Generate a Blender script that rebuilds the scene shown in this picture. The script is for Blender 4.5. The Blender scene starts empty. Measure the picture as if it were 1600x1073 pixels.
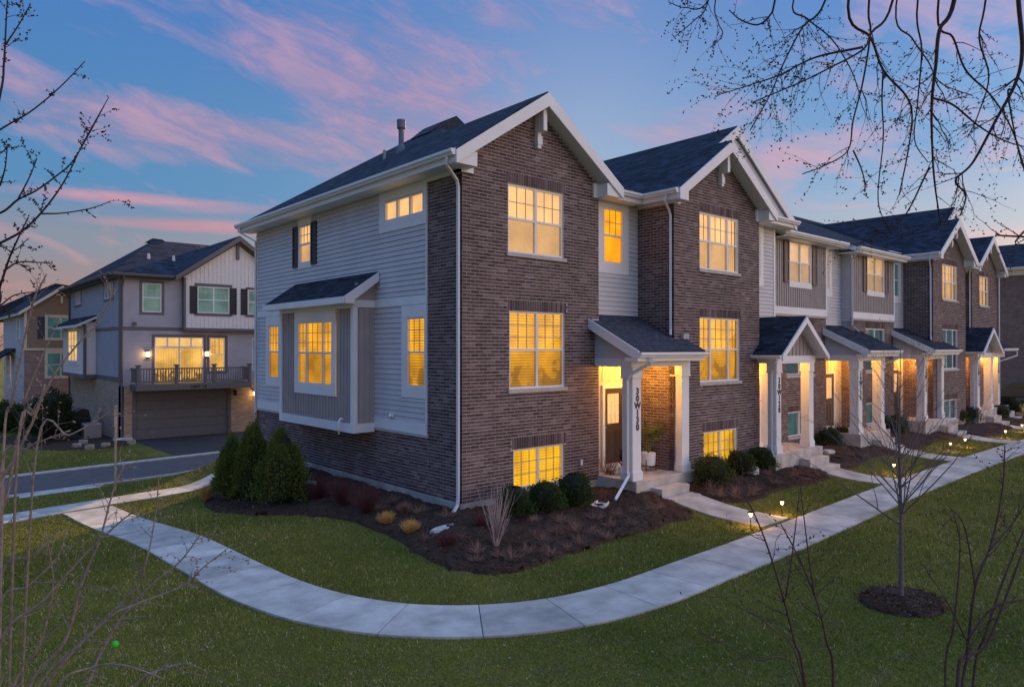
import bpy, bmesh, math, random
import numpy as np
from mathutils import Vector, Matrix
random.seed(7); RNG = np.random.default_rng(7)
S = bpy.context.scene
COL = S.collection
rad = math.radians
# ------------------------------------------------------------------ camera
CAM = Vector((-9.00, -11.78, 3.46)); YAW, PITCH, FPX = rad(48.59), rad(0.40), 1101.3
cam = bpy.data.cameras.new('camera'); camo = bpy.data.objects.new('camera', cam); COL.objects.link(camo)
cam.sensor_width = 36.0; cam.lens = 36.0 * FPX / 1600.0; cam.clip_start = 0.05; cam.clip_end = 3000
camo.location = CAM; camo.rotation_euler = (rad(90) + PITCH, 0, YAW - rad(90))
S.camera = camo
FW = Vector((math.cos(YAW) * math.cos(PITCH), math.sin(YAW) * math.cos(PITCH), math.sin(PITCH)))
RT = Vector((math.sin(YAW), -math.cos(YAW), 0)); UP = RT.cross(FW)
def at(px, py, depth):
    """world point seen at a pixel of the 1600x1073 photograph at a given depth"""
    return CAM + (FW + RT * ((px - 800) / FPX) - UP * ((py - 536.5) / FPX)) * depth
# ------------------------------------------------------------------ view, world, sun
S.view_settings.view_transform = 'Standard'; S.view_settings.look = 'None'
S.view_settings.gamma = 1.0; S.view_settings.use_curve_mapping = False
S.view_settings.exposure = 0.28
S.cycles.max_bounces = 6; S.cycles.transparent_max_bounces = 12; S.cycles.use_denoising = True
S.cycles.sample_clamp_indirect = 4.0
SUN_AZ, SUN_EL = rad(43), rad(16.8)
world = bpy.data.worlds.new('World'); S.world = world; world.use_nodes = True
def build_world():
    nt = world.node_tree; N = nt.nodes; L = nt.links; N.clear()
    def nd(t, **kw):
        n = N.new(t)
        for k, v in kw.items(): setattr(n, k, v)
        return n
    def m(op, a, b=None, c=None, clamp=False):
        n = nd('ShaderNodeMath', operation=op); n.use_clamp = clamp
        for i, v in enumerate((a, b, c)):
            if v is None: continue
            if isinstance(v, (int, float)): n.inputs[i].default_value = v
            else: L.new(v, n.inputs[i])
        return n.outputs[0]
    def mix(f, a, b, bt='MIX'):
        n = nd('ShaderNodeMix', data_type='RGBA', blend_type=bt)
        for i, v in ((0, f), (6, a), (7, b)):
            if isinstance(v, (int, float)): n.inputs[i].default_value = v
            elif isinstance(v, tuple): n.inputs[i].default_value = (*v, 1)
            else: L.new(v, n.inputs[i])
        return n.outputs[2]
    def ramp(x, stops):
        n = nd('ShaderNodeValToRGB'); L.new(x, n.inputs[0]); r = n.color_ramp
        r.interpolation = 'EASE'
        while len(r.elements) < len(stops): r.elements.new(0.5)
        for e, (p, c) in zip(r.elements, stops): e.position = p; e.color = (*c, 1)
        return n.outputs[0]
    tc = nd('ShaderNodeTexCoord'); sep = nd('ShaderNodeSeparateXYZ'); L.new(tc.outputs['Generated'], sep.inputs[0])
    X, Y, Z = sep.outputs
    el = m('MULTIPLY', m('ARCSINE', Z), 180 / math.pi)
    az = m('MULTIPLY', m('ARCTAN2', Y, X), 180 / math.pi)
    e01 = m('DIVIDE', el, 90.0, clamp=True)
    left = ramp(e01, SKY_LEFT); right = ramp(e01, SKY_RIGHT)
    # nearness to the afterglow
    gx, gy = math.cos(rad(GLOW_AZ)), math.sin(rad(GLOW_AZ))
    hl = m('SQRT', m('ADD', m('MULTIPLY', X, X), m('ADD', m('MULTIPLY', Y, Y), 1e-5)))
    cosg = m('DIVIDE', m('ADD', m('MULTIPLY', X, gx), m('MULTIPLY', Y, gy)), hl)
    gf = m('MULTIPLY_ADD', cosg, 0.5, 0.5, clamp=True)
    side = m('MULTIPLY', m('SUBTRACT', cosg, -0.25), 1.0 / 1.05, clamp=True)
    side = nd_smooth(nd, L, side)
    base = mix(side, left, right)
    # real sky underneath
    sky = nd('ShaderNodeTexSky', sky_type='NISHITA'); sky.sun_disc = False
    sky.sun_elevation = SUN_EL; sky.sun_rotation = rad(90) - SUN_AZ
    sk = mix(1.0, sky.outputs[0], (SKY_NISHITA,) * 3, 'MULTIPLY')
    base = mix(1.0, base, sk, 'ADD')
    # wide sunset glow low in the sky, mostly out of view, strengthened as fill light
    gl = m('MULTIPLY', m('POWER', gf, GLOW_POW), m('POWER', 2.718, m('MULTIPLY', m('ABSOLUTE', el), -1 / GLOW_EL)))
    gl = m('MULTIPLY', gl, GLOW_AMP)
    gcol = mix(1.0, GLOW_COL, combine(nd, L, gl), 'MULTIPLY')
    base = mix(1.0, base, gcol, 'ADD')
    # clouds: streaky noise in azimuth / elevation, gathered in banks
    def noise(sx, sy, rot, scale, det, seed, rough=.55, dist=0.0):
        c, s = math.cos(rad(rot)), math.sin(rad(rot))
        u = m('ADD', m('MULTIPLY', az, c), m('MULTIPLY', el, s)); v = m('SUBTRACT', m('MULTIPLY', el, c), m('MULTIPLY', az, s))
        cb = nd('ShaderNodeCombineXYZ'); L.new(m('MULTIPLY', u, sx), cb.inputs[0]); L.new(m('MULTIPLY', v, sy), cb.inputs[1]); cb.inputs[2].default_value = seed
        n = nd('ShaderNodeTexNoise'); n.inputs['Scale'].default_value = scale; n.inputs['Detail'].default_value = det
        n.inputs['Roughness'].default_value = rough; n.inputs['Distortion'].default_value = dist
        L.new(cb.outputs[0], n.inputs[0]); return n.outputs[0]
    big = noise(.035, .11, 12, 1.0, 4, 3.1)
    fine = noise(.15, .46, 17, 1.0, 9, 8.3, .62, .5)
    wisp = noise(.035, .5, -3, 1.0, 5, 1.7, .5, .4)
    def blob(a0, e0, sa, se, rot, amp):
        c, s = math.cos(rad(rot)), math.sin(rad(rot))
        da = m('SUBTRACT', az, a0); de = m('SUBTRACT', el, e0)
        u = m('DIVIDE', m('ADD', m('MULTIPLY', da, c), m('MULTIPLY', de, s)), sa)
        v = m('DIVIDE', m('SUBTRACT', m('MULTIPLY', de, c), m('MULTIPLY', da, s)), se)
        r2 = m('ADD', m('MULTIPLY', u, u), m('MULTIPLY', v, v))
        return m('MULTIPLY', m('POWER', 2.718, m('MULTIPLY', r2, -1.0)), amp)
    tot = None
    for b in CLOUDS:
        o = blob(*b); tot = o if tot is None else m('ADD', tot, o)
    d = m('ADD', m('MULTIPLY', big, .7), m('MULTIPLY', fine, 1.25))
    d = m('ADD', d, m('MULTIPLY', tot, 1.0))
    d = m('ADD', d, m('MULTIPLY', m('SUBTRACT', el, 22, clamp=False), .0018))
    dens = m('MULTIPLY', m('SUBTRACT', d, CLOUD_T), CLOUD_K, clamp=True)
    lo = None
    for b in STREAKS:
        o = blob(*b); lo = o if lo is None else m('ADD', lo, o)
    sd = m('MULTIPLY', m('SUBTRACT', m('ADD', wisp, lo), 0.86), 2.6, clamp=True)
    dens = m('MAXIMUM', m('MULTIPLY', dens, .66), m('MULTIPLY', sd, .8))
    ccol = ramp(e01, [(0, (.62, .30, .26)), (.10, (.55, .24, .27)), (.16, (.33, .22, .34)), (.27, (.30, .22, .38)), (1, (.34, .36, .62))])
    ccolR = ramp(e01, [(0, (1.0, .62, .42)), (.12, (.96, .58, .48)), (.22, (.74, .47, .53)), (1, (.40, .38, .62))])
    cc = mix(side, ccol, ccolR)
    lit = m('MULTIPLY', m('SUBTRACT', fine, .42), 3.0, clamp=True)
    cc = mix(m('MULTIPLY', lit, .6), cc, (.72, .36, .40))
    out = mix(dens, base, cc)
    # dull ground colour below the horizon
    gnd = m('LESS_THAN', el, -0.3)
    out = mix(gnd, out, (.05, .055, .045))
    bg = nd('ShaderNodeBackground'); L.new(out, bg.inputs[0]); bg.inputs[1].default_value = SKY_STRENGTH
    wo = nd('ShaderNodeOutputWorld'); L.new(bg.outputs[0], wo.inputs[0])
def nd_smooth(nd, L, x):
    n = nd('ShaderNodeMapRange', interpolation_type='SMOOTHSTEP'); L.new(x, n.inputs[0]); return n.outputs[0]
def combine(nd, L, x):
    n = nd('ShaderNodeCombineXYZ')
    for i in range(3): L.new(x, n.inputs[i])
    return n.outputs[0]
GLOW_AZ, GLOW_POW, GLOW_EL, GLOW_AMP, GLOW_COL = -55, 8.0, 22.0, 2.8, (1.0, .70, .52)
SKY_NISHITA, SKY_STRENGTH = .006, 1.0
SKY_LEFT = [(0, (.30, .17, .15)), (.045, (.25, .17, .18)), (.085, (.17, .20, .26)), (.13, (.06, .19, .37)), (.28, (.045, .155, .40)), (.48, (.17, .36, .78)), (1, (.30, .58, 1.12))]  # upper stops of both ramps brightened above the view for fill light
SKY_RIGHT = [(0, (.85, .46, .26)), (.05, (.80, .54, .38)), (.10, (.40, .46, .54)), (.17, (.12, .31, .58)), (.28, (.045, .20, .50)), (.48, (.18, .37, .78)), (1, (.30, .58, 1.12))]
CLOUDS = [(62, 19.5, 13, 2.6, 20, .32), (57, 22, 9, 4.0, 10, .26), (70, 15.4, 17, 2.8, 3, .36), (52, 17.5, 6, 2.6, 30, .20),
          (34.5, 17, 5, 1.8, -8, .36), (28, 14, 6, 1.1, -8, .40), (17, 22, 7, 6, 0, .22), (46, 25, 6, 2.2, 10, .14), (60, 12, 4, 1.2, 0, .05),
          (84, 22.5, 5, 1.2, 0, -.25), (75, 19.0, 8, 1.3, 6, -.30), (66, 12.3, 16, .8, 0, -.3), (40, 22, 6, 3, 0, -.15), (50, 13, 12, 4, 0, -.10)]
STREAKS = [(76, 10.6, 13, .75, 0, .62), (72, 9.0, 13, .65, -1, .62), (73, 5.2, 5, .22, 0, .30), (22, 10.2, 9, .5, 2, .50), (14, 11.8, 6, .5, 5, .50), (13, 7.6, 7, .6, 3, .45), (70, 13.6, 14, 1.1, 0, .22)]
CLOUD_T, CLOUD_K = 1.00, 2.4
build_world()
sun = bpy.data.lights.new('sun', 'SUN'); sun.energy = 5.0; sun.angle = rad(.6); sun.color = (1, .60, .22)
suno = bpy.data.objects.new('sun', sun); COL.objects.link(suno)
sd = Vector((math.cos(SUN_AZ) * math.cos(SUN_EL), math.sin(SUN_AZ) * math.cos(SUN_EL), math.sin(SUN_EL)))
suno.rotation_euler = sd.to_track_quat('Z', 'Y').to_euler()
# ------------------------------------------------------------------ materials
MATS = {}
def mat(name, col, rough=.6, metal=0.0, var=.0, vscale=6.0, bump=0.0, bscale=40.0, spec=.4, emis=None, estr=0.0, rnd=0.0, alpha=None):
    if name in MATS: return MATS[name]
    m = bpy.data.materials.new(name); m.use_nodes = True; nt = m.node_tree; N, L = nt.nodes, nt.links
    b = N['Principled BSDF']; b.inputs['Roughness'].default_value = rough; b.inputs['Metallic'].default_value = metal
    b.inputs['Specular IOR Level'].default_value = spec
    b.inputs['Base Color'].default_value = (*col, 1)
    g = N.new('ShaderNodeNewGeometry')
    src = None
    if var > 0:
        n = N.new('ShaderNodeTexNoise'); n.inputs['Scale'].default_value = vscale; n.inputs['Detail'].default_value = 5
        L.new(g.outputs['Position'], n.inputs[0])
        mr = N.new('ShaderNodeMapRange'); mr.inputs[1].default_value = .3; mr.inputs[2].default_value = .7
        mr.inputs[3].default_value = 1 - var; mr.inputs[4].default_value = 1 + var; L.new(n.outputs[0], mr.inputs[0]); src = mr.outputs[0]
    if rnd > 0:
        oi = N.new('ShaderNodeObjectInfo'); mr = N.new('ShaderNodeMapRange'); mr.inputs[3].default_value = 1 - rnd; mr.inputs[4].default_value = 1 + rnd
        L.new(oi.outputs['Random'], mr.inputs[0])
        if src is None: src = mr.outputs[0]
        else:
            mm = N.new('ShaderNodeMath'); mm.operation = 'MULTIPLY'; L.new(src, mm.inputs[0]); L.new(mr.outputs[0], mm.inputs[1]); src = mm.outputs[0]
    if src is not None:
        v = N.new('ShaderNodeVectorMath'); v.operation = 'SCALE'; v.inputs[0].default_value = col; L.new(src, v.inputs['Scale']); L.new(v.outputs[0], b.inputs['Base Color'])
    if bump > 0:
        n2 = N.new('ShaderNodeTexNoise'); n2.inputs['Scale'].default_value = bscale; n2.inputs['Detail'].default_value = 4; L.new(g.outputs['Position'], n2.inputs[0])
        bp = N.new('ShaderNodeBump'); bp.inputs['Strength'].default_value = bump; bp.inputs['Distance'].default_value = .02; L.new(n2.outputs[0], bp.inputs['Height']); L.new(bp.outputs[0], b.inputs['Normal'])
    if emis: b.inputs['Emission Color'].default_value = (*emis, 1); b.inputs['Emission Strength'].default_value = estr
    MATS[name] = m; return m
def nodes_of(name):
    m = bpy.data.materials.new(name); m.use_nodes = True; MATS[name] = m
    return m, m.node_tree.nodes, m.node_tree.links, m.node_tree.nodes['Principled BSDF']
def brick_mat(name, c1, c2, c3, c4):
    m, N, L, b = nodes_of(name); b.inputs['Roughness'].default_value = .85; b.inputs['Specular IOR Level'].default_value = .25
    a = N.new('ShaderNodeAttribute'); a.attribute_name = 'tone'; oi = N.new('ShaderNodeObjectInfo')
    lt = N.new('ShaderNodeMath'); lt.operation = 'LESS_THAN'; L.new(a.outputs['Fac'], lt.inputs[0]); lt.inputs[1].default_value = .0001
    ma = N.new('ShaderNodeMath'); ma.operation = 'MULTIPLY_ADD'; L.new(lt.outputs[0], ma.inputs[0]); L.new(oi.outputs['Random'], ma.inputs[1]); L.new(a.outputs['Fac'], ma.inputs[2])
    r = N.new('ShaderNodeValToRGB'); cr = r.color_ramp
    st = [(0, c1), (.28, c2), (.55, c3), (.8, c2), (.97, c4)]
    while len(cr.elements) < len(st): cr.elements.new(.5)
    for e, (p, c) in zip(cr.elements, st): e.position = p; e.color = (*c, 1)
    L.new(ma.outputs[0], r.inputs[0])
    g = N.new('ShaderNodeNewGeometry'); n = N.new('ShaderNodeTexNoise'); n.inputs['Scale'].default_value = 30; n.inputs['Detail'].default_value = 6; L.new(g.outputs['Position'], n.inputs[0])
    n3 = N.new('ShaderNodeTexNoise'); n3.inputs['Scale'].default_value = 1.1; n3.inputs['Detail'].default_value = 4; L.new(g.outputs['Position'], n3.inputs[0])
    ad = N.new('ShaderNodeMath'); ad.operation = 'ADD'; L.new(n.outputs[0], ad.inputs[0]); L.new(n3.outputs[0], ad.inputs[1])
    mr = N.new('ShaderNodeMapRange'); mr.inputs[1].default_value = .65; mr.inputs[2].default_value = 1.35; mr.inputs[3].default_value = .6; mr.inputs[4].default_value = 1.4; L.new(ad.outputs[0], mr.inputs[0])
    v = N.new('ShaderNodeVectorMath'); v.operation = 'SCALE'; L.new(r.outputs[0], v.inputs[0]); L.new(mr.outputs[0], v.inputs['Scale']); L.new(v.outputs[0], b.inputs['Base Color'])
    bp = N.new('ShaderNodeBump'); bp.inputs['Strength'].default_value = .5; bp.inputs['Distance'].default_value = .006; L.new(n.outputs[0], bp.inputs['Height']); L.new(bp.outputs[0], b.inputs['Normal'])
    return m
def far_brick(name, c1, c2, mortar, bw=.22, bh=.075):
    """bricks too far off to tell apart: a brick pattern on the wall"""
    m, N, L, b = nodes_of(name); b.inputs['Roughness'].default_value = .9
    g = N.new('ShaderNodeNewGeometry'); s = N.new('ShaderNodeSeparateXYZ'); L.new(g.outputs['Position'], s.inputs[0])
    ad = N.new('ShaderNodeMath'); ad.operation = 'ADD'; L.new(s.outputs[0], ad.inputs[0]); L.new(s.outputs[1], ad.inputs[1])
    c = N.new('ShaderNodeCombineXYZ'); L.new(ad.outputs[0], c.inputs[0]); L.new(s.outputs[2], c.inputs[1])
    t = N.new('ShaderNodeTexBrick'); L.new(c.outputs[0], t.inputs[0]); t.inputs['Scale'].default_value = 1; t.inputs['Brick Width'].default_value = bw; t.inputs['Row Height'].default_value = bh
    t.inputs['Mortar Size'].default_value = .008; t.inputs['Color1'].default_value = (*c1, 1); t.inputs['Color2'].default_value = (*c2, 1); t.inputs['Mortar'].default_value = (*mortar, 1)
    n3 = N.new('ShaderNodeTexNoise'); n3.inputs['Scale'].default_value = 2.5; n3.inputs['Detail'].default_value = 6; L.new(g.outputs['Position'], n3.inputs[0])
    mr = N.new('ShaderNodeMapRange'); mr.inputs[1].default_value = .3; mr.inputs[2].default_value = .7; mr.inputs[3].default_value = .88; mr.inputs[4].default_value = 1.12; L.new(n3.outputs[0], mr.inputs[0])
    v = N.new('ShaderNodeVectorMath'); v.operation = 'SCALE'; L.new(t.outputs[0], v.inputs[0]); L.new(mr.outputs[0], v.inputs['Scale']); L.new(v.outputs[0], b.inputs['Base Color'])
    bp = N.new('ShaderNodeBump'); bp.inputs['Strength'].default_value = .6; bp.inputs['Distance'].default_value = .01; bp.invert = True; L.new(t.outputs['Fac'], bp.inputs['Height']); L.new(bp.outputs[0], b.inputs['Normal'])
    return m
def shingle_mat(name, col, axis):
    """asphalt shingles: courses along the slope; axis = the world axis that runs along the eave"""
    m, N, L, b = nodes_of(name); b.inputs['Roughness'].default_value = .9; b.inputs['Specular IOR Level'].default_value = .2
    g = N.new('ShaderNodeNewGeometry'); s = N.new('ShaderNodeSeparateXYZ'); L.new(g.outputs['Position'], s.inputs[0])
    c = N.new('ShaderNodeCombineXYZ'); L.new(s.outputs[0 if axis == 'X' else 1], c.inputs[0]); L.new(s.outputs[2], c.inputs[1])
    t = N.new('ShaderNodeTexBrick'); L.new(c.outputs[0], t.inputs[0]); t.inputs['Scale'].default_value = 1; t.inputs['Brick Width'].default_value = .30; t.inputs['Row Height'].default_value = .075
    t.inputs['Mortar Size'].default_value = .006; t.inputs['Bias'].default_value = -.1
    t.inputs['Color1'].default_value = (*[k * .5 for k in col], 1); t.inputs['Color2'].default_value = (*[k * 1.7 for k in col], 1); t.inputs['Mortar'].default_value = (*[k * .45 for k in col], 1)
    n3 = N.new('ShaderNodeTexNoise'); n3.inputs['Scale'].default_value = 90; n3.inputs['Detail'].default_value = 3; L.new(g.outputs['Position'], n3.inputs[0])
    n4 = N.new('ShaderNodeTexNoise'); n4.inputs['Scale'].default_value = 1.4; n4.inputs['Detail'].default_value = 5; L.new(g.outputs['Position'], n4.inputs[0])
    ad = N.new('ShaderNodeMath'); ad.operation = 'ADD'; L.new(n3.outputs[0], ad.inputs[0]); L.new(n4.outputs[0], ad.inputs[1])
    mr = N.new('ShaderNodeMapRange'); mr.inputs[1].default_value = .6; mr.inputs[2].default_value = 1.4; mr.inputs[3].default_value = .6; mr.inputs[4].default_value = 1.4; L.new(ad.outputs[0], mr.inputs[0])
    v = N.new('ShaderNodeVectorMath'); v.operation = 'SCALE'; L.new(t.outputs[0], v.inputs[0]); L.new(mr.outputs[0], v.inputs['Scale']); L.new(v.outputs[0], b.inputs['Base Color'])
    bp = N.new('ShaderNodeBump'); bp.inputs['Strength'].default_value = .5; bp.inputs['Distance'].default_value = .01; bp.invert = True; L.new(t.outputs['Fac'], bp.inputs['Height']); L.new(bp.outputs[0], b.inputs['Normal'])
    return m
def blind_mat(name, col, strength, slat=.0, drape=.0, base=(.22, .13, .03), low=0.0, z0=0, z1=1):
    """a glowing sheet behind the pane: lamp-lit coverings and painted reflections"""
    m, N, L, b = nodes_of(name); b.inputs['Roughness'].default_value = .8; b.inputs['Base Color'].default_value = (*base, 1)
    g = N.new('ShaderNodeNewGeometry'); s = N.new('ShaderNodeSeparateXYZ'); L.new(g.outputs['Position'], s.inputs[0])
    n = N.new('ShaderNodeTexNoise'); n.inputs['Scale'].default_value = 1.6; n.inputs['Detail'].default_value = 3; L.new(g.outputs['Position'], n.inputs[0])
    mr = N.new('ShaderNodeMapRange'); mr.inputs[1].default_value = .3; mr.inputs[2].default_value = .7; mr.inputs[3].default_value = .55 if slat or low else .8; mr.inputs[4].default_value = 1.2; L.new(n.outputs[0], mr.inputs[0])
    cur = mr.outputs[0]
    def mul(x):
        nonlocal cur
        q = N.new('ShaderNodeMath'); q.operation = 'MULTIPLY'; L.new(cur, q.inputs[0]); L.new(x, q.inputs[1]); cur = q.outputs[0]
    if slat:
        w = N.new('ShaderNodeMath'); w.operation = 'MULTIPLY'; w.inputs[1].default_value = 2 * math.pi / .064; L.new(s.outputs[2], w.inputs[0])
        w2 = N.new('ShaderNodeMath'); w2.operation = 'SINE'; L.new(w.outputs[0], w2.inputs[0])
        w3 = N.new('ShaderNodeMapRange'); w3.inputs[1].default_value = -1; w3.inputs[2].default_value = 1; w3.inputs[3].default_value = 1 - slat; w3.inputs[4].default_value = 1.0; L.new(w2.outputs[0], w3.inputs[0]); mul(w3.outputs[0])
    if drape:
        ad = N.new('ShaderNodeMath'); ad.operation = 'ADD'; L.new(s.outputs[0], ad.inputs[0]); L.new(s.outputs[1], ad.inputs[1])
        w = N.new('ShaderNodeMath'); w.operation = 'MULTIPLY'; w.inputs[1].default_value = 2 * math.pi / .075; L.new(ad.outputs[0], w.inputs[0])
        w2 = N.new('ShaderNodeMath'); w2.operation = 'SINE'; L.new(w.outputs[0], w2.inputs[0])
        w3 = N.new('ShaderNodeMapRange'); w3.inputs[1].default_value = -1; w3.inputs[2].default_value = 1; w3.inputs[3].default_value = 1 - drape; w3.inputs[4].default_value = 1.0; L.new(w2.outputs[0], w3.inputs[0]); mul(w3.outputs[0])
    if low:   # noise dims the lower glow, painted silhouettes of furniture
        n5 = N.new('ShaderNodeTexNoise'); n5.inputs['Scale'].default_value = 2.6; n5.inputs['Detail'].default_value = 2; L.new(g.outputs['Position'], n5.inputs[0])
        a2 = N.new('ShaderNodeMath'); a2.operation = 'MULTIPLY_ADD'; a2.inputs[1].default_value = 1.3 * (z1 - z0); L.new(n5.outputs[0], a2.inputs[0]); L.new(s.outputs[2], a2.inputs[2])
        w3 = N.new('ShaderNodeMapRange'); w3.inputs[1].default_value = z0 + .80 * (z1 - z0); w3.inputs[2].default_value = z0 + .88 * (z1 - z0); w3.inputs[3].default_value = 1 - low; w3.inputs[4].default_value = 1; L.new(a2.outputs[0], w3.inputs[0]); mul(w3.outputs[0])
    v = N.new('ShaderNodeMath'); v.operation = 'MULTIPLY'; v.inputs[1].default_value = strength; L.new(cur, v.inputs[0])
    b.inputs['Emission Color'].default_value = (*col, 1); L.new(v.outputs[0], b.inputs['Emission Strength'])
    return m
def glass_mat(name, tint=(1, 1, 1), refl=.55, rough=.02):
    m = bpy.data.materials.new(name); m.use_nodes = True; MATS[name] = m; N, L = m.node_tree.nodes, m.node_tree.links; N.clear()
    fr = N.new('ShaderNodeFresnel'); fr.inputs[0].default_value = 1.6
    g = N.new('ShaderNodeNewGeometry'); n = N.new('ShaderNodeTexNoise'); n.inputs['Scale'].default_value = 2.2; L.new(g.outputs['Position'], n.inputs[0])
    bp = N.new('ShaderNodeBump'); bp.inputs['Strength'].default_value = .12; bp.inputs['Distance'].default_value = .02; L.new(n.outputs[0], bp.inputs['Height'])
    t = N.new('ShaderNodeBsdfTransparent'); t.inputs[0].default_value = (*tint, 1)
    gl = N.new('ShaderNodeBsdfGlossy'); gl.inputs['Roughness'].default_value = rough; L.new(bp.outputs[0], gl.inputs['Normal'])
    mu = N.new('ShaderNodeMath'); mu.operation = 'MULTIPLY'; mu.inputs[1].default_value = refl; mu.use_clamp = True; L.new(fr.outputs[0], mu.inputs[0])
    mx = N.new('ShaderNodeMixShader'); L.new(mu.outputs[0], mx.inputs[0]); L.new(t.outputs[0], mx.inputs[1]); L.new(gl.outputs[0], mx.inputs[2])
    o = N.new('ShaderNodeOutputMaterial'); L.new(mx.outputs[0], o.inputs[0]); return m
M_BRICK = brick_mat('purple_brown_brick', (.070, .046, .049), (.102, .068, .071), (.145, .100, .101), (.205, .158, .158))
M_MORTAR = mat('mortar', (.50, .44, .42), .95, var=.2, vscale=9, bump=.2)
M_FARBRICK = far_brick('far_brown_brick', (.12, .072, .068), (.19, .12, .11), (.33, .28, .26))
M_TANBRICK = far_brick('far_tan_brick', (.32, .22, .15), (.48, .34, .23), (.40, .34, .28))
M_REDBRICK = far_brick('far_red_brown_brick', (.22, .13, .10), (.32, .21, .17), (.38, .33, .30))
M_WHITE = mat('white_trim_paint', (.74, .75, .77), .45, var=.05, vscale=1.5)
M_SIDING = mat('pale_grey_vinyl', (.55, .55, .58), .5, var=.07, vscale=1.2, rnd=.03)
M_TAUPE = mat('taupe_board', (.36, .32, .31), .55, var=.08, vscale=2, rnd=.04)
M_CREAM = mat('cream_panel', (.62, .56, .48), .5, var=.05)
M_ROOFX = shingle_mat('shingles_eave_x', (.022, .032, .050), 'X')
M_ROOFY = shingle_mat('shingles_eave_y', (.022, .032, .050), 'Y')
M_SHINGLE = mat('shingle_tab', (.026, .036, .055), .9, var=.35, vscale=14, bump=.3, bscale=120)
M_STONE = mat('cast_stone_sill', (.46, .43, .41), .85, var=.12, vscale=8, bump=.2)
M_CONC = mat('foundation_concrete', (.36, .34, .31), .9, var=.3, vscale=2.2, bump=.4, bscale=18)
M_PATH = mat('path_concrete', (.46, .44, .395), .88, var=.30, vscale=2.1, bump=.3, bscale=60, rnd=.13)
M_STEP = mat('step_concrete', (.46, .43, .39), .9, var=.25, vscale=3, bump=.3, bscale=30)
M_SHUT = mat('black_shutter', (.022, .026, .034), .5)
M_SHUTB = mat('brown_shutter', (.14, .10, .09), .55)
M_DOWN = mat('downspout_metal', (.66, .68, .71), .4)
M_SHADOWGAP = mat('gap_shade', (.03, .03, .035), .9)
M_GLASS = glass_mat('window_glass')
M_DARKROOM = mat('unlit_room', (.012, .03, .035), .9)
M_TEAL = blind_mat('teal_blind', (.10, .34, .33), .28, slat=.2, base=(.05, .14, .14))  # reflection in unlit windows painted as faint teal emission
M_SCREEN = None
def screen_mat():
    m = bpy.data.materials.new('insect_screen'); m.use_nodes = True; N, L = m.node_tree.nodes, m.node_tree.links; N.clear()
    t = N.new('ShaderNodeBsdfTransparent'); d = N.new('ShaderNodeBsdfDiffuse'); d.inputs[0].default_value = (.10, .10, .11, 1)
    mx = N.new('ShaderNodeMixShader'); mx.inputs[0].default_value = .33; L.new(t.outputs[0], mx.inputs[1]); L.new(d.outputs[0], mx.inputs[2])
    o = N.new('ShaderNodeOutputMaterial'); L.new(mx.outputs[0], o.inputs[0]); return m
M_SCREEN = screen_mat()
B_CREAM = blind_mat('cream_painted_glow', (1.0, .56, .22), .80, drape=.10)  # lit blind with the pale sky reflection painted into its glow
B_AMBER = blind_mat('amber_blind', (1.0, .35, .002), 1.0, slat=.05)
B_GOLD = blind_mat('gold_venetian', (1.0, .44, .004), 1.05, slat=.55, low=.45, z0=2.35, z1=4.3)
B_GOLD2 = blind_mat('gold_curtain', (1.0, .43, .004), .95, slat=.4)
B_BASE = blind_mat('basement_blind', (1.0, .50, .003), .90, slat=.3)
B_LINEN = blind_mat('linen_blind', (.95, .58, .30), .55, drape=.12)
B_KITCHEN = blind_mat('kitchen_glow', (1.0, .55, .12), .85, drape=.45, low=.8, z0=1.75, z1=3.6)
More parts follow.
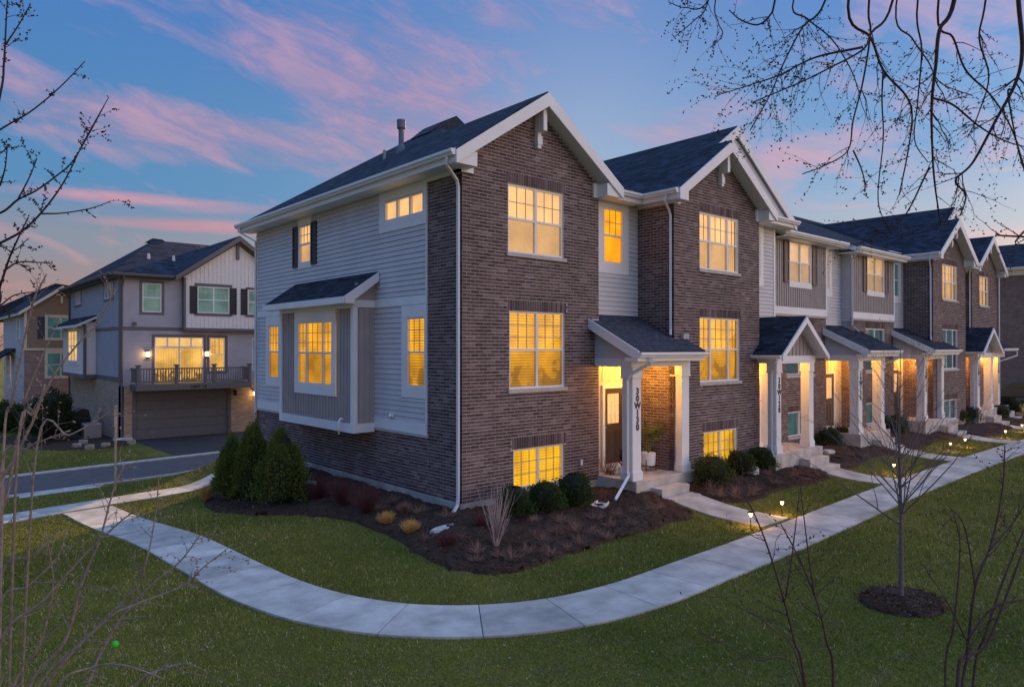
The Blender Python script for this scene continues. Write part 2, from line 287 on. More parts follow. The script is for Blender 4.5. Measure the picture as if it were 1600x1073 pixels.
# ------------------------------------------------------------------ mesh helpers
class MB:
    """collects faces; build() links them as ONE mesh object"""
    def __init__(s): s.v = []; s.f = []; s.t = []; s.mi = []
    def quad(s, *p, tone=None, mi=0):
        i = len(s.v); s.v += [tuple(q) for q in p]; s.f.append(tuple(range(i, i + len(p)))); s.t.append(tone or 0.0); s.mi.append(mi)
    def box(s, x0, x1, y0, y1, z0, z1, tone=None, mi=0, skip=()):
        x0, x1 = min(x0, x1), max(x0, x1); y0, y1 = min(y0, y1), max(y0, y1); z0, z1 = min(z0, z1), max(z0, z1)
        i = len(s.v)
        s.v += [(x0, y0, z0), (x1, y0, z0), (x1, y1, z0), (x0, y1, z0), (x0, y0, z1), (x1, y0, z1), (x1, y1, z1), (x0, y1, z1)]
        F = {'b': (0, 3, 2, 1), 't': (4, 5, 6, 7), 'f': (0, 1, 5, 4), 'r': (1, 2, 6, 5), 'k': (2, 3, 7, 6), 'l': (3, 0, 4, 7)}
        for k, q in F.items():
            if k in skip: continue
            s.f.append(tuple(i + a for a in q)); s.t.append(tone or 0.0); s.mi.append(mi)
    def prism(s, poly, vec, mi=0, tone=None):
        """closed prism: a polygon (3D points) pushed along vec"""
        n = len(poly); P = [Vector(p) for p in poly]; V = Vector(vec)
        nr = Vector((0, 0, 0))
        for k in range(n): nr += (P[k] - P[0]).cross(P[(k + 1) % n] - P[0])
        if nr.dot(V) > 0: P.reverse()
        i = len(s.v); s.v += [tuple(p) for p in P] + [tuple(p + V) for p in P]
        s.f.append(tuple(range(i, i + n))); s.f.append(tuple(i + n + k for k in reversed(range(n)))); s.t += [tone or 0.0] * 2; s.mi += [mi] * 2
        for k in range(n):
            a, b = i + k, i + (k + 1) % n
            s.f.append((b, a, a + n, b + n)); s.t.append(tone or 0.0); s.mi.append(mi)
    def bar(s, a, b, w, h=None, mi=0):
        """square bar between two points"""
        a, b = Vector(a), Vector(b); h = h or w; d = (b - a).normalized(); u = Vector((0, 0, 1)) if abs(d.z) < .95 else Vector((1, 0, 0))
        x = d.cross(u).normalized() * w / 2; y = x.cross(d).normalized() * h / 2
        s.prism([a - x - y, a + x - y, a + x + y, a - x + y], b - a, mi)
    def tube(s, pts, rad_, sides=6, mi=0, cap=True):
        pts = [Vector(p) for p in pts]; n = len(pts)
        if not hasattr(rad_, '__len__'): rad_ = [rad_] * n
        ref = None; rings = []
        for k in range(n):
            d = (pts[min(k + 1, n - 1)] - pts[max(k - 1, 0)]).normalized()
            if ref is None: ref = Vector((0, 0, 1)) if abs(d.z) < .9 else Vector((1, 0, 0))
            x = d.cross(ref)
            if x.length < 1e-4: x = d.orthogonal()
            x.normalize(); y = x.cross(d); ref = y
            i = len(s.v); rings.append(i)
            for q in range(sides):
                a = 2 * math.pi * q / sides; s.v.append(tuple(pts[k] + (x * math.cos(a) + y * math.sin(a)) * rad_[k]))
        for k in range(n - 1):
            a, b = rings[k], rings[k + 1]
            for q in range(sides):
                r = (q + 1) % sides; s.f.append((a + q, b + q, b + r, a + r)); s.t.append(0.0); s.mi.append(mi)
        if cap:
            s.f.append(tuple(rings[0] + q for q in range(sides))); s.t.append(0.0); s.mi.append(mi)
            s.f.append(tuple(rings[-1] + q for q in reversed(range(sides)))); s.t.append(0.0); s.mi.append(mi)
    def lathe(s, prof, cx, cy, sides=16, mi=0):
        rings = []
        for r, z in prof:
            rings.append(len(s.v))
            for q in range(sides):
                a = 2 * math.pi * q / sides; s.v.append((cx + r * math.cos(a), cy + r * math.sin(a), z))
        for k in range(len(prof) - 1):
            a, b = rings[k], rings[k + 1]
            for q in range(sides):
                r = (q + 1) % sides; s.f.append((a + q, a + r, b + r, b + q)); s.t.append(0.0); s.mi.append(mi)
    def build(s, name, m, parent=None, smooth=False, tones=False, bevel=0):
        me = bpy.data.meshes.new(name); me.from_pydata(s.v, [], s.f)
        ms = m if isinstance(m, (list, tuple)) else [m]
        for q in ms: me.materials.append(q)
        if len(ms) > 1: me.polygons.foreach_set('material_index', s.mi)
        if tones:
            at_ = me.attributes.new('tone', 'FLOAT', 'FACE'); at_.data.foreach_set('value', s.t)
        if smooth: me.polygons.foreach_set('use_smooth', [True] * len(s.f))
        me.update()
        return link(name, me, parent, bevel)
def link(name, me, parent=None, bevel=0):
    o = bpy.data.objects.new(name, me); COL.objects.link(o)
    if parent is not None:
        o.parent = parent; o.matrix_parent_inverse = Matrix.Translation(parent_loc(parent)).inverted()
    if bevel:
        bv = o.modifiers.new('bevel', 'BEVEL'); bv.width = bevel; bv.segments = 2; bv.limit_method = 'ANGLE'
    return o
LOC = {}
def parent_loc(p): return LOC.get(p.name, Vector((0, 0, 0)))
def tag(o, label=None, cat=None, group=None, kind=None):
    if label: o['label'] = label
    if cat: o['category'] = cat
    if group: o['group'] = group
    if kind: o['kind'] = kind
    return o
def thing(name, label, cat, loc=(0, 0, 0), group=None):
    o = bpy.data.objects.new(name, None); COL.objects.link(o); o.location = loc; o.empty_display_size = .3
    LOC[o.name] = Vector(loc); return tag(o, label, cat, group)
def structure(o): o['kind'] = 'structure'; return o
# ------------------------------------------------------------------ facade frames
class Fr:
    """a wall plane. F: faces -Y at y=c, u = x.  L: faces -X at x=c, u = y.  R: faces +X at x=c, u = y."""
    def __init__(s, kind, c): s.k = kind; s.c = c
    def P(s, u, z, d=0.0):
        if s.k == 'F': return (u, s.c - d, z)
        if s.k == 'L': return (s.c - d, u, z)
        return (s.c + d, u, z)
    def box(s, mb, u0, u1, z0, z1, d0, d1, **kw):
        a, b = s.P(u0, z0, d0), s.P(u1, z1, d1); mb.box(a[0], b[0], a[1], b[1], a[2], b[2], **kw)
    def prism(s, mb, poly, d0, d1, mi=0):
        a, b = Vector(s.P(0, 0, d0)), Vector(s.P(0, 0, d1)); mb.prism([s.P(u, z, d0) for u, z in poly], b - a, mi)
    def back(s): return {'F': 'k', 'L': 'r', 'R': 'l'}[s.k]
def spans(u0, u1, holes):
    """u-interval minus holes"""
    out = [(u0, u1)]
    for a, b in holes:
        nx = []
        for p, q in out:
            if b <= p or a >= q: nx.append((p, q)); continue
            if a > p: nx.append((p, a))
            if b < q: nx.append((b, q))
        out = nx
    return [(p, q) for p, q in out if q - p > .012]
def wall_mesh(fr, u0, u1, z0, z1, holes, thick=.18, gable=None):
    """wall body with openings (holes = (u0,u1,z0,z1)); gable=(u apex, z apex, z eave)"""
    mb = MB(); zs = sorted({z0, z1} | {min(max(h[2], z0), z1) for h in holes} | {min(max(h[3], z0), z1) for h in holes})
    for a, b in zip(zs, zs[1:]):
        if b - a < 1e-4: continue
        hs = [(h[0], h[1]) for h in holes if h[2] < (a + b) / 2 < h[3]]
        for p, q in spans(u0, u1, hs): fr.box(mb, p, q, a, b, -thick, 0)
    if gable: fr.prism(mb, [(u0, z1), (u1, z1), gable], -thick, 0)
    return mb
BRICKS = {}
def brick_list(fr, u0, u1, z0, z1, holes=(), gable=None, bl=.225, bh=.075, j=.0145, soldiers=(), phase=0.0):
    """brick outlines of one wall face: (u centre, z centre, length, height)"""
    out = []; k = 0; soldiers = [(a, b, c, z0 + bh * math.ceil((d - z0) / bh - .05)) for a, b, c, d in soldiers]
    hs_all = list(holes) + [(a - .0, b + .0, c, d) for a, b, c, d in soldiers]
    zc = z0
    while True:
        za, zb = z0 + k * bh, z0 + (k + 1) * bh; k += 1
        top = gable[1] if gable else z1
        if za >= top - .02: break
        a, b = u0, u1
        if zb > z1:
            if not gable: zb = z1
            else:
                t = min(1, max(0, (zb - z1)) / (gable[1] - z1)); a = u0 + (gable[0] - u0) * t; b = u1 + (gable[0] - u1) * t
                if b - a < .1: break
        if zb - za < .02: continue
        hs = [(h[0], h[1]) for h in hs_all if h[2] < (za + zb) / 2 < h[3]]
        off = (k % 2) * bl / 2 + phase
        for p, q in spans(a, b, hs):
            s = math.floor((p - off) / bl); e = p
            while True:
                nx = (s + 1) * bl + off; s += 1
                en = min(nx, q)
                if en - e > .03: out.append(((e + en) / 2, (za + zb) / 2, en - e - j, zb - za - j))
                if en > e: e = en
                if nx >= q: break
    for a, b, c, d in soldiers:
        n = max(1, int(round((b - a) / .075))); w = (b - a) / n
        for i in range(n): out.append((a + (i + .5) * w, (c + d) / 2, w - j, d - c - j))
    return out
def brick_wall(fr, u0, u1, z0, z1, parent, holes=(), gable=None, soldiers=(), thick=.18, single=None, name='brick_wall', phase=0.0):
    """mortar wall + proud bricks. single: list that receives candidates for bricks of their own"""
    w = wall_mesh(fr, u0, u1, z0, z1, list(holes), thick, gable).build(name, M_MORTAR, parent)
    bl = brick_list(fr, u0, u1, z0, z1, holes, gable, soldiers=soldiers, phase=phase)
    if single is not None:
        for b in bl: single.append((fr, b, w))
    else: bricks_joined([(fr, b) for b in bl], w)
    return w
def bricks_joined(items, parent):
    mb = MB(); sk = {'F': 'k', 'L': 'r', 'R': 'l'}
    for fr, (u, z, l, h) in items:
        d = .006 + random.uniform(-.002, .003)
        fr.box(mb, u - l / 2, u + l / 2, z - h / 2, z + h / 2, -.005, d, tone=random.uniform(.002, 1), skip=(sk[fr.k],))
    o = mb.build('bricks', M_BRICK, parent, tones=True); o['kind'] = 'stuff'; return o
def finish_bricks(single, count=300):
    """the bricks that show largest become objects, the rest of each wall one mesh"""
    def score(it):
        fr, (u, z, l, h), w = it; p = Vector(fr.P(u, z, 0)); v = p - CAM
        n = Vector(fr.P(0, 0, 1)) - Vector(fr.P(0, 0, 0)); return l * h * abs(v.normalized().dot(n)) / v.length_squared * (1 if z > .35 else .3)
    single.sort(key=score, reverse=True); rest = {}
    for i, (fr, b, w) in enumerate(single):
        if i < count:
            u, z, l, h = b; key = (fr.k, round(l, 3), round(h, 3))
            if key not in BRICKS:
                mb = MB(); f0 = Fr(fr.k, 0); f0.box(mb, -key[1] / 2, key[1] / 2, -key[2] / 2, key[2] / 2, -.005, .007, skip=(fr.back(),))
                me = bpy.data.meshes.new('brick'); me.from_pydata(mb.v, [], mb.f); me.materials.append(M_BRICK); BRICKS[key] = me
            o = bpy.data.objects.new('brick', BRICKS[key]); COL.objects.link(o); o.parent = w
            o.location = fr.P(u, z, random.uniform(-.002, .002))
        else: rest.setdefault(w.name, (w, []))[1].append((fr, b))
    for w, it in rest.values(): bricks_joined(it, w)
def siding(fr, u0, u1, z0, z1, parent, holes=(), expo=.12, thick=.12, m=None, boards=True, gable_fn=None):
    """lapped boards, each an object when boards=True"""
    m = m or M_SIDING
    base = wall_mesh(fr, u0, u1, z0, z1, [(h[0], h[1], h[2], h[3]) for h in holes], thick).build('siding_wall', m, parent)
    n = int(round((z1 - z0) / expo)); e = (z1 - z0) / n; allmb = MB()
    for k in range(n):
        za, zb = z0 + k * e, z0 + (k + 1) * e
        hs = [(h[0], h[1]) for h in holes if h[2] < (za + zb) / 2 < h[3]]
        for p, q in spans(u0, u1, hs):
            if gable_fn:
                r = gable_fn(zb)
                if r is None: continue
                p, q = max(p, r[0]), min(q, r[1])
                if q - p < .05: continue
            mb = MB() if boards else allmb
            prof = [(za, .001), (za, .027), (zb - .006, .006), (zb - .006, .001)]
            a, b = Vector(fr.P(p, 0, 0)), Vector(fr.P(q, 0, 0))
            mb.prism([fr.P(p, z, d) for z, d in prof], b - a)
            if boards: mb.build('siding_board', m, base)
    if not boards: o = allmb.build('siding_boards', m, base); o['kind'] = 'stuff'
    return base
def battens(fr, u0, u1, z0, z1, parent, holes=(), pitch=.2, m=None, single=True, w=.03):
    m = m or M_TAUPE
    base = wall_mesh(fr, u0, u1, z0, z1, list(holes), .08).build('board_panel', m, parent); allmb = MB()
    n = int(round((u1 - u0) / pitch)); s = (u1 - u0) / n
    for i in range(1, n):
        u = u0 + i * s; hs = [(h[2], h[3]) for h in holes if h[0] - w < u < h[1] + w]
        for a, b in spans(z0, z1, hs):
            mb = MB() if single else allmb
            fr.box(mb, u - w / 2, u + w / 2, a, b, .001, .022)
            if single: mb.build('batten', m, base)
    if not single: o = allmb.build('battens', m, base); o['kind'] = 'stuff'
    return base
def trim(fr, parent, u0, u1, z0, z1, d0=.0, d1=.03, m=None, name='trim_board'):
    mb = MB(); fr.box(mb, u0, u1, z0, z1, d0, d1); return mb.build(name, m or M_WHITE, parent)
def window(fr, parent, u0, u1, z0, z1, sashes=(1,), kind='hung', blind=None, grid=(3, 2), d=-.05, casing=0, sill=None, screen=True, low_blind=None, head=None, m=None, gridlow=False, depth=.10):
    """frame > pane, grille, blind. d = how far the frame stands out of the wall plane"""
    m = m or M_WHITE; F = .045; mb = MB()
    fr.box(mb, u0, u1, z1 - F, z1, d - .05, d + .02); fr.box(mb, u0, u1, z0, z0 + F, d - .05, d + .022)
    fr.box(mb, u0, u0 + F, z0 + F, z1 - F, d - .05, d + .02); fr.box(mb, u1 - F, u1, z0 + F, z1 - F, d - .05, d + .02)
    tot = sum(sashes); us = [u0 + F / 2]; W = (u1 - u0 - F)
    for s_ in sashes: us.append(us[-1] + W * s_ / tot)
    for u in us[1:-1]: fr.box(mb, u - F * .75, u + F * .75, z0 + F, z1 - F, d - .05, d + .018)
    zm = (z0 + z1) / 2
    if kind == 'hung': fr.box(mb, u0 + F, u1 - F, zm - .022, zm + .028, d - .045, d + .012)
    w = mb.build('window', m, parent)
    if casing:
        c = casing; cm = MB()
        fr.box(cm, u0 - c[0], u1 + c[1], z1 + .001, z1 + c[3], 0, .034); fr.box(cm, u0 - c[0], u1 + c[1], z0 - c[2], z0 - .001, 0, .034)
        fr.box(cm, u0 - c[0], u0 - .001, z0, z1, 0, .032); fr.box(cm, u1 + .001, u1 + c[1], z0, z1, 0, .032)
        cm.build('casing', m, w)
    if sill:
        sm = MB(); fr.box(sm, u0 - sill[0], u1 + sill[0], z0 - sill[1], z0 - .002, -.08, .05); sm.build('sill', M_STONE, w, bevel=.006)
    pm = MB(); p = [fr.P(u0 + F, z0 + F, d - .02), fr.P(u1 - F, z0 + F, d - .02), fr.P(u1 - F, z1 - F, d - .02), fr.P(u0 + F, z1 - F, d - .02)]
    if fr.k == 'L': p.reverse()
    pm.quad(*p); pm.build('pane', M_GLASS, w)
    bm_ = MB(); q = depth; p = [fr.P(u0, z0, d - q), fr.P(u1, z0, d - q), fr.P(u1, z1, d - q), fr.P(u0, z1, d - q)]; bm_.quad(*p)
    bm_.build('blind', blind or M_DARKROOM, w)
    rv = MB()   # reveal between pane and blind
    for a in ((u0 - .004, u0, z0, z1), (u1, u1 + .004, z0, z1), (u0, u1, z1, z1 + .004), (u0, u1, z0 - .004, z0)): fr.box(rv, *a, d - q - .01, d - .051)
    rv.build('reveal', m, w)
    if grid:
        gm = MB(); gz0 = (zm + .028) if kind == 'hung' else z0 + F; gz1 = z1 - F
        for a, b in zip(us, us[1:]):
            nx = grid[0] if (b - a) > .45 * (max(us) - min(us)) or len(sashes) < 3 else max(2, grid[0] - 1)
            if len(sashes) == 3 and (b - a) > .3 * W and grid[0] == 3: nx = 3
            a += F * .6; b -= F * .6
            for i in range(1, nx): fr.box(gm, a + (b - a) * i / nx - .008, a + (b - a) * i / nx + .008, gz0, gz1, d - .017, d - .005)
            for i in range(1, grid[1]):
                zz = gz0 + (gz1 - gz0) * i / grid[1]; fr.box(gm, a, b, zz - .008, zz + .008, d - .0165, d - .0055)
        if gm.f: gm.build('grille', mat('grille_grey', (.30, .29, .28), .5) if m is M_WHITE else m, w)
    if screen and kind == 'hung':
        sm = MB(); sm.quad(fr.P(u0 + F, z0 + F, d - .004), fr.P(u1 - F, z0 + F, d - .004), fr.P(u1 - F, zm - .022, d - .004), fr.P(u0 + F, zm - .022, d - .004)); sm.build('screen', M_SCREEN, w)
    return w
def shutter(fr, parent, u0, u1, z0, z1, m=None):
    mb = MB(); t = .035; s = .05; fr.box(mb, u0, u1, z0, z1, .003, .038)
    fr.box(mb, u0, u0 + s, z0, z1, .038, .056); fr.box(mb, u1 - s, u1, z0, z1, .038, .056); zm = z0 + (z1 - z0) * .48
    for a, b in ((z0, z0 + .07), (zm - .035, zm + .035), (z1 - .07, z1)): fr.box(mb, u0 + s, u1 - s, a, b, .038, .056)
    return mb.build('shutter', m or M_SHUT, parent)
def gutter(parent, a, b, out, size=.11, m=None, name='gutter'):
    """open K-profile gutter from a to b; out = outward unit vector"""
    a, b, o = Vector(a), Vector(b), Vector(out); s = size; z = Vector((0, 0, 1))
    prof = [(0, 0), (.6, 0), (.72, .3), (1, .55), (1, 1), (.93, 1), (.93, .6), (.66, .36), (.55, .08), (.08, .08), (.08, 1), (0, 1)]
    mb = MB(); P = [a + o * (u * s) + z * (v * s) for u, v in prof]; V = b - a
    n = len(P); i = len(mb.v); mb.v += [tuple(p) for p in P] + [tuple(p + V) for p in P]
    for k in range(n): mb.f.append((i + k, i + (k + 1) % n, i + n + (k + 1) % n, i + n + k)); mb.t.append(0); mb.mi.append(0)
    for k in (0, n): 
        mb.f.append(tuple(i + k + q for q in (0, 1, 2, 3, 4, 10, 11))); mb.t.append(0); mb.mi.append(0)
    return mb.build(name, m or M_WHITE, parent)
def downspout(parent, pts, w=.065, m=None):
    mb = MB(); P = [Vector(p) for p in pts]
    mb.tube(P, w * .62, 4)
    o = mb.build('downspout', m or M_DOWN, parent, bevel=.004); return o
def slab(mb, poly, t=.05, mi=0): mb.prism(poly, (0, 0, -t), mi)
# ------------------------------------------------------------------ ground
def sstep(t): t = min(1, max(0, t)); return t * t * (3 - 2 * t)
def gz(x, y):
    if y < 2: b = -.30
    elif y < 8: b = -.30 - .32 * sstep((y - 2) / 6)
    elif y < 14: b = -.62 - .12 * sstep((y - 8) / 6)
    else: b = -.74 - .16 * sstep((y - 14) / 11)
    dx = max(0 - x, x - 37, 0); dy = max(-.6 - y, y - 11.4, 0); d = math.hypot(dx, dy)
    return b + (0 - b) * (1 - sstep(d / 2.7))
def hit(px, py, lift=0.0):
    """where the line of sight through a pixel of the photograph meets the ground"""
    r = (at(px, py, 1) - CAM); t = 5.0
    for _ in range(60):
        p = CAM + r * t; e = p.z - gz(p.x, p.y) - lift
        t += e / max(.02, -r.z) * .8
    return CAM + r * t
def catmull(P, n=8):
    P = [Vector((*p, 0)) if len(p) == 2 else Vector(p) for p in P]; out = []
    Q = [2 * P[0] - P[1]] + P + [2 * P[-1] - P[-2]]
    for i in range(1, len(Q) - 2):
        for k in range(n):
            t = k / n; a, b, c, d = Q[i - 1:i + 3]
            out.append(.5 * ((2 * b) + (c - a) * t + (2 * a - 5 * b + 4 * c - d) * t * t + (3 * b - a - 3 * c + d) * t ** 3))
    out.append(P[-1]); return out
def sheet(name, poly, m, lift, step=.5, hole=None, bumpf=None, rim=True):
    """a sheet draped on the ground inside a polygon"""
    bm = bmesh.new(); vs = [bm.verts.new((p[0], p[1], 0)) for p in poly]; f = bm.faces.new(vs)
    bmesh.ops.triangulate(bm, faces=[f])
    xs = [p[0] for p in poly]; ys = [p[1] for p in poly]
    for axis, lo, hi in ((0, min(xs), max(xs)), (1, min(ys), max(ys))):
        c = math.ceil(lo / step) * step
        while c < hi:
            no = (1, 0, 0) if axis == 0 else (0, 1, 0); co = (c, 0, 0) if axis == 0 else (0, c, 0)
            bmesh.ops.bisect_plane(bm, geom=bm.verts[:] + bm.edges[:] + bm.faces[:], plane_co=co, plane_no=no); c += step
    edge = {v for e in bm.edges if e.is_boundary for v in e.verts}
    for v in bm.verts:
        z = gz(v.co.x, v.co.y) + lift
        if bumpf: z += bumpf(v.co.x, v.co.y) if v not in edge else 0
        if rim and v in edge: z -= lift * .8
        v.co.z = z
    bmesh.ops.recalc_face_normals(bm, faces=bm.faces[:])
    if sum(f.normal.z for f in bm.faces) < 0: bmesh.ops.reverse_faces(bm, faces=bm.faces[:])
    me = bpy.data.meshes.new(name); bm.to_mesh(me); bm.free(); me.materials.append(m)
    for p in me.polygons: p.use_smooth = True
    o = bpy.data.objects.new(name, me); COL.objects.link(o); return o
def lawn_mat():
    m, N, L, b = nodes_of('lawn_green'); b.inputs['Roughness'].default_value = .95; b.inputs['Specular IOR Level'].default_value = .1
    g = N.new('ShaderNodeNewGeometry')
    def nz(s, d): n = N.new('ShaderNodeTexNoise'); n.inputs['Scale'].default_value = s; n.inputs['Detail'].default_value = d; L.new(g.outputs['Position'], n.inputs[0]); return n.outputs[0]
    a, c, e = nz(.35, 4), nz(3, 6), nz(45, 4)
    r = N.new('ShaderNodeValToRGB'); L.new(a, r.inputs[0]); cr = r.color_ramp; cr.elements[0].position = .35; cr.elements[0].color = (.085, .110, .018, 1); cr.elements[1].position = .68; cr.elements[1].color = (.20, .19, .040, 1)
    r2 = N.new('ShaderNodeValToRGB'); L.new(c, r2.inputs[0]); cr = r2.color_ramp; cr.elements[0].position = .45; cr.elements[0].color = (0, 0, 0, 1); cr.elements[1].position = .8; cr.elements[1].color = (1, 1, 1, 1)
    mx = N.new('ShaderNodeMix'); mx.data_type = 'RGBA'; L.new(r2.outputs[0], mx.inputs[0]); L.new(r.outputs[0], mx.inputs[6]); mx.inputs[7].default_value = (.15, .13, .055, 1)
    mr = N.new('ShaderNodeMapRange'); mr.inputs[1].default_value = .3; mr.inputs[2].default_value = .7; mr.inputs[3].default_value = .45; mr.inputs[4].default_value = 1.35; L.new(e, mr.inputs[0])
    v = N.new('ShaderNodeVectorMath'); v.operation = 'SCALE'; L.new(mx.outputs[2], v.inputs[0]); L.new(mr.outputs[0], v.inputs['Scale']); L.new(v.outputs[0], b.inputs['Base Color'])
    bp = N.new('ShaderNodeBump'); bp.inputs['Strength'].default_value = .7; bp.inputs['Distance'].default_value = .04; L.new(e, bp.inputs['Height']); L.new(bp.outputs[0], b.inputs['Normal'])
    return m
M_LAWN = lawn_mat()
M_MULCH = mat('dark_mulch', (.050, .027, .017), .95, var=.45, vscale=22, bump=1.0, bscale=55)
M_ASPH = mat('asphalt', (.095, .085, .085), .85, var=.18, vscale=3, bump=.3, bscale=120)
M_DRIVE = mat('dark_driveway_asphalt', (.035, .034, .038), .8, var=.2, vscale=2, bump=.3, bscale=90)
M_KERB = mat('kerb_concrete', (.48, .46, .42), .9, var=.18, vscale=4, bump=.2)
def ground():
    xs = sorted(set([-700, -300, -120, -60, -35] + [-24 + .5 * i for i in range(0, 152)] + [56, 64, 80, 120, 300, 800]))
    ys = sorted(set([-600, -200, -80, -40, -24] + [-18 + .5 * i for i in range(0, 92)] + [30, 36, 45, 60, 90, 150, 300, 800]))
    v = [(x, y, gz(x, y)) for y in ys for x in xs]; nx = len(xs)
    f = [(j * nx + i, j * nx + i + 1, (j + 1) * nx + i + 1, (j + 1) * nx + i) for j in range(len(ys) - 1) for i in range(nx - 1)]
    me = bpy.data.meshes.new('lawn'); me.from_pydata(v, [], f); me.materials.append(M_LAWN); me.polygons.foreach_set('use_smooth', [True] * len(f))
    structure(link('lawn', me))
ground()
PATHC = catmull([(-5.25, 8.6), (-5.15, 7.6), (-5.0, 5), (-4.85, 2.5), (-4.72, .3), (-4.58, -1.2), (-4.25, -2.45), (-3.65, -3.5), (-2.75, -4.3), (-1.7, -4.78), (-.4, -4.98), (1.4, -4.96), (4, -4.9), (8, -4.72), (12, -4.56), (18, -4.45), (26, -4.5), (36, -4.6), (48, -4.6)], 10)
def ribbon_slabs(name, label_mat, C, width, slab_len, lift=.035, root=None, gap=.014):
    """a walk made of slabs, each one an object"""
    root = root or structure(link(name, bpy.data.meshes.new(name)))
    d = [0]
    for a, b in zip(C, C[1:]): d.append(d[-1] + (b - a).length)
    def pos(s):
        i = max(0, min(len(C) - 2, next((k for k in range(len(d) - 1) if d[k + 1] >= s), len(C) - 2)))
        t = (s - d[i]) / max(1e-6, d[i + 1] - d[i]); p = C[i].lerp(C[i + 1], t); T = (C[i + 1] - C[i]).normalized()
        # smooth tangent
        j0, j1 = max(0, i - 1), min(len(C) - 1, i + 2); T = (C[j1] - C[j0]).normalized(); return p, Vector((-T.y, T.x, 0))
    n = max(1, int(round(d[-1] / slab_len))); L = d[-1] / n
    for k in range(n):
        a, b = k * L + gap / 2, (k + 1) * L - gap / 2; mb = MB(); m_ = 4; top = []; 
        for q in range(m_ + 1):
            p, nn = pos(a + (b - a) * q / m_); l, r = p + nn * width / 2, p - nn * width / 2
            row = []
            for w_ in (0, .5, 1):
                c = l.lerp(r, w_); c = Vector((c.x, c.y, gz(c.x, c.y) + lift)); row.append(c)
            top.append(row)
        for q in range(m_):
            for w_ in range(2): mb.quad(top[q][w_], top[q][w_ + 1], top[q + 1][w_ + 1], top[q + 1][w_])
        dn = Vector((0, 0, -.08))
        ring = [top[q][0] for q in range(m_ + 1)] + [top[m_][1]] + [top[q][2] for q in range(m_, -1, -1)] + [top[0][1]]
        for i in range(len(ring)): a_, b_ = ring[i], ring[(i + 1) % len(ring)]; mb.quad(a_, b_, b_ + dn, a_ + dn)
        o = mb.build('concrete_slab', M_PATH, root)
    return root
garden_walk = ribbon_slabs('garden_walk', None, PATHC, 1.12, 1.22)
# joint bed under the slabs
def strip(name, C, width, m, lift, kind='structure', parent=None, thick=0):
    mb = MB(); L_, R_ = [], []
    for i, p in enumerate(C):
        T = (C[min(i + 1, len(C) - 1)] - C[max(i - 1, 0)]).normalized(); nn = Vector((-T.y, T.x, 0)) * width / 2
        for S_, q in ((L_, p + nn), (R_, p - nn)): S_.append(Vector((q.x, q.y, gz(q.x, q.y) + lift)))
    for i in range(len(C) - 1): mb.quad(L_[i], R_[i], R_[i + 1], L_[i + 1])
    if thick:
        dn = Vector((0, 0, -thick))
        for S_ in (L_, R_):
            for i in range(len(C) - 1): mb.quad(S_[i], S_[i + 1], S_[i + 1] + dn, S_[i] + dn)
        for i in (0, -1): mb.quad(L_[i], R_[i], R_[i] + dn, L_[i] + dn)
    o = mb.build(name, m, parent)
    if parent is None: o['kind'] = kind
    return o
M_JOINT = mat('joint_dark', (.09, .085, .075), .95)
strip('walk_joint_bed', PATHC, 1.10, M_JOINT, .012)
def line(a, b, n=24): a, b = Vector((*a, 0)), Vector((*b, 0)); return [a.lerp(b, i / n) for i in range(n + 1)]
SIDE = catmull([(-16, 6.9), (-11, 7.85), (-7.6, 8.68), (-5.2, 9.28), (-3.2, 9.72), (-1.2, 10.2), (.5, 11.8)], 8)
side_walk = ribbon_slabs('side_walk', None, SIDE, 1.0, 1.25, lift=.037)
strip('side_joint_bed', SIDE, .98, M_JOINT, .010)
for i, (xc, y0) in enumerate(((5.3, -1.9), (12.1, -2.3), (18.0, -2.0), (24.6, -2.2), (30.6, -2.3))):
    C = line((xc, -4.15), (xc, y0), 10); ribbon_slabs('entry_walk', None, C, 1.12, 1.15, lift=.034, gap=.012)
    strip('entry_joint_bed', C, 1.1, M_JOINT, .009)
# alley, kerbs, driveway
road_dir = Vector((math.cos(rad(9)), math.sin(rad(9)), 0)); rn = Vector((-road_dir.y, road_dir.x, 0))
rc = Vector((-4.2, 14.75, 0)); ROAD = [rc + road_dir * (s * 2.0) for s in range(-12, 16)]
strip('alley_road', ROAD, 3.7, M_ASPH, .012)
near_k = [p - rn * 1.92 for p in ROAD]; far_k = [p + rn * 1.95 for p in ROAD]
strip('near_kerb', near_k, .16, M_KERB, .05, thick=.15); 
strip('far_kerb', far_k, .34, M_KERB, .055, thick=.15)
o = sheet('driveway', [(-.55, 17.55), (6, 18.6), (6, 25.28), (-.35, 25.28)], M_DRIVE, .016, 1.0); structure(o)
o = sheet('kerb_inlet_apron', [(-6.3, 12.0), (-4.3, 12.35), (-3.9, 13.0), (-6.2, 12.75)], M_KERB, .034, .5); structure(o)
# mulch beds
def wob(P, amp, seed):
    """a polygon outline with an uneven hand-cut edge"""
    r = random.Random(seed); C = catmull(P + [P[0]], 6)[:-1]
    return [(p.x + r.uniform(-amp, amp), p.y + r.uniform(-amp, amp)) for p in C]
def mulch_bump(x, y): return .035 + .03 * math.sin(x * 2.3 + 1) * math.cos(y * 2.9) + random.uniform(-.035, .04)
BED1 = [(0, 9.8), (-1.6, 10.0), (-2.5, 8.2), (-3.0, 6.6), (-3.0, 5.4), (-2.45, 4.0), (-1.95, 2.8), (-1.68, 1.2), (-1.8, -.5), (-1.9, -1.8), (-1.65, -2.6), (-1.0, -2.92), (.2, -2.88), (1.6, -2.82), (3.0, -2.8), (4.2, -2.7), (4.68, -2.2), (4.7, -.9), (4.7, .1), (.2, .1), (.05, 5)]
bed = sheet('mulch_bed', wob(BED1, .07, 1), M_MULCH, .03, .12, bumpf=mulch_bump); structure(bed)
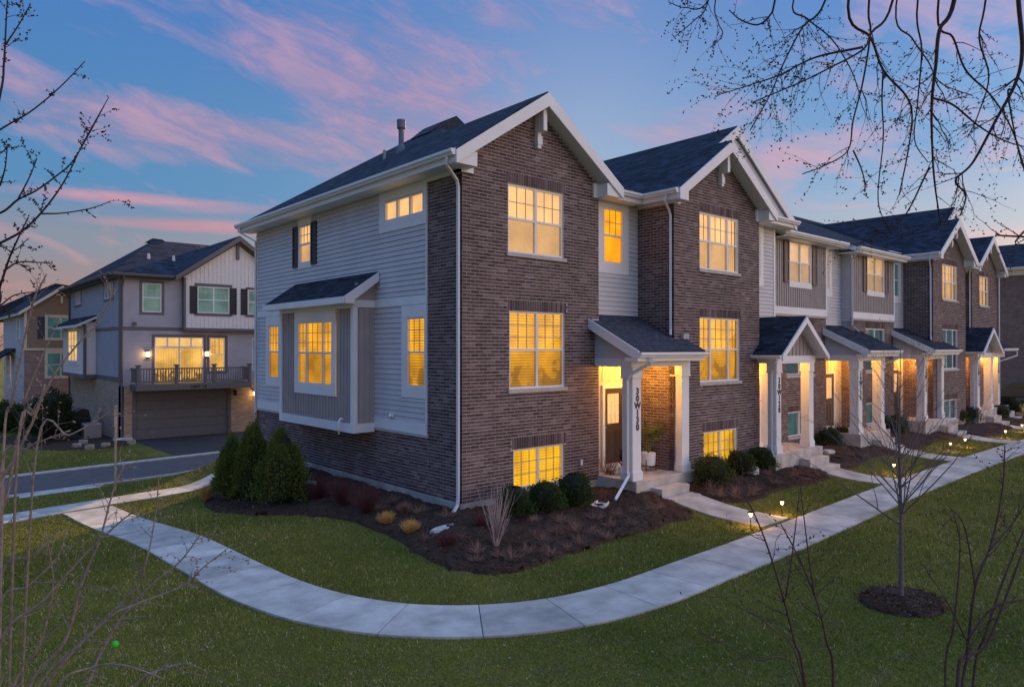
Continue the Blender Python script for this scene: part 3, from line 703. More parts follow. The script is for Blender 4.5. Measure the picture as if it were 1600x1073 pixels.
BED2 = [(5.95, -1.0), (5.95, -2.45), (7.0, -2.75), (8.4, -2.6), (10.2, -2.75), (11.4, -2.5), (11.45, -1.5), (10.6, -.85), (8, -.85)]
structure(sheet('mulch_bed', wob(BED2, .035, 2), M_MULCH, .03, .2, bumpf=mulch_bump))
BED3 = [(12.75, -.2), (12.75, -2.3), (14.0, -2.35), (16.0, -2.1), (17.4, -2.3), (17.4, -.9), (16.3, 0), (14, 0)]
structure(sheet('mulch_bed', wob(BED3, .035, 3), M_MULCH, .03, .25, bumpf=mulch_bump))
BED4 = [(18.65, -.3), (18.65, -2.2), (20.5, -2.2), (23.0, -2.0), (24.0, -2.2), (24.0, -1.2), (22.5, -.2)]
structure(sheet('mulch_bed', wob(BED4, .035, 4), M_MULCH, .03, .25, bumpf=mulch_bump))
BED5 = [(25.25, -1.3), (25.25, -2.6), (27.0, -2.9), (29.0, -2.7), (30.0, -2.6), (30.0, -1.8), (28.5, -1.1)]
structure(sheet('mulch_bed', wob(BED5, .035, 5), M_MULCH, .03, .25, bumpf=mulch_bump))
BED6 = [(31.2, -1.3), (31.2, -2.8), (33.5, -3.0), (37, -2.8), (37, -1)]
structure(sheet('mulch_bed', wob(BED6, .035, 6), M_MULCH, .03, .3, bumpf=mulch_bump))
ring = [(2.25 + .66 * math.cos(a), -7.75 + .55 * math.sin(a)) for a in [i * math.pi / 8 for i in range(16)]]
structure(sheet('tree_ring_mulch', wob(ring, .03, 7), M_MULCH, .04, .15, bumpf=lambda x, y: .05 * (1 - min(1, math.hypot((x - 2.25) / .78, (y + 7.75) / .62))) + random.uniform(-.015, .02)))
BEDN = [(-.95, 25.2), (-.75, 23.6), (-2.5, 22.9), (-4.2, 24.5), (-5.0, 30), (-.95, 34)]
structure(sheet('mulch_bed', wob(BEDN, .05, 8), M_MULCH, .03, .6, bumpf=mulch_bump))
# ------------------------------------------------------------------ row of townhouses
RX, RZ, SL, SF = 6.4, 10.5, .68, .458
def zf(y, y0=-.15): return 7.5 + SF * (y - y0)
def roofs(parent, polys, m, label=None):
    """polys: lists of (x,y,z). Shingled skin over a white deck"""
    t = MB(); w = MB()
    for P in polys: slab(t, P, .04)
    for P in polys: slab(w, [(p[0], p[1], p[2] - .0415) for p in P], .19)
    r = t.build('roof', m, parent); w.build('roof_deck', M_WHITE, r); return r
def gable_planes(xc, xl, y0, y1l, y1r, zc, sl=SL, xr=None):
    zl = zc - sl * (xc - xl); xr = xr or 2 * xc - xl; zr = zc - sl * (xr - xc)
    return [(xl, y0, zl), (xc, y0, zc), (xc, y1l, zc), (xl, y1l, zl)], [(xc, y0, zc), (xr, y0, zr), (xr, y1r, zr), (xc, y1r, zc)]
def fascia_rake(parent, xc, xl, xr, y, zc, sl=SL, h=.20, t=.045, m=None, drop=.0):
    """two rake boards meeting at the apex, on the plane y"""
    m = m or M_WHITE; mb = MB()
    for xe, sg in ((xl, -1), (xr, 1)):
        ze = zc - sl * abs(xc - xe)
        mb.prism([(xc, y, zc - .03), (xe, y, ze - .03), (xe, y, ze - .03 - h), (xc, y, zc - .03 - h * 1.15)], (0, -t, 0))
    return mb.build('rake_board', m, parent)
def bracket(parent, x, y, ztop, s=1.0):
    mb = MB(); mb.box(x - .06 * s, x + .06 * s, y - .30, y + .0, ztop - .62 * s, ztop - .02)
    mb.box(x - .055 * s, x + .055 * s, y - .11, y, ztop - .98 * s, ztop - .615 * s); mb.box(x - .075 * s, x + .075 * s, y - .13, y + .0, ztop - .90 * s, ztop - .70 * s)
    return mb.build('gable_bracket', M_WHITE, parent, bevel=.008)
def eave_return(parent, x0, x1, y0, y1, z0, z1):
    mb = MB(); mb.box(x0, x1, y0, y1, z0, z1); return mb.build('eave_return', M_WHITE, parent)
def brick_gable_bay(P, x0, x1, y, ret_y, single, ks, apex=9.03, up=(1,), mid=(1,), blinds=(B_CREAM, B_GOLD, B_BASE), wins=None, ybase=.2, left=True, right=True, grid=(3, 2)):
    """front brick wall with gable, three storeys of windows; ks = window u0,u1 per storey"""
    f = Fr('F', y); xc = (x0 + x1) / 2; up_, mid_, bas_ = ks
    holes = [(up_[0], up_[1], 5.60, 7.14), (mid_[0], mid_[1], 2.55, 4.30)] + ([(bas_[0], bas_[1], .30, 1.20)] if bas_ else [])
    sold = [(up_[0] - .06, up_[1] + .06, 7.14, 7.36), (mid_[0] - .06, mid_[1] + .06, 4.30, 4.52)] + ([(bas_[0] - .06, bas_[1] + .06, 1.20, 1.42)] if bas_ else [])
    w = brick_wall(f, x0, x1, ybase, 7.56, P, holes, (xc, apex), sold, single=single)
    window(f, P, up_[0], up_[1], 5.60, 7.14, up, blind=blinds[0], grid=grid, sill=(.06, .09))
    window(f, P, mid_[0], mid_[1], 2.55, 4.30, mid, blind=blinds[1], grid=(grid[0], 3), sill=(.06, .09))
    if bas_: window(f, P, bas_[0], bas_[1], .30, 1.20, (1, 1), kind='slide', blind=blinds[2], grid=(3, 3), sill=(.04, .09))
    mb = MB(); f.box(mb, x0 + .01, x1 - .01, -.6, ybase, -.18, .02); mb.build('foundation', M_CONC, P)
    return w
GLYPH = {}
def numeral(parent, ch, size, loc, m=None):
    """one raised letter or figure, centred on loc, facing -Y"""
    key = (ch, size)
    if key not in GLYPH:
        cu = bpy.data.curves.new('numeral', 'FONT'); cu.body = ch; cu.size = size; cu.align_x = 'CENTER'; cu.extrude = .006; cu.offset = size * .035; cu.resolution_u = 4
        t = bpy.data.objects.new('numeral_curve', cu); COL.objects.link(t); bpy.context.view_layer.update()
        me = bpy.data.meshes.new_from_object(t.evaluated_get(bpy.context.evaluated_depsgraph_get())); bpy.data.objects.remove(t); bpy.data.curves.remove(cu)
        me.materials.clear(); me.materials.append(m or mat('number_black', (.012, .012, .014), .5)); me.name = 'numeral'; GLYPH[key] = me
    o = bpy.data.objects.new('numeral', GLYPH[key]); COL.objects.link(o); o.parent = parent; o.location = loc; o.rotation_euler = (rad(90), 0, 0); return o
def column(P, x0, x1, y, floor, top, num=None, d=None):
    """square boxed column: base, shaft, capital"""
    d = d or (x1 - x0); xm, hw = (x0 + x1) / 2, (x1 - x0) / 2; ym = y + hw
    mb = MB(); s = hw * .84
    mb.box(xm - s, xm + s, ym - s, ym + s, floor + .20, top - .24)
    c = mb.build('column', M_WHITE, P, bevel=.006)
    b = MB(); b.box(xm - hw, xm + hw, ym - hw, ym + hw, floor + .001, floor + .201); b.box(xm - hw * .92, xm + hw * .92, ym - hw * .92, ym + hw * .92, floor + .2005, floor + .235); b.build('column_base', M_WHITE, c, bevel=.006)
    b = MB(); b.box(xm - hw * .96, xm + hw * .96, ym - hw * .96, ym + hw * .96, top - .24, top - .001); b.box(xm - hw * 1.04, xm + hw * 1.04, ym - hw * 1.04, ym + hw * 1.04, top - .275, top - .238); b.build('capital', M_WHITE, c, bevel=.006)
    if num:
        for i, ch in enumerate(num):
            numeral(c, ch, .215, Vector((xm + .02, ym - s - .004, floor + 2.06 - i * .172)))
    return c
def door(P, x0, x1, y, z0, z1, glow, zt=None, m=None, lit=True):
    """entry door in the recess: frame, leaf with 3x3 lights and two panels, transom panel"""
    f = Fr('F', y); m = m or mat('dark_brown_door', (.060, .045, .035), .45)
    mb = MB(); fw = .09
    f.box(mb, x0 - fw, x0, z0 - .02, z1 + fw, .0, .06); f.box(mb, x1, x1 + fw, z0 - .02, z1 + fw, .0, .06); f.box(mb, x0, x1, z1, z1 + fw, .0, .06); f.box(mb, x0 - fw - .04, x1 + fw + .04, z0 - .17, z0 - .021, .0, .10)
    fr_ = mb.build('door_frame', M_WHITE, P)
    g0, g1 = z0 + 1.02, z1 - .14; w0, w1 = x0 + .12, x1 - .12
    mb = MB(); f.box(mb, x0 + .003, w0, z0, z1 - .003, .0, .035); f.box(mb, w1, x1 - .003, z0, z1 - .003, .0, .035); f.box(mb, w0, w1, z0, g0, .0, .035); f.box(mb, w0, w1, g1, z1 - .003, .0, .035)
    um = (w0 + w1) / 2
    for a, b in ((w0 + .0, um - .04), (um + .04, w1)):
        f.box(mb, a, b, z0 + .18, z0 + .82, .035, .041); f.box(mb, a + .05, b - .05, z0 + .23, z0 + .77, .041, .05)
    dr = mb.build('door', m, P)
    mb = MB(); mb.quad(f.P(w0, g0, .018), f.P(w1, g0, .018), f.P(w1, g1, .018), f.P(w0, g1, .018)); mb.build('door_light', glow, dr)
    mb = MB()
    for i in (1, 2): f.box(mb, w0 + (w1 - w0) * i / 3 - .008, w0 + (w1 - w0) * i / 3 + .008, g0, g1, .02, .034); f.box(mb, w0, w1, g0 + (g1 - g0) * i / 3 - .008, g0 + (g1 - g0) * i / 3 + .008, .021, .033)
    mb.build('door_grille', M_WHITE, dr)
    mb = MB(); hx = x0 + .05; mb.tube([f.P(hx, z0 + 1.0, .035), f.P(hx, z0 + 1.0, .085)], .022, 8); mb.tube([f.P(hx, z0 + 1.0, .09), f.P(hx + .1, z0 + 1.0, .09)], .011, 6); f.box(mb, hx - .025, hx + .025, z0 + .9, z0 + 1.12, .035, .042); mb.build('door_handle', mat('nickel', (.35, .33, .3), .3, 1.0), dr)
    return dr
def porch_light(P, x, y, z, energy=26):
    mb = MB(); mb.lathe([(.0, z - .012), (.075, z - .012), (.075, z - .002), (.095, z - .002), (.095, z)], x, y, 16)
    o = mb.build('ceiling_lamp', mat('lamp_glow_warm', (1, .8, .5), .5, emis=(1, .62, .22), estr=9), P)
    li = bpy.data.lights.new('ceiling_lamp_light', 'POINT'); li.energy = energy; li.color = (1, .43, .06); li.shadow_soft_size = .08
    l = bpy.data.objects.new('ceiling_lamp_light', li); COL.objects.link(l); l.location = (x, y, z - .11)
    l.parent = o; return o
def porch_floor(P, x0, x1, y0, y1, z, sx0, sx1, steps=2):
    mb = MB(); mb.box(x0, x1, y0, y1, -.6, z); s = mb.build('porch_slab', M_STEP, P, bevel=.012)
    r = (z + .28) / (steps + 1)
    for k in range(steps):
        mb = MB(); mb.box(sx0, sx1, y0 - .33 * (k + 1), y0 - .33 * k - .001, -.6, z - r * (k + 1)); mb.build('step', M_STEP, P, bevel=.012)
    return s
def shed_porch(P, xl, xr, yf, yw, floor, num, bx0, bx1, cols, zt=4.30, ze=3.38, spout=True, fine=False, ywl=None, foot=None):
    """lean-to porch roof: slopes down from the wall at yw to the eave at yf-.35. bx0,bx1 = beam ends; cols = x ranges of the columns"""
    e = yf - .36; zb = 3.22; zl = 3.02
    sl = (zt - ze) / (yw - e)
    Pq = [(xl, e, ze), (xr, e, ze), (xr, yw, zt), (xl, yw, zt)]
    t = MB(); slab(t, Pq, .03); r = t.build('porch_roof', M_ROOFX if not fine else M_SHINGLE, P)
    if fine:   # shingle tabs near enough to tell apart
        mb = MB(); L = math.hypot(yw - e, zt - ze); n = int(L / .115); nrm = Vector((0, -(zt - ze), (yw - e))).normalized()
        for k in range(n):
            y0 = e + (yw - e) * k / n; z0 = ze + (zt - ze) * k / n; y1 = e + (yw - e) * (k + 1.25) / n; z1 = ze + (zt - ze) * (k + 1.25) / n; y1 = min(y1, yw); z1 = min(z1, zt)
            x = xl - random.uniform(0, .2)
            while x < xr:
                w = random.uniform(.16, .32); a, b = max(x + .004, xl), min(x + w, xr); x += w
                if b - a < .03: continue
                h = random.choice((.008, .012, .017)); p = [Vector((a, y0, z0)), Vector((b, y0, z0)), Vector((b, y1, z1)), Vector((a, y1, z1))]
                up = [nrm * h, nrm * h, nrm * .003, nrm * .003]; q = [p[i] + up[i] for i in range(4)]
                mb.quad(*q); mb.quad(p[0], p[1], q[1], q[0]); mb.quad(p[0], q[0], q[3], p[3]); mb.quad(q[1], p[1], p[2], q[2])
        o = mb.build('shingles', mat('shingle_tab_b', (.042, .052, .074), .9, var=.55, vscale=9, bump=.3, bscale=120), r); o['kind'] = 'stuff'
    w = MB(); slab(w, [(p[0] + .004, p[1] + .004, p[2] - .0315) for p in Pq], .10); w.build('roof_deck', M_WHITE, r)
    # rake board on the left, gable end siding under it
    mb = MB(); hh = .24
    mb.prism([(xl - .001, e - .02, ze + .0), (xl - .001, yw - .0, zt + .0), (xl - .001, yw, zt - hh), (xl - .001, e + .14, ze - .02 - hh * .6), (xl - .001, e - .02, ze - .02 - hh * .6)], (-.04, 0, 0)); mb.build('rake_board', M_WHITE, P)
    fl = Fr('L', bx0); g = MB()
    ybk = ywl if ywl is not None else yw
    base = MB(); fl.prism(base, [(yf + .02, zb), (ybk, zb), (ybk, zb + (ybk - e) * sl - .02 + (ze - zb) * .85), (yf + .02, zb + .03)], -.06, 0); gb = base.build('gable_siding', M_SIDING, P)
    k = 0
    while zb + k * .115 < zt - .12:
        z0, z1 = zb + k * .115, zb + (k + 1) * .115; k += 1
        ys = max(yf + .04, e + (z1 - ze + .16) / sl)
        if ybk - ys < .08: break
        mb = MB(); prof = [(z0, .001), (z0, .016), (z1 - .003, .004), (z1 - .003, .001)]; a, b = Vector(fl.P(ys, 0, 0)), Vector(fl.P(ybk - .0, 0, 0)); mb.prism([fl.P(ys, z, d) for z, d in prof], b - a); mb.build('siding_board', M_SIDING, gb)
    # beams, ceiling
    mb = MB(); mb.box(bx0, bx1, yf + .03, yf + .33, zl, zb + .06); mb.build('front_beam', M_WHITE, P)
    mb = MB(); mb.box(bx0 - .01, bx0 + .29, yf + .331, ybk, zl, zb - .001); mb.build('side_beam', M_WHITE, P)
    mb = MB(); mb.box(bx0 + .291, bx1 - .05, yf + .331, yw, zl + .10, zl + .14); mb.build('porch_ceiling', M_CREAM, P)
    gutter(P, (xl - .04, e, ze - .15), (xr, e, ze - .15), (0, -1, 0), .115)
    mb = MB(); mb.box(xl - .03, xr - .05, e + .005, yf + .03, ze - .24, ze - .155); mb.build('soffit', M_WHITE, P)
    for i, (a, b) in enumerate(cols): column(P, a, b, yf, floor, zl, num if i == 0 else None)
def gable_porch(P, xc, hw, yf, yw, floor, num, cols, apex=4.40, ze=3.30, ext=None):
    sl = (apex - ze) / hw; e = yf - .30; zl = 3.02
    a = [(xc - hw, e, ze), (xc, e, apex), (xc, yw, apex), (xc - hw, yw, ze)]; b = [(xc, e, apex), (xc + hw, e, ze), (xc + hw, yw, ze), (xc, yw, apex)]
    t = MB(); slab(t, a, .035); slab(t, b, .035); r = t.build('porch_roof', M_ROOFY, P)
    w = MB()
    for q in (a, b): slab(w, [(p[0], p[1] + .003, p[2] - .036) for p in q], .10)
    w.build('roof_deck', M_WHITE, r)
    fascia_rake(P, xc, xc - hw, xc + hw, e, apex, sl, .17)
    f = Fr('F', yf + .06); zb = 3.24; g = MB(); hb = hw - .16
    f.prism(g, [(xc - hb, zb), (xc + hb, zb), (xc, zb + hb * sl)], -.05, 0); gb = g.build('gable_panel', M_TAUPE, P)
    n = 11
    for i in range(1, n):
        u = xc - hb + 2 * hb * i / n; zz = zb + (hb - abs(u - xc)) * sl
        if zz - zb < .08: continue
        mb = MB(); f.box(mb, u - .014, u + .014, zb, zz, .001, .018); mb.build('batten', M_TAUPE, gb)
    x0, x1 = cols[0][0], cols[1][1]
    mb = MB(); mb.box(x0 - .03, x1 + .03, yf + .0, yf + .32, zl, zb); mb.build('front_beam', M_WHITE, P)
    for xx in (x0 - .02, x1 - .28): mb = MB(); mb.box(xx, xx + .3, yf + .321, yw, zl, zb - .001); mb.build('side_beam', M_WHITE, P)
    mb = MB(); mb.box(x0 + .281, x1 - .281, yf + .321, yw, zl + .10, zl + .14); mb.build('porch_ceiling', M_CREAM, P)
    for sg in (-1, 1): gutter(P, (xc + sg * hw, e, ze - .14), (xc + sg * hw, yw, ze - .14), (sg, 0, 0), .105)
    for i, (p, q) in enumerate(cols): column(P, p, q, yf, floor, zl, num if i == 0 else None)
def recess(P, x0, x1, y, dx0, dx1, floor, wx0, wx1, blind, roofz, doorz=.52, boards=True, wz=(5.66, 7.10), glow=None, top=7.6):
    """back wall of the entry recess: siding with a narrow window above, the door below"""
    f = Fr('F', y)
    siding(f, x0, x1, roofz - .25, top, P, [(wx0, wx1, wz[0], wz[1])], boards=boards)
    window(f, P, wx0, wx1, wz[0], wz[1], (1,), blind=blind, grid=(3, 2), d=.0, casing=(.20, .20, .26, .26), screen=False, depth=.06)
    trim(f, P, x0, x1, 7.10 + .26, top - .01, .0, .03, name='frieze_board')
    mb = MB(); f.box(mb, x0, x1, -.4, roofz - .252, -.12, -.0); mb.build('entry_wall', M_CREAM, P)
    fb = MB(); f.box(fb, x0 + .12, x1 - .1, 2.62, 3.0, .001, .02)
    for i in range(1, 6): f.box(fb, x0 + .12 + (x1 - x0 - .22) * i / 6 - .012, x0 + .12 + (x1 - x0 - .22) * i / 6 + .012, 2.62, 3.0, .02, .032)
    fb.build('transom_panel', M_CREAM, P)
    door(P, dx0, dx1, y, doorz, doorz + 1.93, glow or B_CREAM)
G_ROW = 'townhouses of the brick row'
def unit1():
    P = thing('townhouse', 'nearest townhouse, end house with grey siding side and box bay, numbered 30W130', 'townhouse', (2, 2, 0), G_ROW)
    single = []
    brick_gable_bay(P, 0, 4.28, 0, .25, single, ((1.27, 3.03), (1.31, 3.06), (1.43, 3.04)), up=(1, 1), mid=(1, 1))
    L = Fr('L', 0.0)
    # side wall: brick pier + brick base (the front wall fills the first .18)
    brick_wall(L, .001, 1.27, .2, 7.16, P, single=single, name='brick_pier', phase=.11)
    brick_wall(L, 1.27, 11.05, .2, 1.46, P, single=single, name='brick_base', phase=.11)
    mb = MB(); L.box(mb, .0, 11.05, -.6, .2, -.18, .035); mb.build('foundation', M_CONC, P, bevel=.01)
    mb = MB(); mb.box(0, 6.13, 10.9, 11.05, -.6, 7.5); mb.box(4.1, 4.28, 0.18, .5, -.6, 7.5); mb.build('rear_wall', M_SIDING, P)
    for a, b in ((1.22, 3.54), (7.74, 11.07)): mb = MB(); L.box(mb, a, b, 1.461, 1.53, -.02, .06); mb.build('stone_ledge', M_STONE, P, bevel=.008)
    for a, b in ((1.27, 3.53), (7.75, 11.06)): trim(L, P, a, b, 1.531, 1.76, -.01, .034)
    Hs = [(1.34, 2.10, 2.57, 4.17), (9.28, 10.05, 2.53, 4.17), (7.09, 7.85, 5.92, 7.03), (1.41, 3.09, 6.51, 7.01)]
    bump = (3.54, 7.74, 1.5, 4.46)
    siding(L, 1.29, 11.05, 1.76, 7.36, P, Hs + [bump], expo=.1217)
    trim(L, P, 1.27, 3.53, 4.462, 4.662, 0, .036, name='belt_board'); trim(L, P, 7.75, 11.05, 4.462, 4.662, 0, .036, name='belt_board')
    trim(L, P, 1.272, 1.312, 1.77, 7.15, .0, .033, name='corner_board'); trim(L, P, 10.96, 11.05, 1.77, 7.15, .0, .040, name='corner_board')
    trim(L, P, -.02, 1.30, 7.162, 7.52, -.1, .045, name='frieze_board'); trim(L, P, 1.301, 11.06, 7.28, 7.52, -.1, .030, name='frieze_board')
    mb = MB(); mb.box(-.045, .26, -.05, 0.3, 7.16, 7.56); mb.build('frieze_block', M_WHITE, P)
    mb = MB(); mb.box(4.05, 4.32, -.05, 0.2, 7.20, 7.56); mb.build('frieze_block', M_WHITE, P)
    window(L, P, 1.34, 2.10, 2.57, 4.17, (1,), blind=B_GOLD, grid=(3, 3), d=.0, casing=(.06, .20, .24, .28), depth=.06)
    window(L, P, 9.28, 10.05, 2.53, 4.17, (1,), blind=B_GOLD2, grid=(3, 3), d=.0, casing=(.20, .20, .24, .28), depth=.06)
    window(L, P, 7.09, 7.85, 5.92, 7.03, (1,), blind=B_CREAM, grid=(3, 2), d=.0, casing=(.05, .05, .15, .25), depth=.06)
    shutter(L, P, 6.70, 7.03, 5.84, 7.05); shutter(L, P, 7.91, 8.24, 5.84, 7.05)
    window(L, P, 1.41, 3.09, 6.51, 7.01, (1, 1, 1), kind='fixed', blind=B_CREAM, grid=None, d=.0, casing=(.13, .22, .25, .27), depth=.06)
    # box bay
    xb = -.60; B = Fr('L', xb); y0, y1 = 3.54, 7.74
    battens(B, y0 + .002, y1 - .002, 1.50, 4.44, P, [(4.36, 6.80, 2.26, 4.45)], pitch=.16)
    Fb = Fr('F', y0); mb = MB(); Fb.box(mb, xb + .08, .0, 1.50, 5.05, -.08, 0); sp = mb.build('bay_cheek', M_TAUPE, P)
    for i in range(1, 4):
        mb = MB(); u = xb + .6 * i / 4; Fb.box(mb, u - .015, u + .015, 1.65, 4.45, .001, .02); mb.build('batten', M_TAUPE, sp)
    mb = MB(); mb.box(xb + .08, 0, y1 - .08, y1, 1.5, 4.9); mb.build('bay_cheek', M_TAUPE, P)
    mb = MB(); mb.box(xb + .02, 0, y0 + .01, y1 - .01, 1.42, 1.50); mb.build('bay_floor', M_WHITE, P)
    mb = MB(); mb.box(xb - .035, xb + .09, y0 - .035, y0 + .09, 1.63, 4.46); mb.build('corner_board', M_WHITE, P); mb = MB(); mb.box(xb - .035, xb + .03, y1 - .10, y1 + .035, 1.63, 4.46); mb.build('corner_board', M_WHITE, P)
    mb = MB(); mb.box(xb - .04, xb + .06, y0 - .04, y1 + .04, 1.41, 1.63); mb.box(xb + .061, -.037, y0 - .038, y0 + .05, 1.41, 1.63); mb.build('trim_board', M_WHITE, P)
    trim(B, P, y0 - .03, y1 + .03, 4.445, 4.64, -.02, .037, name='frieze_board')
    mb = MB(); mb.box(xb + .02, -.04, y0 - .037, y0 + .03, 4.462, 4.64); mb.build('frieze_board', M_WHITE, P)
    window(B, P, 4.61, 6.62, 2.50, 4.17, (1, 1.9, 1), blind=B_GOLD2, grid=(3, 3), d=.0, casing=(.20, .18, .25, .27), depth=.06)
    t = MB(); R_ = [(xb - .36, y0 - .20, 4.70), (xb - .36, y1 + .35, 4.70), (0, y1 + .35, 5.36), (0, y0 - .20, 5.36)]; slab(t, R_, .035); r = t.build('bay_roof', M_ROOFY, P)
    t = MB(); slab(t, [(p[0] + .005, p[1], p[2] - .036) for p in R_], .10); t.build('roof_deck', M_WHITE, r)
    mb = MB()
    for yy in (y0 - .20, y1 + .35): mb.prism([(xb - .37, yy, 4.69), (-.036, yy, 5.33), (-.036, yy, 5.11), (xb - .1, yy, 4.62), (xb - .1, yy, 4.53), (xb - .37, yy, 4.53)], (0, -.04 if yy < 5 else .04, 0))
    mb.box(xb - .40, xb - .36, y0 - .24, y1 + .39, 4.53, 4.69); mb.build('fascia', M_WHITE, P)
    mb = MB(); mb.box(xb - .36, xb - .02, y0 - .19, y1 + .34, 4.54, 4.56); mb.build('soffit', M_WHITE, P)
    # vents on the side wall
    mb = MB(); mb.tube([(xb - .04, 3.95, 1.72), (xb - .13, 3.95, 1.74), (xb - .17, 3.95, 1.68), (xb - .17, 3.95, 1.36)], .028, 8); mb.build('vent_pipe', M_WHITE, P, smooth=True)
    mb = MB(); mb.box(-.05, -.03, 2.62, 2.82, 1.82, 1.93); mb.tube([(-.05, 2.72, 1.88), (-.12, 2.72, 1.84)], .04, 8); mb.build('dryer_vent', M_WHITE, P)
    # roof
    lz = lambda x: 7.5 + SL * (x + .47); rz_ = lambda x: 9.27 - SL * (x - 2.14)
    left = [(-.47, -.38), (2.14, -.38), (2.14, 3.72), (3.95, 6.4), (-.47, 11.5)]
    a = [(x, y, lz(x)) for x, y in left]
    b = [(2.14, -.38, 9.27), (4.75, -.38, rz_(4.75)), (4.75, -.15, rz_(4.75)), (2.14, 3.72, 9.27)]
    r1 = roofs(P, [a], M_ROOFY); roofs(P, [b], M_ROOFY)
    fr_ = [(2.14, 3.72), (4.75, -.15), (5.8, -.15), (6.13, .34), (6.13, 6.4), (3.95, 6.4)]; roofs(P, [[(x, y, zf(y)) for x, y in fr_], [(3.95, 6.4, 10.5), (6.13, 6.4, 10.5), (6.13, 11.5, 7.5), (-.47, 11.5, 7.5)]], M_ROOFX)
    fascia_rake(P, 2.14, -.47, 4.75, -.38, 9.27, h=.27)
    bracket(P, 2.14, -.0, 9.02)
    eave_return(P, -.46, .10, -.378, 0.0, 7.22, 7.52); eave_return(P, 4.18, 4.74, -.378, 0.0, 7.22, 7.52)
    mb = MB(); mb.box(-.46, -.04, -.0, 11.45, 7.24, 7.27); mb.box(-.475, -.455, -.38, 11.5, 7.24, 7.46); mb.box(4.29, 5.8, -.15, .25, 7.24, 7.27); mb.box(4.3, 5.8, -.17, -.15, 7.24, 7.46); mb.build('soffit', M_WHITE, P)
    gutter(P, (-.476, -.40, 7.36), (-.476, 11.5, 7.36), (-1, 0, 0), .12); gutter(P, (4.76, -.171, 7.36), (5.68, -.171, 7.36), (0, -1, 0), .12)
    downspout(P, [(-.53, -.18, 7.36), (-.53, -.14, 7.22), (-.10, .06, 6.98), (-.065, .06, 6.85), (-.065, .06, .32), (-.09, .05, .18), (-.28, -.06, .08)])
    downspout(P, [(-.53, 11.2, 7.36), (-.52, 11.15, 7.2), (-.075, 11.0, 6.95), (-.075, 11.0, .2)])
    # flue pipes, ridge box
    mb = MB(); fx, fy = 1.8, 5.2; fz = lz(fx); mb.lathe([(.075, fz - .2), (.075, fz + .62), (.12, fz + .62), (.125, fz + .86), (.0, fz + .87)], fx, fy, 14)
    mb.lathe([(.16, fz - .1), (.11, fz + .12), (.08, fz + .16)], fx, fy, 14); mb.build('flue_pipe', mat('galvanised', (.13, .16, .21), .75), P, smooth=False)
    mb = MB(); fx, fy = 1.5, 5.6; fz = lz(fx); mb.lathe([(.045, fz - .2), (.045, fz + .24), (.03, fz + .24)], fx, fy, 10); mb.build('vent_pipe', mat('grey_vent', (.3, .32, .36), .6), P)
    mb = MB(); mb.prism([(3.0, 5.6, 9.9), (3.5, 5.6, 10.33), (4.05, 5.6, 10.62), (4.6, 5.6, 10.3)], (0, 1.0, 0)); mb.build('ridge_vent', M_SHINGLE, P)
    # recess and porch
    recess(P, 4.28, 6.13, .25, 4.74, 5.44, .3, 4.72, 5.52, B_AMBER, 4.45, doorz=.50)
    porch_floor(P, 4.21, 6.81, -1.24, .25, .31, 4.75, 5.88, 2)
    shed_porch(P, 3.92, 6.62, -1.18, .25, .31, '30W130', 4.14, 6.52, [(4.15, 4.53), (6.13, 6.50)], fine=True, ywl=0.0, zt=4.32, ze=3.40)
    porch_light(P, 5.2, -.45, 3.12, 90)
    for x_, z_ in ((3.93, 4.05), (6.40, 3.70)):
        mb = MB(); mb.box(x_ - .0, x_ + .24, (-.10 if x_ < 5 else -1.04), (-.001 if x_ < 5 else -.941), z_, z_ + .14); mb.build('corbel_stone', M_STONE, P, bevel=.006)
    downspout(P, [(4.30, -1.60, 3.27), (4.30, -1.60, 3.12), (4.10, -1.18, 2.86), (4.08, -1.08, 2.70), (4.08, -1.08, .56), (4.05, -1.12, .44), (3.30, -1.36, .04)], .075)
    mb = MB(); mb.box(3.58, 3.64, -.05, -.001, .62, .76); mb.build('outlet_box', M_WHITE, P)
    finish_bricks(single, 300)
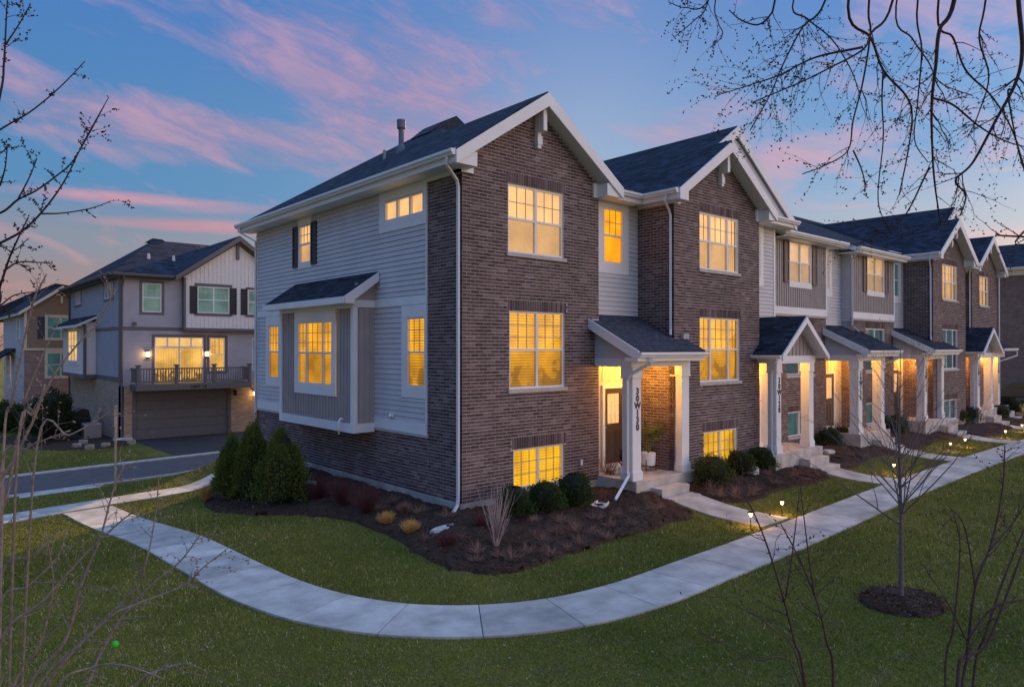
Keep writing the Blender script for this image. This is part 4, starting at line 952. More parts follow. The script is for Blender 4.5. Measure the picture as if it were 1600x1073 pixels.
def gable_unit(dx, dy, P, num, single, up, blinds, portico, grid=(3, 2), rec=None, gw=(1, 1, 1), x0=6.13, x1=10.35, w3=True):
    y = -.94 + dy; X = lambda v: v + dx
    ks = ((X(7.27), X(9.23)), (X(7.27), X(9.26)), (X(7.45), X(9.13)))
    brick_gable_bay(P, X(x0), X(x1), y, .25, single, ks, apex=8.93, up=gw, mid=gw, blinds=blinds, grid=grid)
    L = Fr('L', X(x0)); brick_wall(L, y + .001, .32, .2, 7.2, P, single=single, name='brick_return', phase=.05)
    trim(L, P, y - .02, .34, 7.201, 7.45, -.1, .03, name='frieze_board')
    R = Fr('R', X(x1)); mb = MB(); mb.box(X(x1) - .15, X(x1) - .002, y + .19, .3, -.4, 7.3); mb.build('brick_return', M_FARBRICK, P)
    for xx in (X(x0) - .05, X(x1) - .22): mb = MB(); mb.box(xx, xx + .27, y - .05, y + .19, 7.20, 7.56); mb.build('frieze_block', M_WHITE, P)
    s = -.38 + y; sb = y + .09; c1, c2 = X(8.24), X(9.3); zz = lambda x: 7.5 + SL * (x - X(5.8))
    lp = [(X(5.8), s), (c1, s), (c1, sb), (c2, sb), (c2, 5.05), (X(5.8), -.15)]
    roofs(P, [[(x, yy, zz(x)) for x, yy in lp]], M_ROOFY)
    z1, z2 = zz(c1), zz(c2)
    roofs(P, [[(c1, s, z1), (X(10.68), s, zz(c1) - SL * 2.44), (X(10.68), sb + .2, zz(c1) - SL * 2.44), (c1, sb + .2, z1)], [(c2, sb, z2), (X(12.8), sb, z2 - SL * 3.5), (X(12.8), -.15, z2 - SL * 3.5), (c2, 5.05, z2)]], M_ROOFY)
    fascia_rake(P, c1, X(5.8), X(10.68), s, z1, h=.27); fascia_rake(P, c2, X(6.6), X(12.8), sb, z2, h=.26)
    mb = MB(); mb.prism([(X(9.3), sb + .05, z2 - .2), (X(12.6), sb + .05, 7.42), (X(6.8), sb + .05, 7.9)], (0, .06, 0)); mb.build('gable_face', M_SIDING, P)
    bracket(P, c1, y, z1 - .25)
    eave_return(P, X(5.81), X(6.23), s + .002, y, 7.22, 7.52); eave_return(P, X(10.25), X(10.67), s + .002, y, 7.22, 7.52)
    mb = MB(); mb.box(X(5.81), X(6.13), y, -.16, 7.24, 7.27); mb.box(X(5.79), X(5.81), s, -.17, 7.24, 7.46); mb.build('soffit', M_WHITE, P); mb = MB(); mb.box(X(10.36), X(12.7), sb, .3, 7.30, 7.33); mb.box(X(10.70), X(12.75), sb - .03, sb, 7.30, 7.5); mb.build('soffit', M_WHITE, P)
    gutter(P, (X(5.79), s, 7.36), (X(5.79), -.171, 7.36), (-1, 0, 0), .12); gutter(P, (X(10.72), sb - .031, 7.40), (X(12.85), sb - .031, 7.40), (0, -1, 0), .12)
    downspout(P, [(X(5.73), y - .05, 7.36), (X(5.73), y + .0, 7.22), (X(6.02), y + .07, 7.0), (X(6.065), y + .07, 6.88), (X(6.065), y + .07, 3.95), (X(6.0), y + .02, 3.80)])
def flat_bay(P, x0, x1, y, blind, wx, mid, bas, single=None, boards=True, dz=0.0):
    """board-and-batten box over a brick base"""
    f = Fr('F', y)
    battens(f, x0, x1, 4.86, 7.24, P, [(wx[0], wx[1], 5.70, 7.10)], pitch=.155)
    window(f, P, wx[0], wx[1], 5.70, 7.10, (1, 1), blind=blind, grid=None, d=.0, casing=(.03, .03, .16, .12), depth=.06)
    shutter(f, P, wx[0] - .40, wx[0] - .06, 5.68, 7.14, M_SHUTB); shutter(f, P, wx[1] + .06, wx[1] + .40, 5.68, 7.14, M_SHUTB)
    trim(f, P, x0 - .03, x1 + .03, 4.62, 4.859, -.05, .035); trim(f, P, x0 - .03, x1 + .03, 7.241, 7.42, -.05, .035, name='frieze_board')
    trim(f, P, x0 - .03, x0 + .06, 4.861, 7.24, -.05, .037, name='corner_board'); trim(f, P, x1 - .06, x1 + .03, 4.861, 7.24, -.05, .037, name='corner_board')
    mb = MB(); f.box(mb, x0 - .05, x1 + .05, 4.545, 4.619, -.04, .06); mb.build('stone_ledge', M_STONE, P)
    hs = [(mid[0], mid[1], 2.55, 4.25)] + ([(bas[0], bas[1], .45, 1.30)] if bas else [])
    so = [(h[0] - .05, h[1] + .05, h[3], h[3] + .22) for h in hs]
    brick_wall(f, x0, x1, .1, 4.545, P, hs, soldiers=so, single=single)
    window(f, P, mid[0], mid[1], 2.55, 4.25, (1, 1), blind=M_TEAL, grid=(2, 2), sill=(.06, .09))
    if bas: window(f, P, bas[0], bas[1], .45, 1.30, (1, 1), kind='slide', blind=M_TEAL, grid=None, sill=(.04, .08))
    mb = MB(); f.box(mb, x0 + .01, x1 - .01, -.6, .1, -.18, .02); mb.build('foundation', M_CONC, P)
    for xx in (x0 + .0, x1 - .14): mb = MB(); mb.box(xx, xx + .14, y + .18, .9, -.3, 7.3); mb.build('return_wall', M_SIDING, P)
M_TEAL = blind_mat('teal_painted_glow_b', (.06, .16, .17), .35, slat=.2, base=(.05, .12, .13))  # teal reflection of unlit glass put into the emission
unit1()
def unit2():
    P = thing('townhouse', 'second townhouse, brick gable front with triple windows beside the peaked portico numbered 30W128', 'townhouse', (8.5, 2, 0), G_ROW)
    single = []
    gable_unit(0, 0, P, '30W128', single, None, (B_CREAM, B_GOLD, B_BASE), None, gw=(1, 1.7, 1))
    recess(P, 10.35, 12.33, -.35, 10.62, 11.32, .4, 10.62, 11.42, B_LINEN, 4.62, doorz=.55, boards=True)
    trim(Fr('F', -.35), P, 12.25, 12.36, .0, 7.3, -.2, .032, name='corner_board')
    porch_floor(P, 10.05, 12.98, -1.62, -.36, .40, 11.45, 12.70, 2)
    gable_porch(P, 11.40, 1.45, -1.55, -.36, .40, '30W128', [(10.24, 10.57), (12.26, 12.59)], apex=4.43)
    porch_light(P, 11.3, -.95, 3.12, 62)
    downspout(P, [(9.88, -1.75, 3.18), (9.88, -1.72, 3.05), (10.12, -1.48, 2.85), (10.15, -1.44, 2.72), (10.15, -1.44, .5), (10.0, -1.6, .34)])
    roofs(P, [[(x, y, zf(y)) for x, y in ((6.131, .341), (9.3, 5.05), (12.35, .52), (12.35, 6.4), (6.131, 6.4))], [(6.131, 6.4, 10.5), (12.35, 6.4, 10.5), (12.35, 11.5, 7.5), (6.131, 11.5, 7.5)]], M_ROOFX)
    finish_bricks(single, 300)
unit2()
def unit3():
    P = thing('townhouse', 'third townhouse, flat front with taupe batten panel over brick beside the shed porch numbered 30W126', 'townhouse', (15, 2, 0), G_ROW)
    single = []
    flat_bay(P, 12.40, 16.53, -.10, B_LINEN, (13.80, 15.35), (13.6, 15.5), (13.7, 15.4), single)
    recess(P, 16.53, 18.45, .18, 16.98, 17.68, .45, 16.72, 17.40, B_LINEN, 4.55, doorz=.58)
    brick_wall(Fr('L', 18.44), -.2, .18, .1, 3.3, P, single=single, name='brick_return')
    porch_floor(P, 16.42, 19.05, -1.36, .18, .45, 17.4, 18.6, 2)
    shed_porch(P, 16.30, 19.20, -1.30, .18, .45, '30W126', 16.44, 18.82, [(16.45, 16.82), (18.40, 18.77)], ywl=-.10, zt=4.34, ze=3.42, fine=False)
    porch_light(P, 17.6, -.5, 3.12, 62)
    downspout(P, [(19.15, -1.72, 3.3), (19.15, -1.7, 3.12), (18.86, -1.25, 2.9), (18.85, -1.12, 2.75), (18.85, -1.12, .6)])
    f = [(12.351, .52), (12.8, -.15), (12.8, -.52), (16.9, -.52), (16.9, -.25), (18.05, -.25), (18.05, -.60), (18.45, -.60), (18.45, 6.4), (12.351, 6.4)]
    roofs(P, [[(x, y, zf(y)) for x, y in f], [(12.351, 6.4, 10.5), (18.45, 6.4, 10.5), (18.45, 11.5, 7.5), (12.351, 11.5, 7.5)]], M_ROOFX)
    gutter(P, (12.6, -.53, 7.18), (16.95, -.53, 7.18), (0, -1, 0), .12); gutter(P, (16.96, -.26, 7.28), (17.93, -.26, 7.28), (0, -1, 0), .12)
    mb = MB(); mb.box(12.7, 16.9, -.52, .1, 7.10, 7.13); mb.build('soffit', M_WHITE, P); mb = MB(); mb.box(16.9, 18.45, -.25, .2, 7.2, 7.23); mb.build('soffit', M_WHITE, P)
    finish_bricks(single, 0)
unit3()
def unit4():
    P = thing('townhouse', 'fourth townhouse, taupe batten panel over brick with downspout at its corner, shed porch numbered 30W124', 'townhouse', (20.5, 2, 0), G_ROW)
    single = []
    flat_bay(P, 18.45, 22.55, -.20, B_LINEN, (19.85, 21.5), (19.75, 21.6), (19.8, 21.4), single)
    siding(Fr('L', 18.42), -.19, .18, 4.5, 7.3, P, boards=False)
    recess(P, 22.55, 24.10, -.02, 22.80, 23.45, .5, 22.95, 23.60, M_TEAL, 4.55, doorz=.6, boards=True)
    porch_floor(P, 22.4, 25.2, -1.46, .0, .5, 24.0, 25.2, 2)
    shed_porch(P, 22.30, 25.60, -1.40, -.02, .5, '30W124', 22.50, 24.98, [(22.52, 22.88), (24.52, 24.88)], ywl=-.20, zt=4.34, ze=3.44)
    porch_light(P, 23.6, -.6, 3.12, 62)
    downspout(P, [(18.1, -.62, 7.2), (18.12, -.58, 7.05), (18.38, -.28, 6.85), (18.40, -.26, 6.7), (18.40, -.26, 4.35), (18.55, -.45, 4.1)])
    f = [(18.451, -.62), (22.9, -.62), (22.9, -.15), (23.77, -.15), (27.27, 5.05), (24.1, 5.05), (24.1, 6.4), (18.451, 6.4)]
    roofs(P, [[(x, y, zf(y)) for x, y in f], [(18.451, 6.4, 10.5), (24.1, 6.4, 10.5), (24.1, 11.5, 7.5), (18.451, 11.5, 7.5)]], M_ROOFX)
    gutter(P, (18.0, -.63, 7.14), (22.95, -.63, 7.14), (0, -1, 0), .12)
    mb = MB(); mb.box(18.0, 22.9, -.60, .1, 7.05, 7.08); mb.build('soffit', M_WHITE, P)
    finish_bricks(single, 0)
unit4()
def unit5():
    P = thing('townhouse', 'fifth townhouse, brick gable front with dark lower windows beyond the two batten panelled houses', 'townhouse', (26, 2, 0), G_ROW)
    single = []; dx = 17.96
    gable_unit(dx, -.26, P, '30W122', single, None, (B_CREAM, M_TEAL, M_TEAL), None, gw=(1, 1.5, 1), grid=(2, 2))
    recess(P, 28.31, 30.9, -.1, 29.9, 30.6, .5, 29.2, 29.9, M_TEAL, 4.6, doorz=.6, boards=False)
    porch_floor(P, 28.9, 31.7, -1.56, -.1, .5, 30.0, 31.2, 2)
    gable_porch(P, 30.25, 1.55, -1.50, -.1, .5, '30W122', [(29.05, 29.42), (31.12, 31.49)], apex=4.46, ze=3.34)
    porch_light(P, 30.2, -.8, 3.12, 62)
    downspout(P, [(28.62, -1.7, 3.2), (28.64, -1.68, 3.05), (28.92, -1.42, 2.85), (28.95, -1.36, 2.7), (28.95, -1.36, .6)])
    roofs(P, [[(x, y, zf(y)) for x, y in ((24.101, .35), (27.26, 5.05), (30.7, .0), (30.9, -.15), (30.9, 6.4), (24.101, 6.4))], [(24.101, 6.4, 10.5), (30.9, 6.4, 10.5), (30.9, 11.5, 7.5), (24.101, 11.5, 7.5)]], M_ROOFX)
    finish_bricks(single, 0)
unit5()
def unit6():
    P = thing('townhouse', 'farthest townhouse of the row, narrow brick gable with a pale two-light upper window', 'townhouse', (33, 2, 0), G_ROW)
    single = []; y = -.75; x0, x1 = 30.9, 35.1
    f = Fr('F', y); hs = [(32.1, 33.6, 5.62, 7.12)]
    brick_wall(f, x0, x1, .2, 7.56, P, hs, (33.0, 8.93), [(32.04, 33.66, 7.12, 7.34)], single=single)
    window(f, P, 32.1, 33.6, 5.62, 7.12, (1, 1), blind=B_CREAM, grid=(2, 2), sill=(.06, .09))
    brick_wall(Fr('L', x0), y + .001, .3, .2, 7.2, P, single=single, name='brick_return')
    mb = MB(); mb.box(x0 + .01, x1 - .01, y - .02, y + .17, -.6, .2); mb.build('foundation', M_CONC, P)
    mb = MB(); mb.box(35.1, 36.8, .2, .4, -.4, 7.3); mb.box(36.7, 36.9, .4, 11, -.4, 7.3); mb.build('side_wall', M_SIDING, P)
    zz = lambda x: 9.16 - SL * abs(x - 33.0)
    roofs(P, [[(30.56, -1.13, zz(30.56)), (33, -1.13, 9.16), (33, 3.5, 9.16), (30.56, -.1, zz(30.56))], [(33, -1.13, 9.16), (35.44, -1.13, zz(35.44)), (35.44, -.1, zz(35.44)), (33, 3.5, 9.16)]], M_ROOFY)
    roofs(P, [[(30.901, -.15, 7.5), (37.2, -.15, 7.5), (33.9, 6.4, 10.5), (30.901, 6.4, 10.5)], [(30.901, 6.4, 10.5), (33.9, 6.4, 10.5), (37.2, 11.5, 7.5), (30.901, 11.5, 7.5)], [(37.2, -.15, 7.5), (37.2, 11.5, 7.5), (33.9, 6.4, 10.5)]], M_ROOFX)
    fascia_rake(P, 33.0, 30.56, 35.44, -1.13, 9.16, h=.27); bracket(P, 33.0, y, 8.91)
    eave_return(P, 30.57, 31.0, -1.128, y, 7.22, 7.52); eave_return(P, 35.0, 35.43, -1.128, y, 7.22, 7.52)
    gutter(P, (30.55, -1.13, 7.36), (30.55, -.15, 7.36), (-1, 0, 0), .12)
    downspout(P, [(30.5, -.8, 7.36), (30.52, -.78, 7.2), (30.82, -.68, 7.0), (30.83, -.68, 6.9), (30.83, -.68, 4.4)]); downspout(P, [(35.05, -.85, 7.2), (35.05, -.85, .2)])
    # the porch of the next door, leaning on the portico
    porch_floor(P, 31.9, 35.6, -1.3, -.76, .5, 33.6, 34.6, 2)
    t = MB(); q = [(31.9, -1.75, 3.46), (34.4, -1.75, 3.46), (34.4, -.76, 3.95), (31.9, -.76, 3.95)]; slab(t, q, .04); r = t.build('porch_roof', M_ROOFX, P)
    mb = MB(); mb.box(31.9, 34.2, -1.3, -.77, 3.02, 3.3); mb.build('front_beam', M_WHITE, P); gutter(P, (31.9, -1.75, 3.34), (34.4, -1.75, 3.34), (0, -1, 0), .12)
    column(P, 33.05, 33.4, -1.3, .5, 3.02, '30W120'); porch_light(P, 32.4, -1.0, 3.0, 30)
    downspout(P, [(34.35, -1.8, 3.3), (34.35, -1.8, 3.1), (33.55, -1.2, 2.8), (33.5, -1.15, 2.6), (33.5, -1.15, .6)])
    finish_bricks(single, 0)
unit6()
# ------------------------------------------------------------------ neighbouring houses
M_NSIDE = mat('blue_grey_vinyl', (.36, .36, .42), .55, var=.08, vscale=1.5)
M_NTRIM = mat('charcoal_trim', (.115, .115, .135), .5)
M_NWHITE = mat('white_batten_board', (.72, .70, .70), .55, var=.05)
M_GARAGE = mat('grey_garage_door', (.14, .14, .155), .5, var=.05)
M_BTAN = mat('brown_lap_siding', (.26, .19, .14), .6, var=.1)
M_IVORY = mat('ivory_trim', (.66, .60, .48), .5)
M_TEALB = blind_mat('green_painted_glow', (.16, .30, .26), .42, slat=.25, base=(.10, .16, .15))  # greenish reflection of unlit panes painted as emission
M_ROOFN = M_ROOFX
def lantern(P, f, u, z, on=True, e=9):
    mb = MB(); f.box(mb, u - .05, u + .05, z - .02, z + .2, .0, .03); f.box(mb, u - .09, u + .09, z + .14, z + .17, .03, .2); f.box(mb, u - .07, u + .07, z - .1, z - .08, .04, .18)
    l = mb.build('wall_lantern', mat('lantern_black', (.03, .03, .03), .4), P)
    mb = MB(); f.box(mb, u - .055, u + .055, z - .079, z + .139, .055, .165); mb.build('lantern_glass', mat('lantern_lit', (1, .8, .5), .5, emis=(1, .62, .22), estr=9) if on else M_DARKROOM, l)
    if on:
        li = bpy.data.lights.new('lantern_light', 'POINT'); li.energy = e; li.color = (1, .55, .16); li.shadow_soft_size = .06
        o = bpy.data.objects.new('lantern_light', li); COL.objects.link(o); o.location = f.P(u, z + .03, .26); o.parent = l
def neighbour():
    P = thing('townhouse', 'grey and white house across the alley with lit balcony door over its garage', 'townhouse', (2, 26, -.9))
    y = 25.3; f = Fr('F', y); L = Fr('L', -.91); G = -.92
    # ground floor: tan brick with garage opening
    M_, garage = M_TANBRICK, (-.22, 4.12, G, 1.42)
    wall_mesh(f, -.91, 5.62, G - .3, 1.68, [garage]).build('brick_wall', M_, P)
    wall_mesh(L, 25.3, 37.4, G - .3, 1.92, []).build('brick_wall', M_, P)
    mb = MB(); f.box(mb, garage[0] - .14, garage[0] - .001, G, 1.60, -.1, .03); f.box(mb, garage[1] + .001, garage[1] + .14, G, 1.60, -.1, .03); f.box(mb, garage[0], garage[1], 1.42, 1.62, -.1, .031); mb.build('garage_frame', M_NTRIM, P)
    d = thing('garage_door', None, None, (2, y, G)); d.parent = P; d.matrix_parent_inverse = Matrix.Translation(LOC[P.name]).inverted(); del_keys(d)
    mb = MB(); f.box(mb, garage[0], garage[1], G, garage[3], -.20, -.165); mb.build('gap_shade_backing', M_SHADOWGAP, d)  # added dark sheet, keeps light from showing through the panel gaps
    n = 5; hh = (garage[3] - G - .02) / n
    for i in range(n):
        mb = MB(); z0 = G + .01 + i * hh; f.box(mb, garage[0] + .01, garage[1] - .01, z0, z0 + hh - .012, -.16, -.12)
        for k in range(8):
            w = (garage[1] - garage[0]) / 8; u = garage[0] + k * w; f.box(mb, u + .05, u + w - .05, z0 + .06, z0 + hh - .07, -.12, -.108)
        mb.build('door_panel', M_GARAGE, d)
    # middle floor siding with balcony door and window
    hs = [(.60, 2.87, 1.72, 4.02), (3.17, 3.94, 2.30, 4.01)]
    siding(f, -.91, 5.62, 1.68, 4.33, P, hs, expo=.11, m=M_NSIDE, boards=False); siding(f, -.91, 1.88, 4.50, 6.95, P, [(.05, .90, 5.21, 6.60)], expo=.11, m=M_NSIDE, boards=False)
    trim(f, P, -.93, 5.65, 4.331, 4.499, -.05, .04, M_NTRIM, 'belt_board')
    trim(f, P, -.93, -.78, 1.69, 6.9, -.05, .035, M_NTRIM, 'corner_board')
    hsL = [(26.55, 28.42, 5.92, 6.72), (34.2, 35.85, 5.96, 6.76)]
    siding(L, 25.3, 37.4, 1.92, 4.33, P, [(30.4, 36.3, 1.9, 4.33)], expo=.11, m=M_NSIDE, boards=False); siding(L, 25.3, 37.4, 4.50, 6.95, P, hsL, expo=.11, m=M_NSIDE, boards=False)
    trim(L, P, 25.27, 37.43, 4.331, 4.499, -.05, .041, M_NTRIM, 'belt_board'); trim(L, P, 25.28, 37.4, 1.92, 2.10, 0, .04, M_NTRIM, 'base_board'); trim(L, P, 25.28, 25.42, 2.1, 6.9, -.05, .036, M_NTRIM, 'corner_board'); trim(L, P, 37.3, 37.44, 2.1, 6.9, -.05, .036, M_NTRIM, 'corner_board')
    for a, b, c, d_ in hsL: window(L, P, a, b, c, d_, (1, 1, 1), kind='fixed', blind=mat('pale_blind', (.55, .55, .6), .8), grid=None, d=0, casing=False, depth=.06); 
    for a, b, c, d_ in hsL:
        mb = MB(); L.box(mb, a - .14, b + .14, d_ + .001, d_ + .14, 0, .03); L.box(mb, a - .14, b + .14, c - .14, c - .001, 0, .03); L.box(mb, a - .14, a - .001, c, d_, 0, .029); L.box(mb, b + .001, b + .14, c, d_, 0, .029); mb.build('window_surround', M_NTRIM, P)
    def surround(a, b, c, d_, t=.13):
        mb = MB(); f.box(mb, a - t, b + t, d_ + .001, d_ + t, 0, .03); f.box(mb, a - t, b + t, c - t, c - .001, 0, .031); f.box(mb, a - t, a - .001, c, d_, 0, .029); f.box(mb, b + .001, b + t, c, d_, 0, .029); mb.build('window_surround', M_NTRIM, P)
    window(f, P, .05, .90, 5.21, 6.60, (1,), blind=M_TEALB, grid=(3, 2), d=0, depth=.06, screen=False); surround(.05, .90, 5.21, 6.60)
    window(f, P, 3.17, 3.94, 2.30, 4.01, (1,), blind=B_KITCHEN, grid=(3, 2), d=0, depth=.06, screen=False); surround(3.17, 3.94, 2.30, 4.01)
    window(f, P, 5.35, 5.60, 2.30, 4.01, (1,), blind=M_TEALB, grid=None, d=0, depth=.06, screen=False)
    # sliding door with a row of lights above
    dd = window(f, P, .60, 2.87, 1.72, 3.52, (1, 1), kind='fixed', blind=B_KITCHEN, grid=None, d=0, depth=.06, screen=False); dd.name = 'sliding_door'
    window(f, P, .60, 2.87, 3.521, 4.02, (1, 1, 1, 1), kind='fixed', blind=B_LINEN2, grid=None, d=0, depth=.06, screen=False); surround(.60, 2.87, 1.72, 4.02)
    lantern(P, f, .28, 3.15); lantern(P, f, 3.02, 3.15, e=6); lantern(P, f, 4.45, 1.12, on=False); lantern(P, Fr('F', y), 5.48, 1.05, e=6)
    # upper white gable box, standing proud
    yb = y - .28; b = Fr('F', yb); x0, x1, xa = 1.84, 7.10, 4.47; hb = [(2.50, 4.05, 5.24, 6.56), (5.02, 5.6, 5.24, 6.5)]
    w = wall_mesh(b, x0, x1, 4.36, 6.98, hb, .12, (xa, 8.85)).build('board_panel', M_NWHITE, P); mb = None
    for i in range(1, 26):
        u = x0 + (x1 - x0) * i / 26; top = 8.78 - abs(u - xa) * .715; sp = spans(4.45, top, [(h[2], h[3]) for h in hb if h[0] - .03 < u < h[1] + .03])
        for p, q in sp: mb = MB(); b.box(mb, u - .014, u + .014, p, q, .001, .02); mb.build('batten', M_NWHITE, w)
    mb = MB(); mb.box(x0, x1, yb + .02, y, 4.36, 4.40); mb.build('soffit', M_NTRIM, P)
    mb = MB(); mb.box(x0 - .001, x0 + .11, yb - .03, y - .001, 4.36, 6.97); mb.build('corner_board', M_NTRIM, P); trim(b, P, x0 + .12, x1, 4.33, 4.48, -.05, .03, M_NTRIM, 'belt_board')
    window(b, P, 2.50, 4.05, 5.24, 6.56, (1, 1), blind=M_TEALB, grid=(3, 2), d=0, depth=.06, screen=False); window(b, P, 5.02, 5.60, 5.24, 6.5, (1,), blind=M_TEALB, grid=(3, 2), d=0, depth=.06, screen=False)
    trim(b, P, 2.36, 4.2, 6.58, 6.72, 0, .03, M_NTRIM, 'window_head'); trim(b, P, 2.36, 4.2, 5.10, 5.22, 0, .035, M_NTRIM, 'window_sill'); trim(b, P, 4.9, 5.8, 6.53, 6.65, 0, .03, M_NTRIM, 'window_head'); trim(b, P, 4.9, 5.8, 5.10, 5.22, 0, .035, M_NTRIM, 'window_sill')
    for a, c in ((2.13, 2.47), (4.08, 4.42), (4.65, 4.98)): shutter(b, P, a, c, 5.20, 6.56)
    # roof
    e0 = y - .42; eL = -1.33; zE = 6.98; rz = 9.55; ry = 31.35; rx = 2.1
    sl = (rz - zE) / (ry - e0)
    ks = .72; gz_ = 9.25; gx0 = xa - (gz_ - 7.02) / ks; yv = e0 + (gz_ - zE) / sl
    R_ = [[(eL, e0, zE), (gx0 + .0, e0, zE), (xa, yv, gz_), (8.0, yv, gz_), (8.0, ry, rz), (rx, ry, rz)], [(eL, e0, zE), (rx, ry, rz), (eL, 37.9, zE)], [(rx, ry, rz), (8, ry, rz), (8, 37.9, zE), (eL, 37.9, zE)],
          [(gx0, e0 - .24, 7.02), (xa, e0 - .24, gz_), (xa, yv, gz_), (gx0, e0, 7.02)], [(xa, e0 - .24, gz_), (2 * xa - gx0, e0 - .24, 7.02), (2 * xa - gx0, e0, 7.02), (xa, yv, gz_)]]
    t = MB(); u_ = MB()
    # first polygon is planar only up to the valley
    slab(t, [(eL, e0, zE), (gx0, e0, zE), (xa, yv, gz_), (xa, ry, rz), (rx, ry, rz)], .05)
    for q in R_[1:]: slab(t, q, .05)
    for q in R_[1:]: slab(u_, [(p[0], p[1], p[2] - .052) for p in q], .14)
    slab(u_, [(p[0], p[1], p[2] - .052) for p in [(eL, e0, zE), (gx0, e0, zE), (xa, yv, gz_), (xa, ry, rz), (rx, ry, rz)]], .14)
    r = t.build('roof', M_ROOFX, P); u_.build('roof_deck', M_NTRIM, r)
    fascia_rake(P, xa, gx0, 2 * xa - gx0, e0 - .24, gz_, ks, .22, m=M_NTRIM)
    mb = MB(); mb.box(xa - .07, xa + .07, yb - .12, yb, 8.05, 8.86); mb.build('gable_bracket', M_NTRIM, P)
    gutter(P, (eL, e0 - .01, 6.86), (gx0, e0 - .01, 6.86), (0, -1, 0), .13, M_NTRIM); gutter(P, (eL - .01, e0, 6.86), (eL - .01, 37.9, 6.86), (-1, 0, 0), .13, M_NTRIM)
    mb = MB(); mb.box(eL, gx0, e0, y, 6.80, 6.84); mb.box(eL, -.92, y, 37.8, 6.80, 6.84); mb.build('soffit', M_NTRIM, P)
    mb = MB(); mb.prism([(1.7, 31.1, 9.4), (2.0, 31.1, 9.62), (2.5, 31.1, 9.60), (2.7, 31.1, 9.45)], (0, .6, 0)); mb.build('ridge_vent', M_SHINGLE, P)
    for vx, vy in ((.9, 27.6), (2.1, 27.6)):
        vz = zE + (vy - e0) * sl; mb = MB(); mb.lathe([(.10, vz - .1), (.075, vz + .1), (.06, vz + .26), (0, vz + .27)], vx, vy, 10); mb.build('vent_pipe', mat('pale_vent', (.6, .62, .66), .5), P)
    downspout(P, [(-.85, y - .5, 6.86), (-.83, y - .3, 6.6), (-.83, y - .07, 6.4), (-.83, y - .07, -.75)], .075, M_NTRIM)
    downspout(P, [(-1.35, 37.3, 6.86), (-1.0, 37.3, 6.5), (-.98, 37.3, -.6)], .075, M_NTRIM)
    mb = MB(); mb.tube([(-.3, y - .02, 4.66), (-.3, y - .16, 4.62)], .09, 10); mb.build('wall_floodlight', M_GARAGE, P)
    # box bay on the side
    xb = -1.45; Bf = Fr('L', xb); mb = MB(); mb.box(xb, -.9, 30.35, 36.35, 1.95, 4.85)
    bb = mb.build('side_bay', M_NWHITE, P)
    for i in range(1, 4): mb = MB(); Fr('F', 30.35).box(mb, xb + .55 * i / 4 - .014, xb + .55 * i / 4 + .014, 2.1, 4.7, .001, .02); mb.build('batten', M_NWHITE, bb)
    for i in range(1, 22):
        u = 30.35 + 6 * i / 22
        if 31.6 < u < 34.9: continue
        mb = MB(); Bf.box(mb, u - .014, u + .014, 2.1, 4.6, .001, .02); mb.build('batten', M_NWHITE, bb)
    mb = MB(); mb.box(xb - .04, xb + .09, 30.31, 30.44, 1.9, 4.75); mb.box(xb - .03, -.9, 30.30, 30.40, 1.9, 2.1); mb.box(xb - .035, xb + .02, 30.441, 36.38, 1.9, 2.1); mb.build('bay_trim', M_NTRIM, P)
    window(Bf, P, 32.0, 34.5, 2.75, 4.42, (1, 1, 1), blind=B_LINEN2, grid=(2, 2), d=.03, depth=.02, screen=False, casing=(.15, .15, .15, .15))
    t = MB(); q = [(xb - .45, 30.0, 4.72), (-.91, 30.0, 5.22), (-.91, 36.7, 5.22), (xb - .45, 36.7, 4.72)]; slab(t, q, .05); r = t.build('bay_roof', M_ROOFY, P); t = MB(); slab(t, [(p[0], p[1], p[2] - .051) for p in q], .13); t.build('roof_deck', M_WHITE, r)
    # balcony
    yo = 24.05; bx0, bx1 = -.48, 4.85; zf0, zf1 = 1.48, 1.76
    mb = MB(); mb.box(bx0, bx1, yo, y - .045, zf0, zf1); bal = mb.build('balcony', mat('balcony_grey', (.125, .12, .125), .55), P); mb_ = mat('balcony_grey', (.125, .12, .125), .55)
    for px in (bx0 + .08, 1.28, 3.02, bx1 - .08):
        mb = MB(); mb.box(px - .065, px + .065, yo + .02, yo + .15, zf1, 2.62); mb.box(px - .10, px + .10, yo - .015, yo + .185, 2.62, 2.70); mb.build('railing_post', mb_, bal)
    for a, b2 in ((bx0 + .145, 1.215), (1.345, 2.955), (3.085, bx1 - .145)):
        mb = MB(); mb.box(a, b2, yo + .05, yo + .12, 2.47, 2.53); mb.box(a, b2, yo + .06, yo + .11, 1.86, 1.91); mb.build('railing_rail', mb_, bal)
        n = int((b2 - a) / .115)
        for i in range(n): u = a + (b2 - a) * (i + .5) / n; mb = MB(); mb.box(u - .018, u + .018, yo + .067, yo + .103, 1.911, 2.469); mb.build('baluster', mb_, bal)
    for px in (bx0 + .05, bx1 - .05):
        mb = MB(); mb.box(px - .03, px + .03, yo + .151, y - .05, 2.47, 2.53); mb.box(px - .025, px + .025, yo + .151, y - .05, 1.86, 1.91); mb.build('railing_rail', mb_, bal)
        for i in range(8): v = yo + .22 + i * .125; mb = MB(); mb.box(px - .018, px + .018, v, v + .036, 1.911, 2.469); mb.build('baluster', mb_, bal)
    for i, ch in enumerate('30W118'): numeral(bal, ch, .17, Vector((1.95 + i * .115 + (.06 if i > 3 else 0), yo - .006, 1.555)))
def del_keys(o):
    for k in ('label', 'category', 'group', 'kind'):
        if k in o: del o[k]
B_LINEN2 = blind_mat('warm_transom', (1.0, .62, .20), .7)
neighbour()
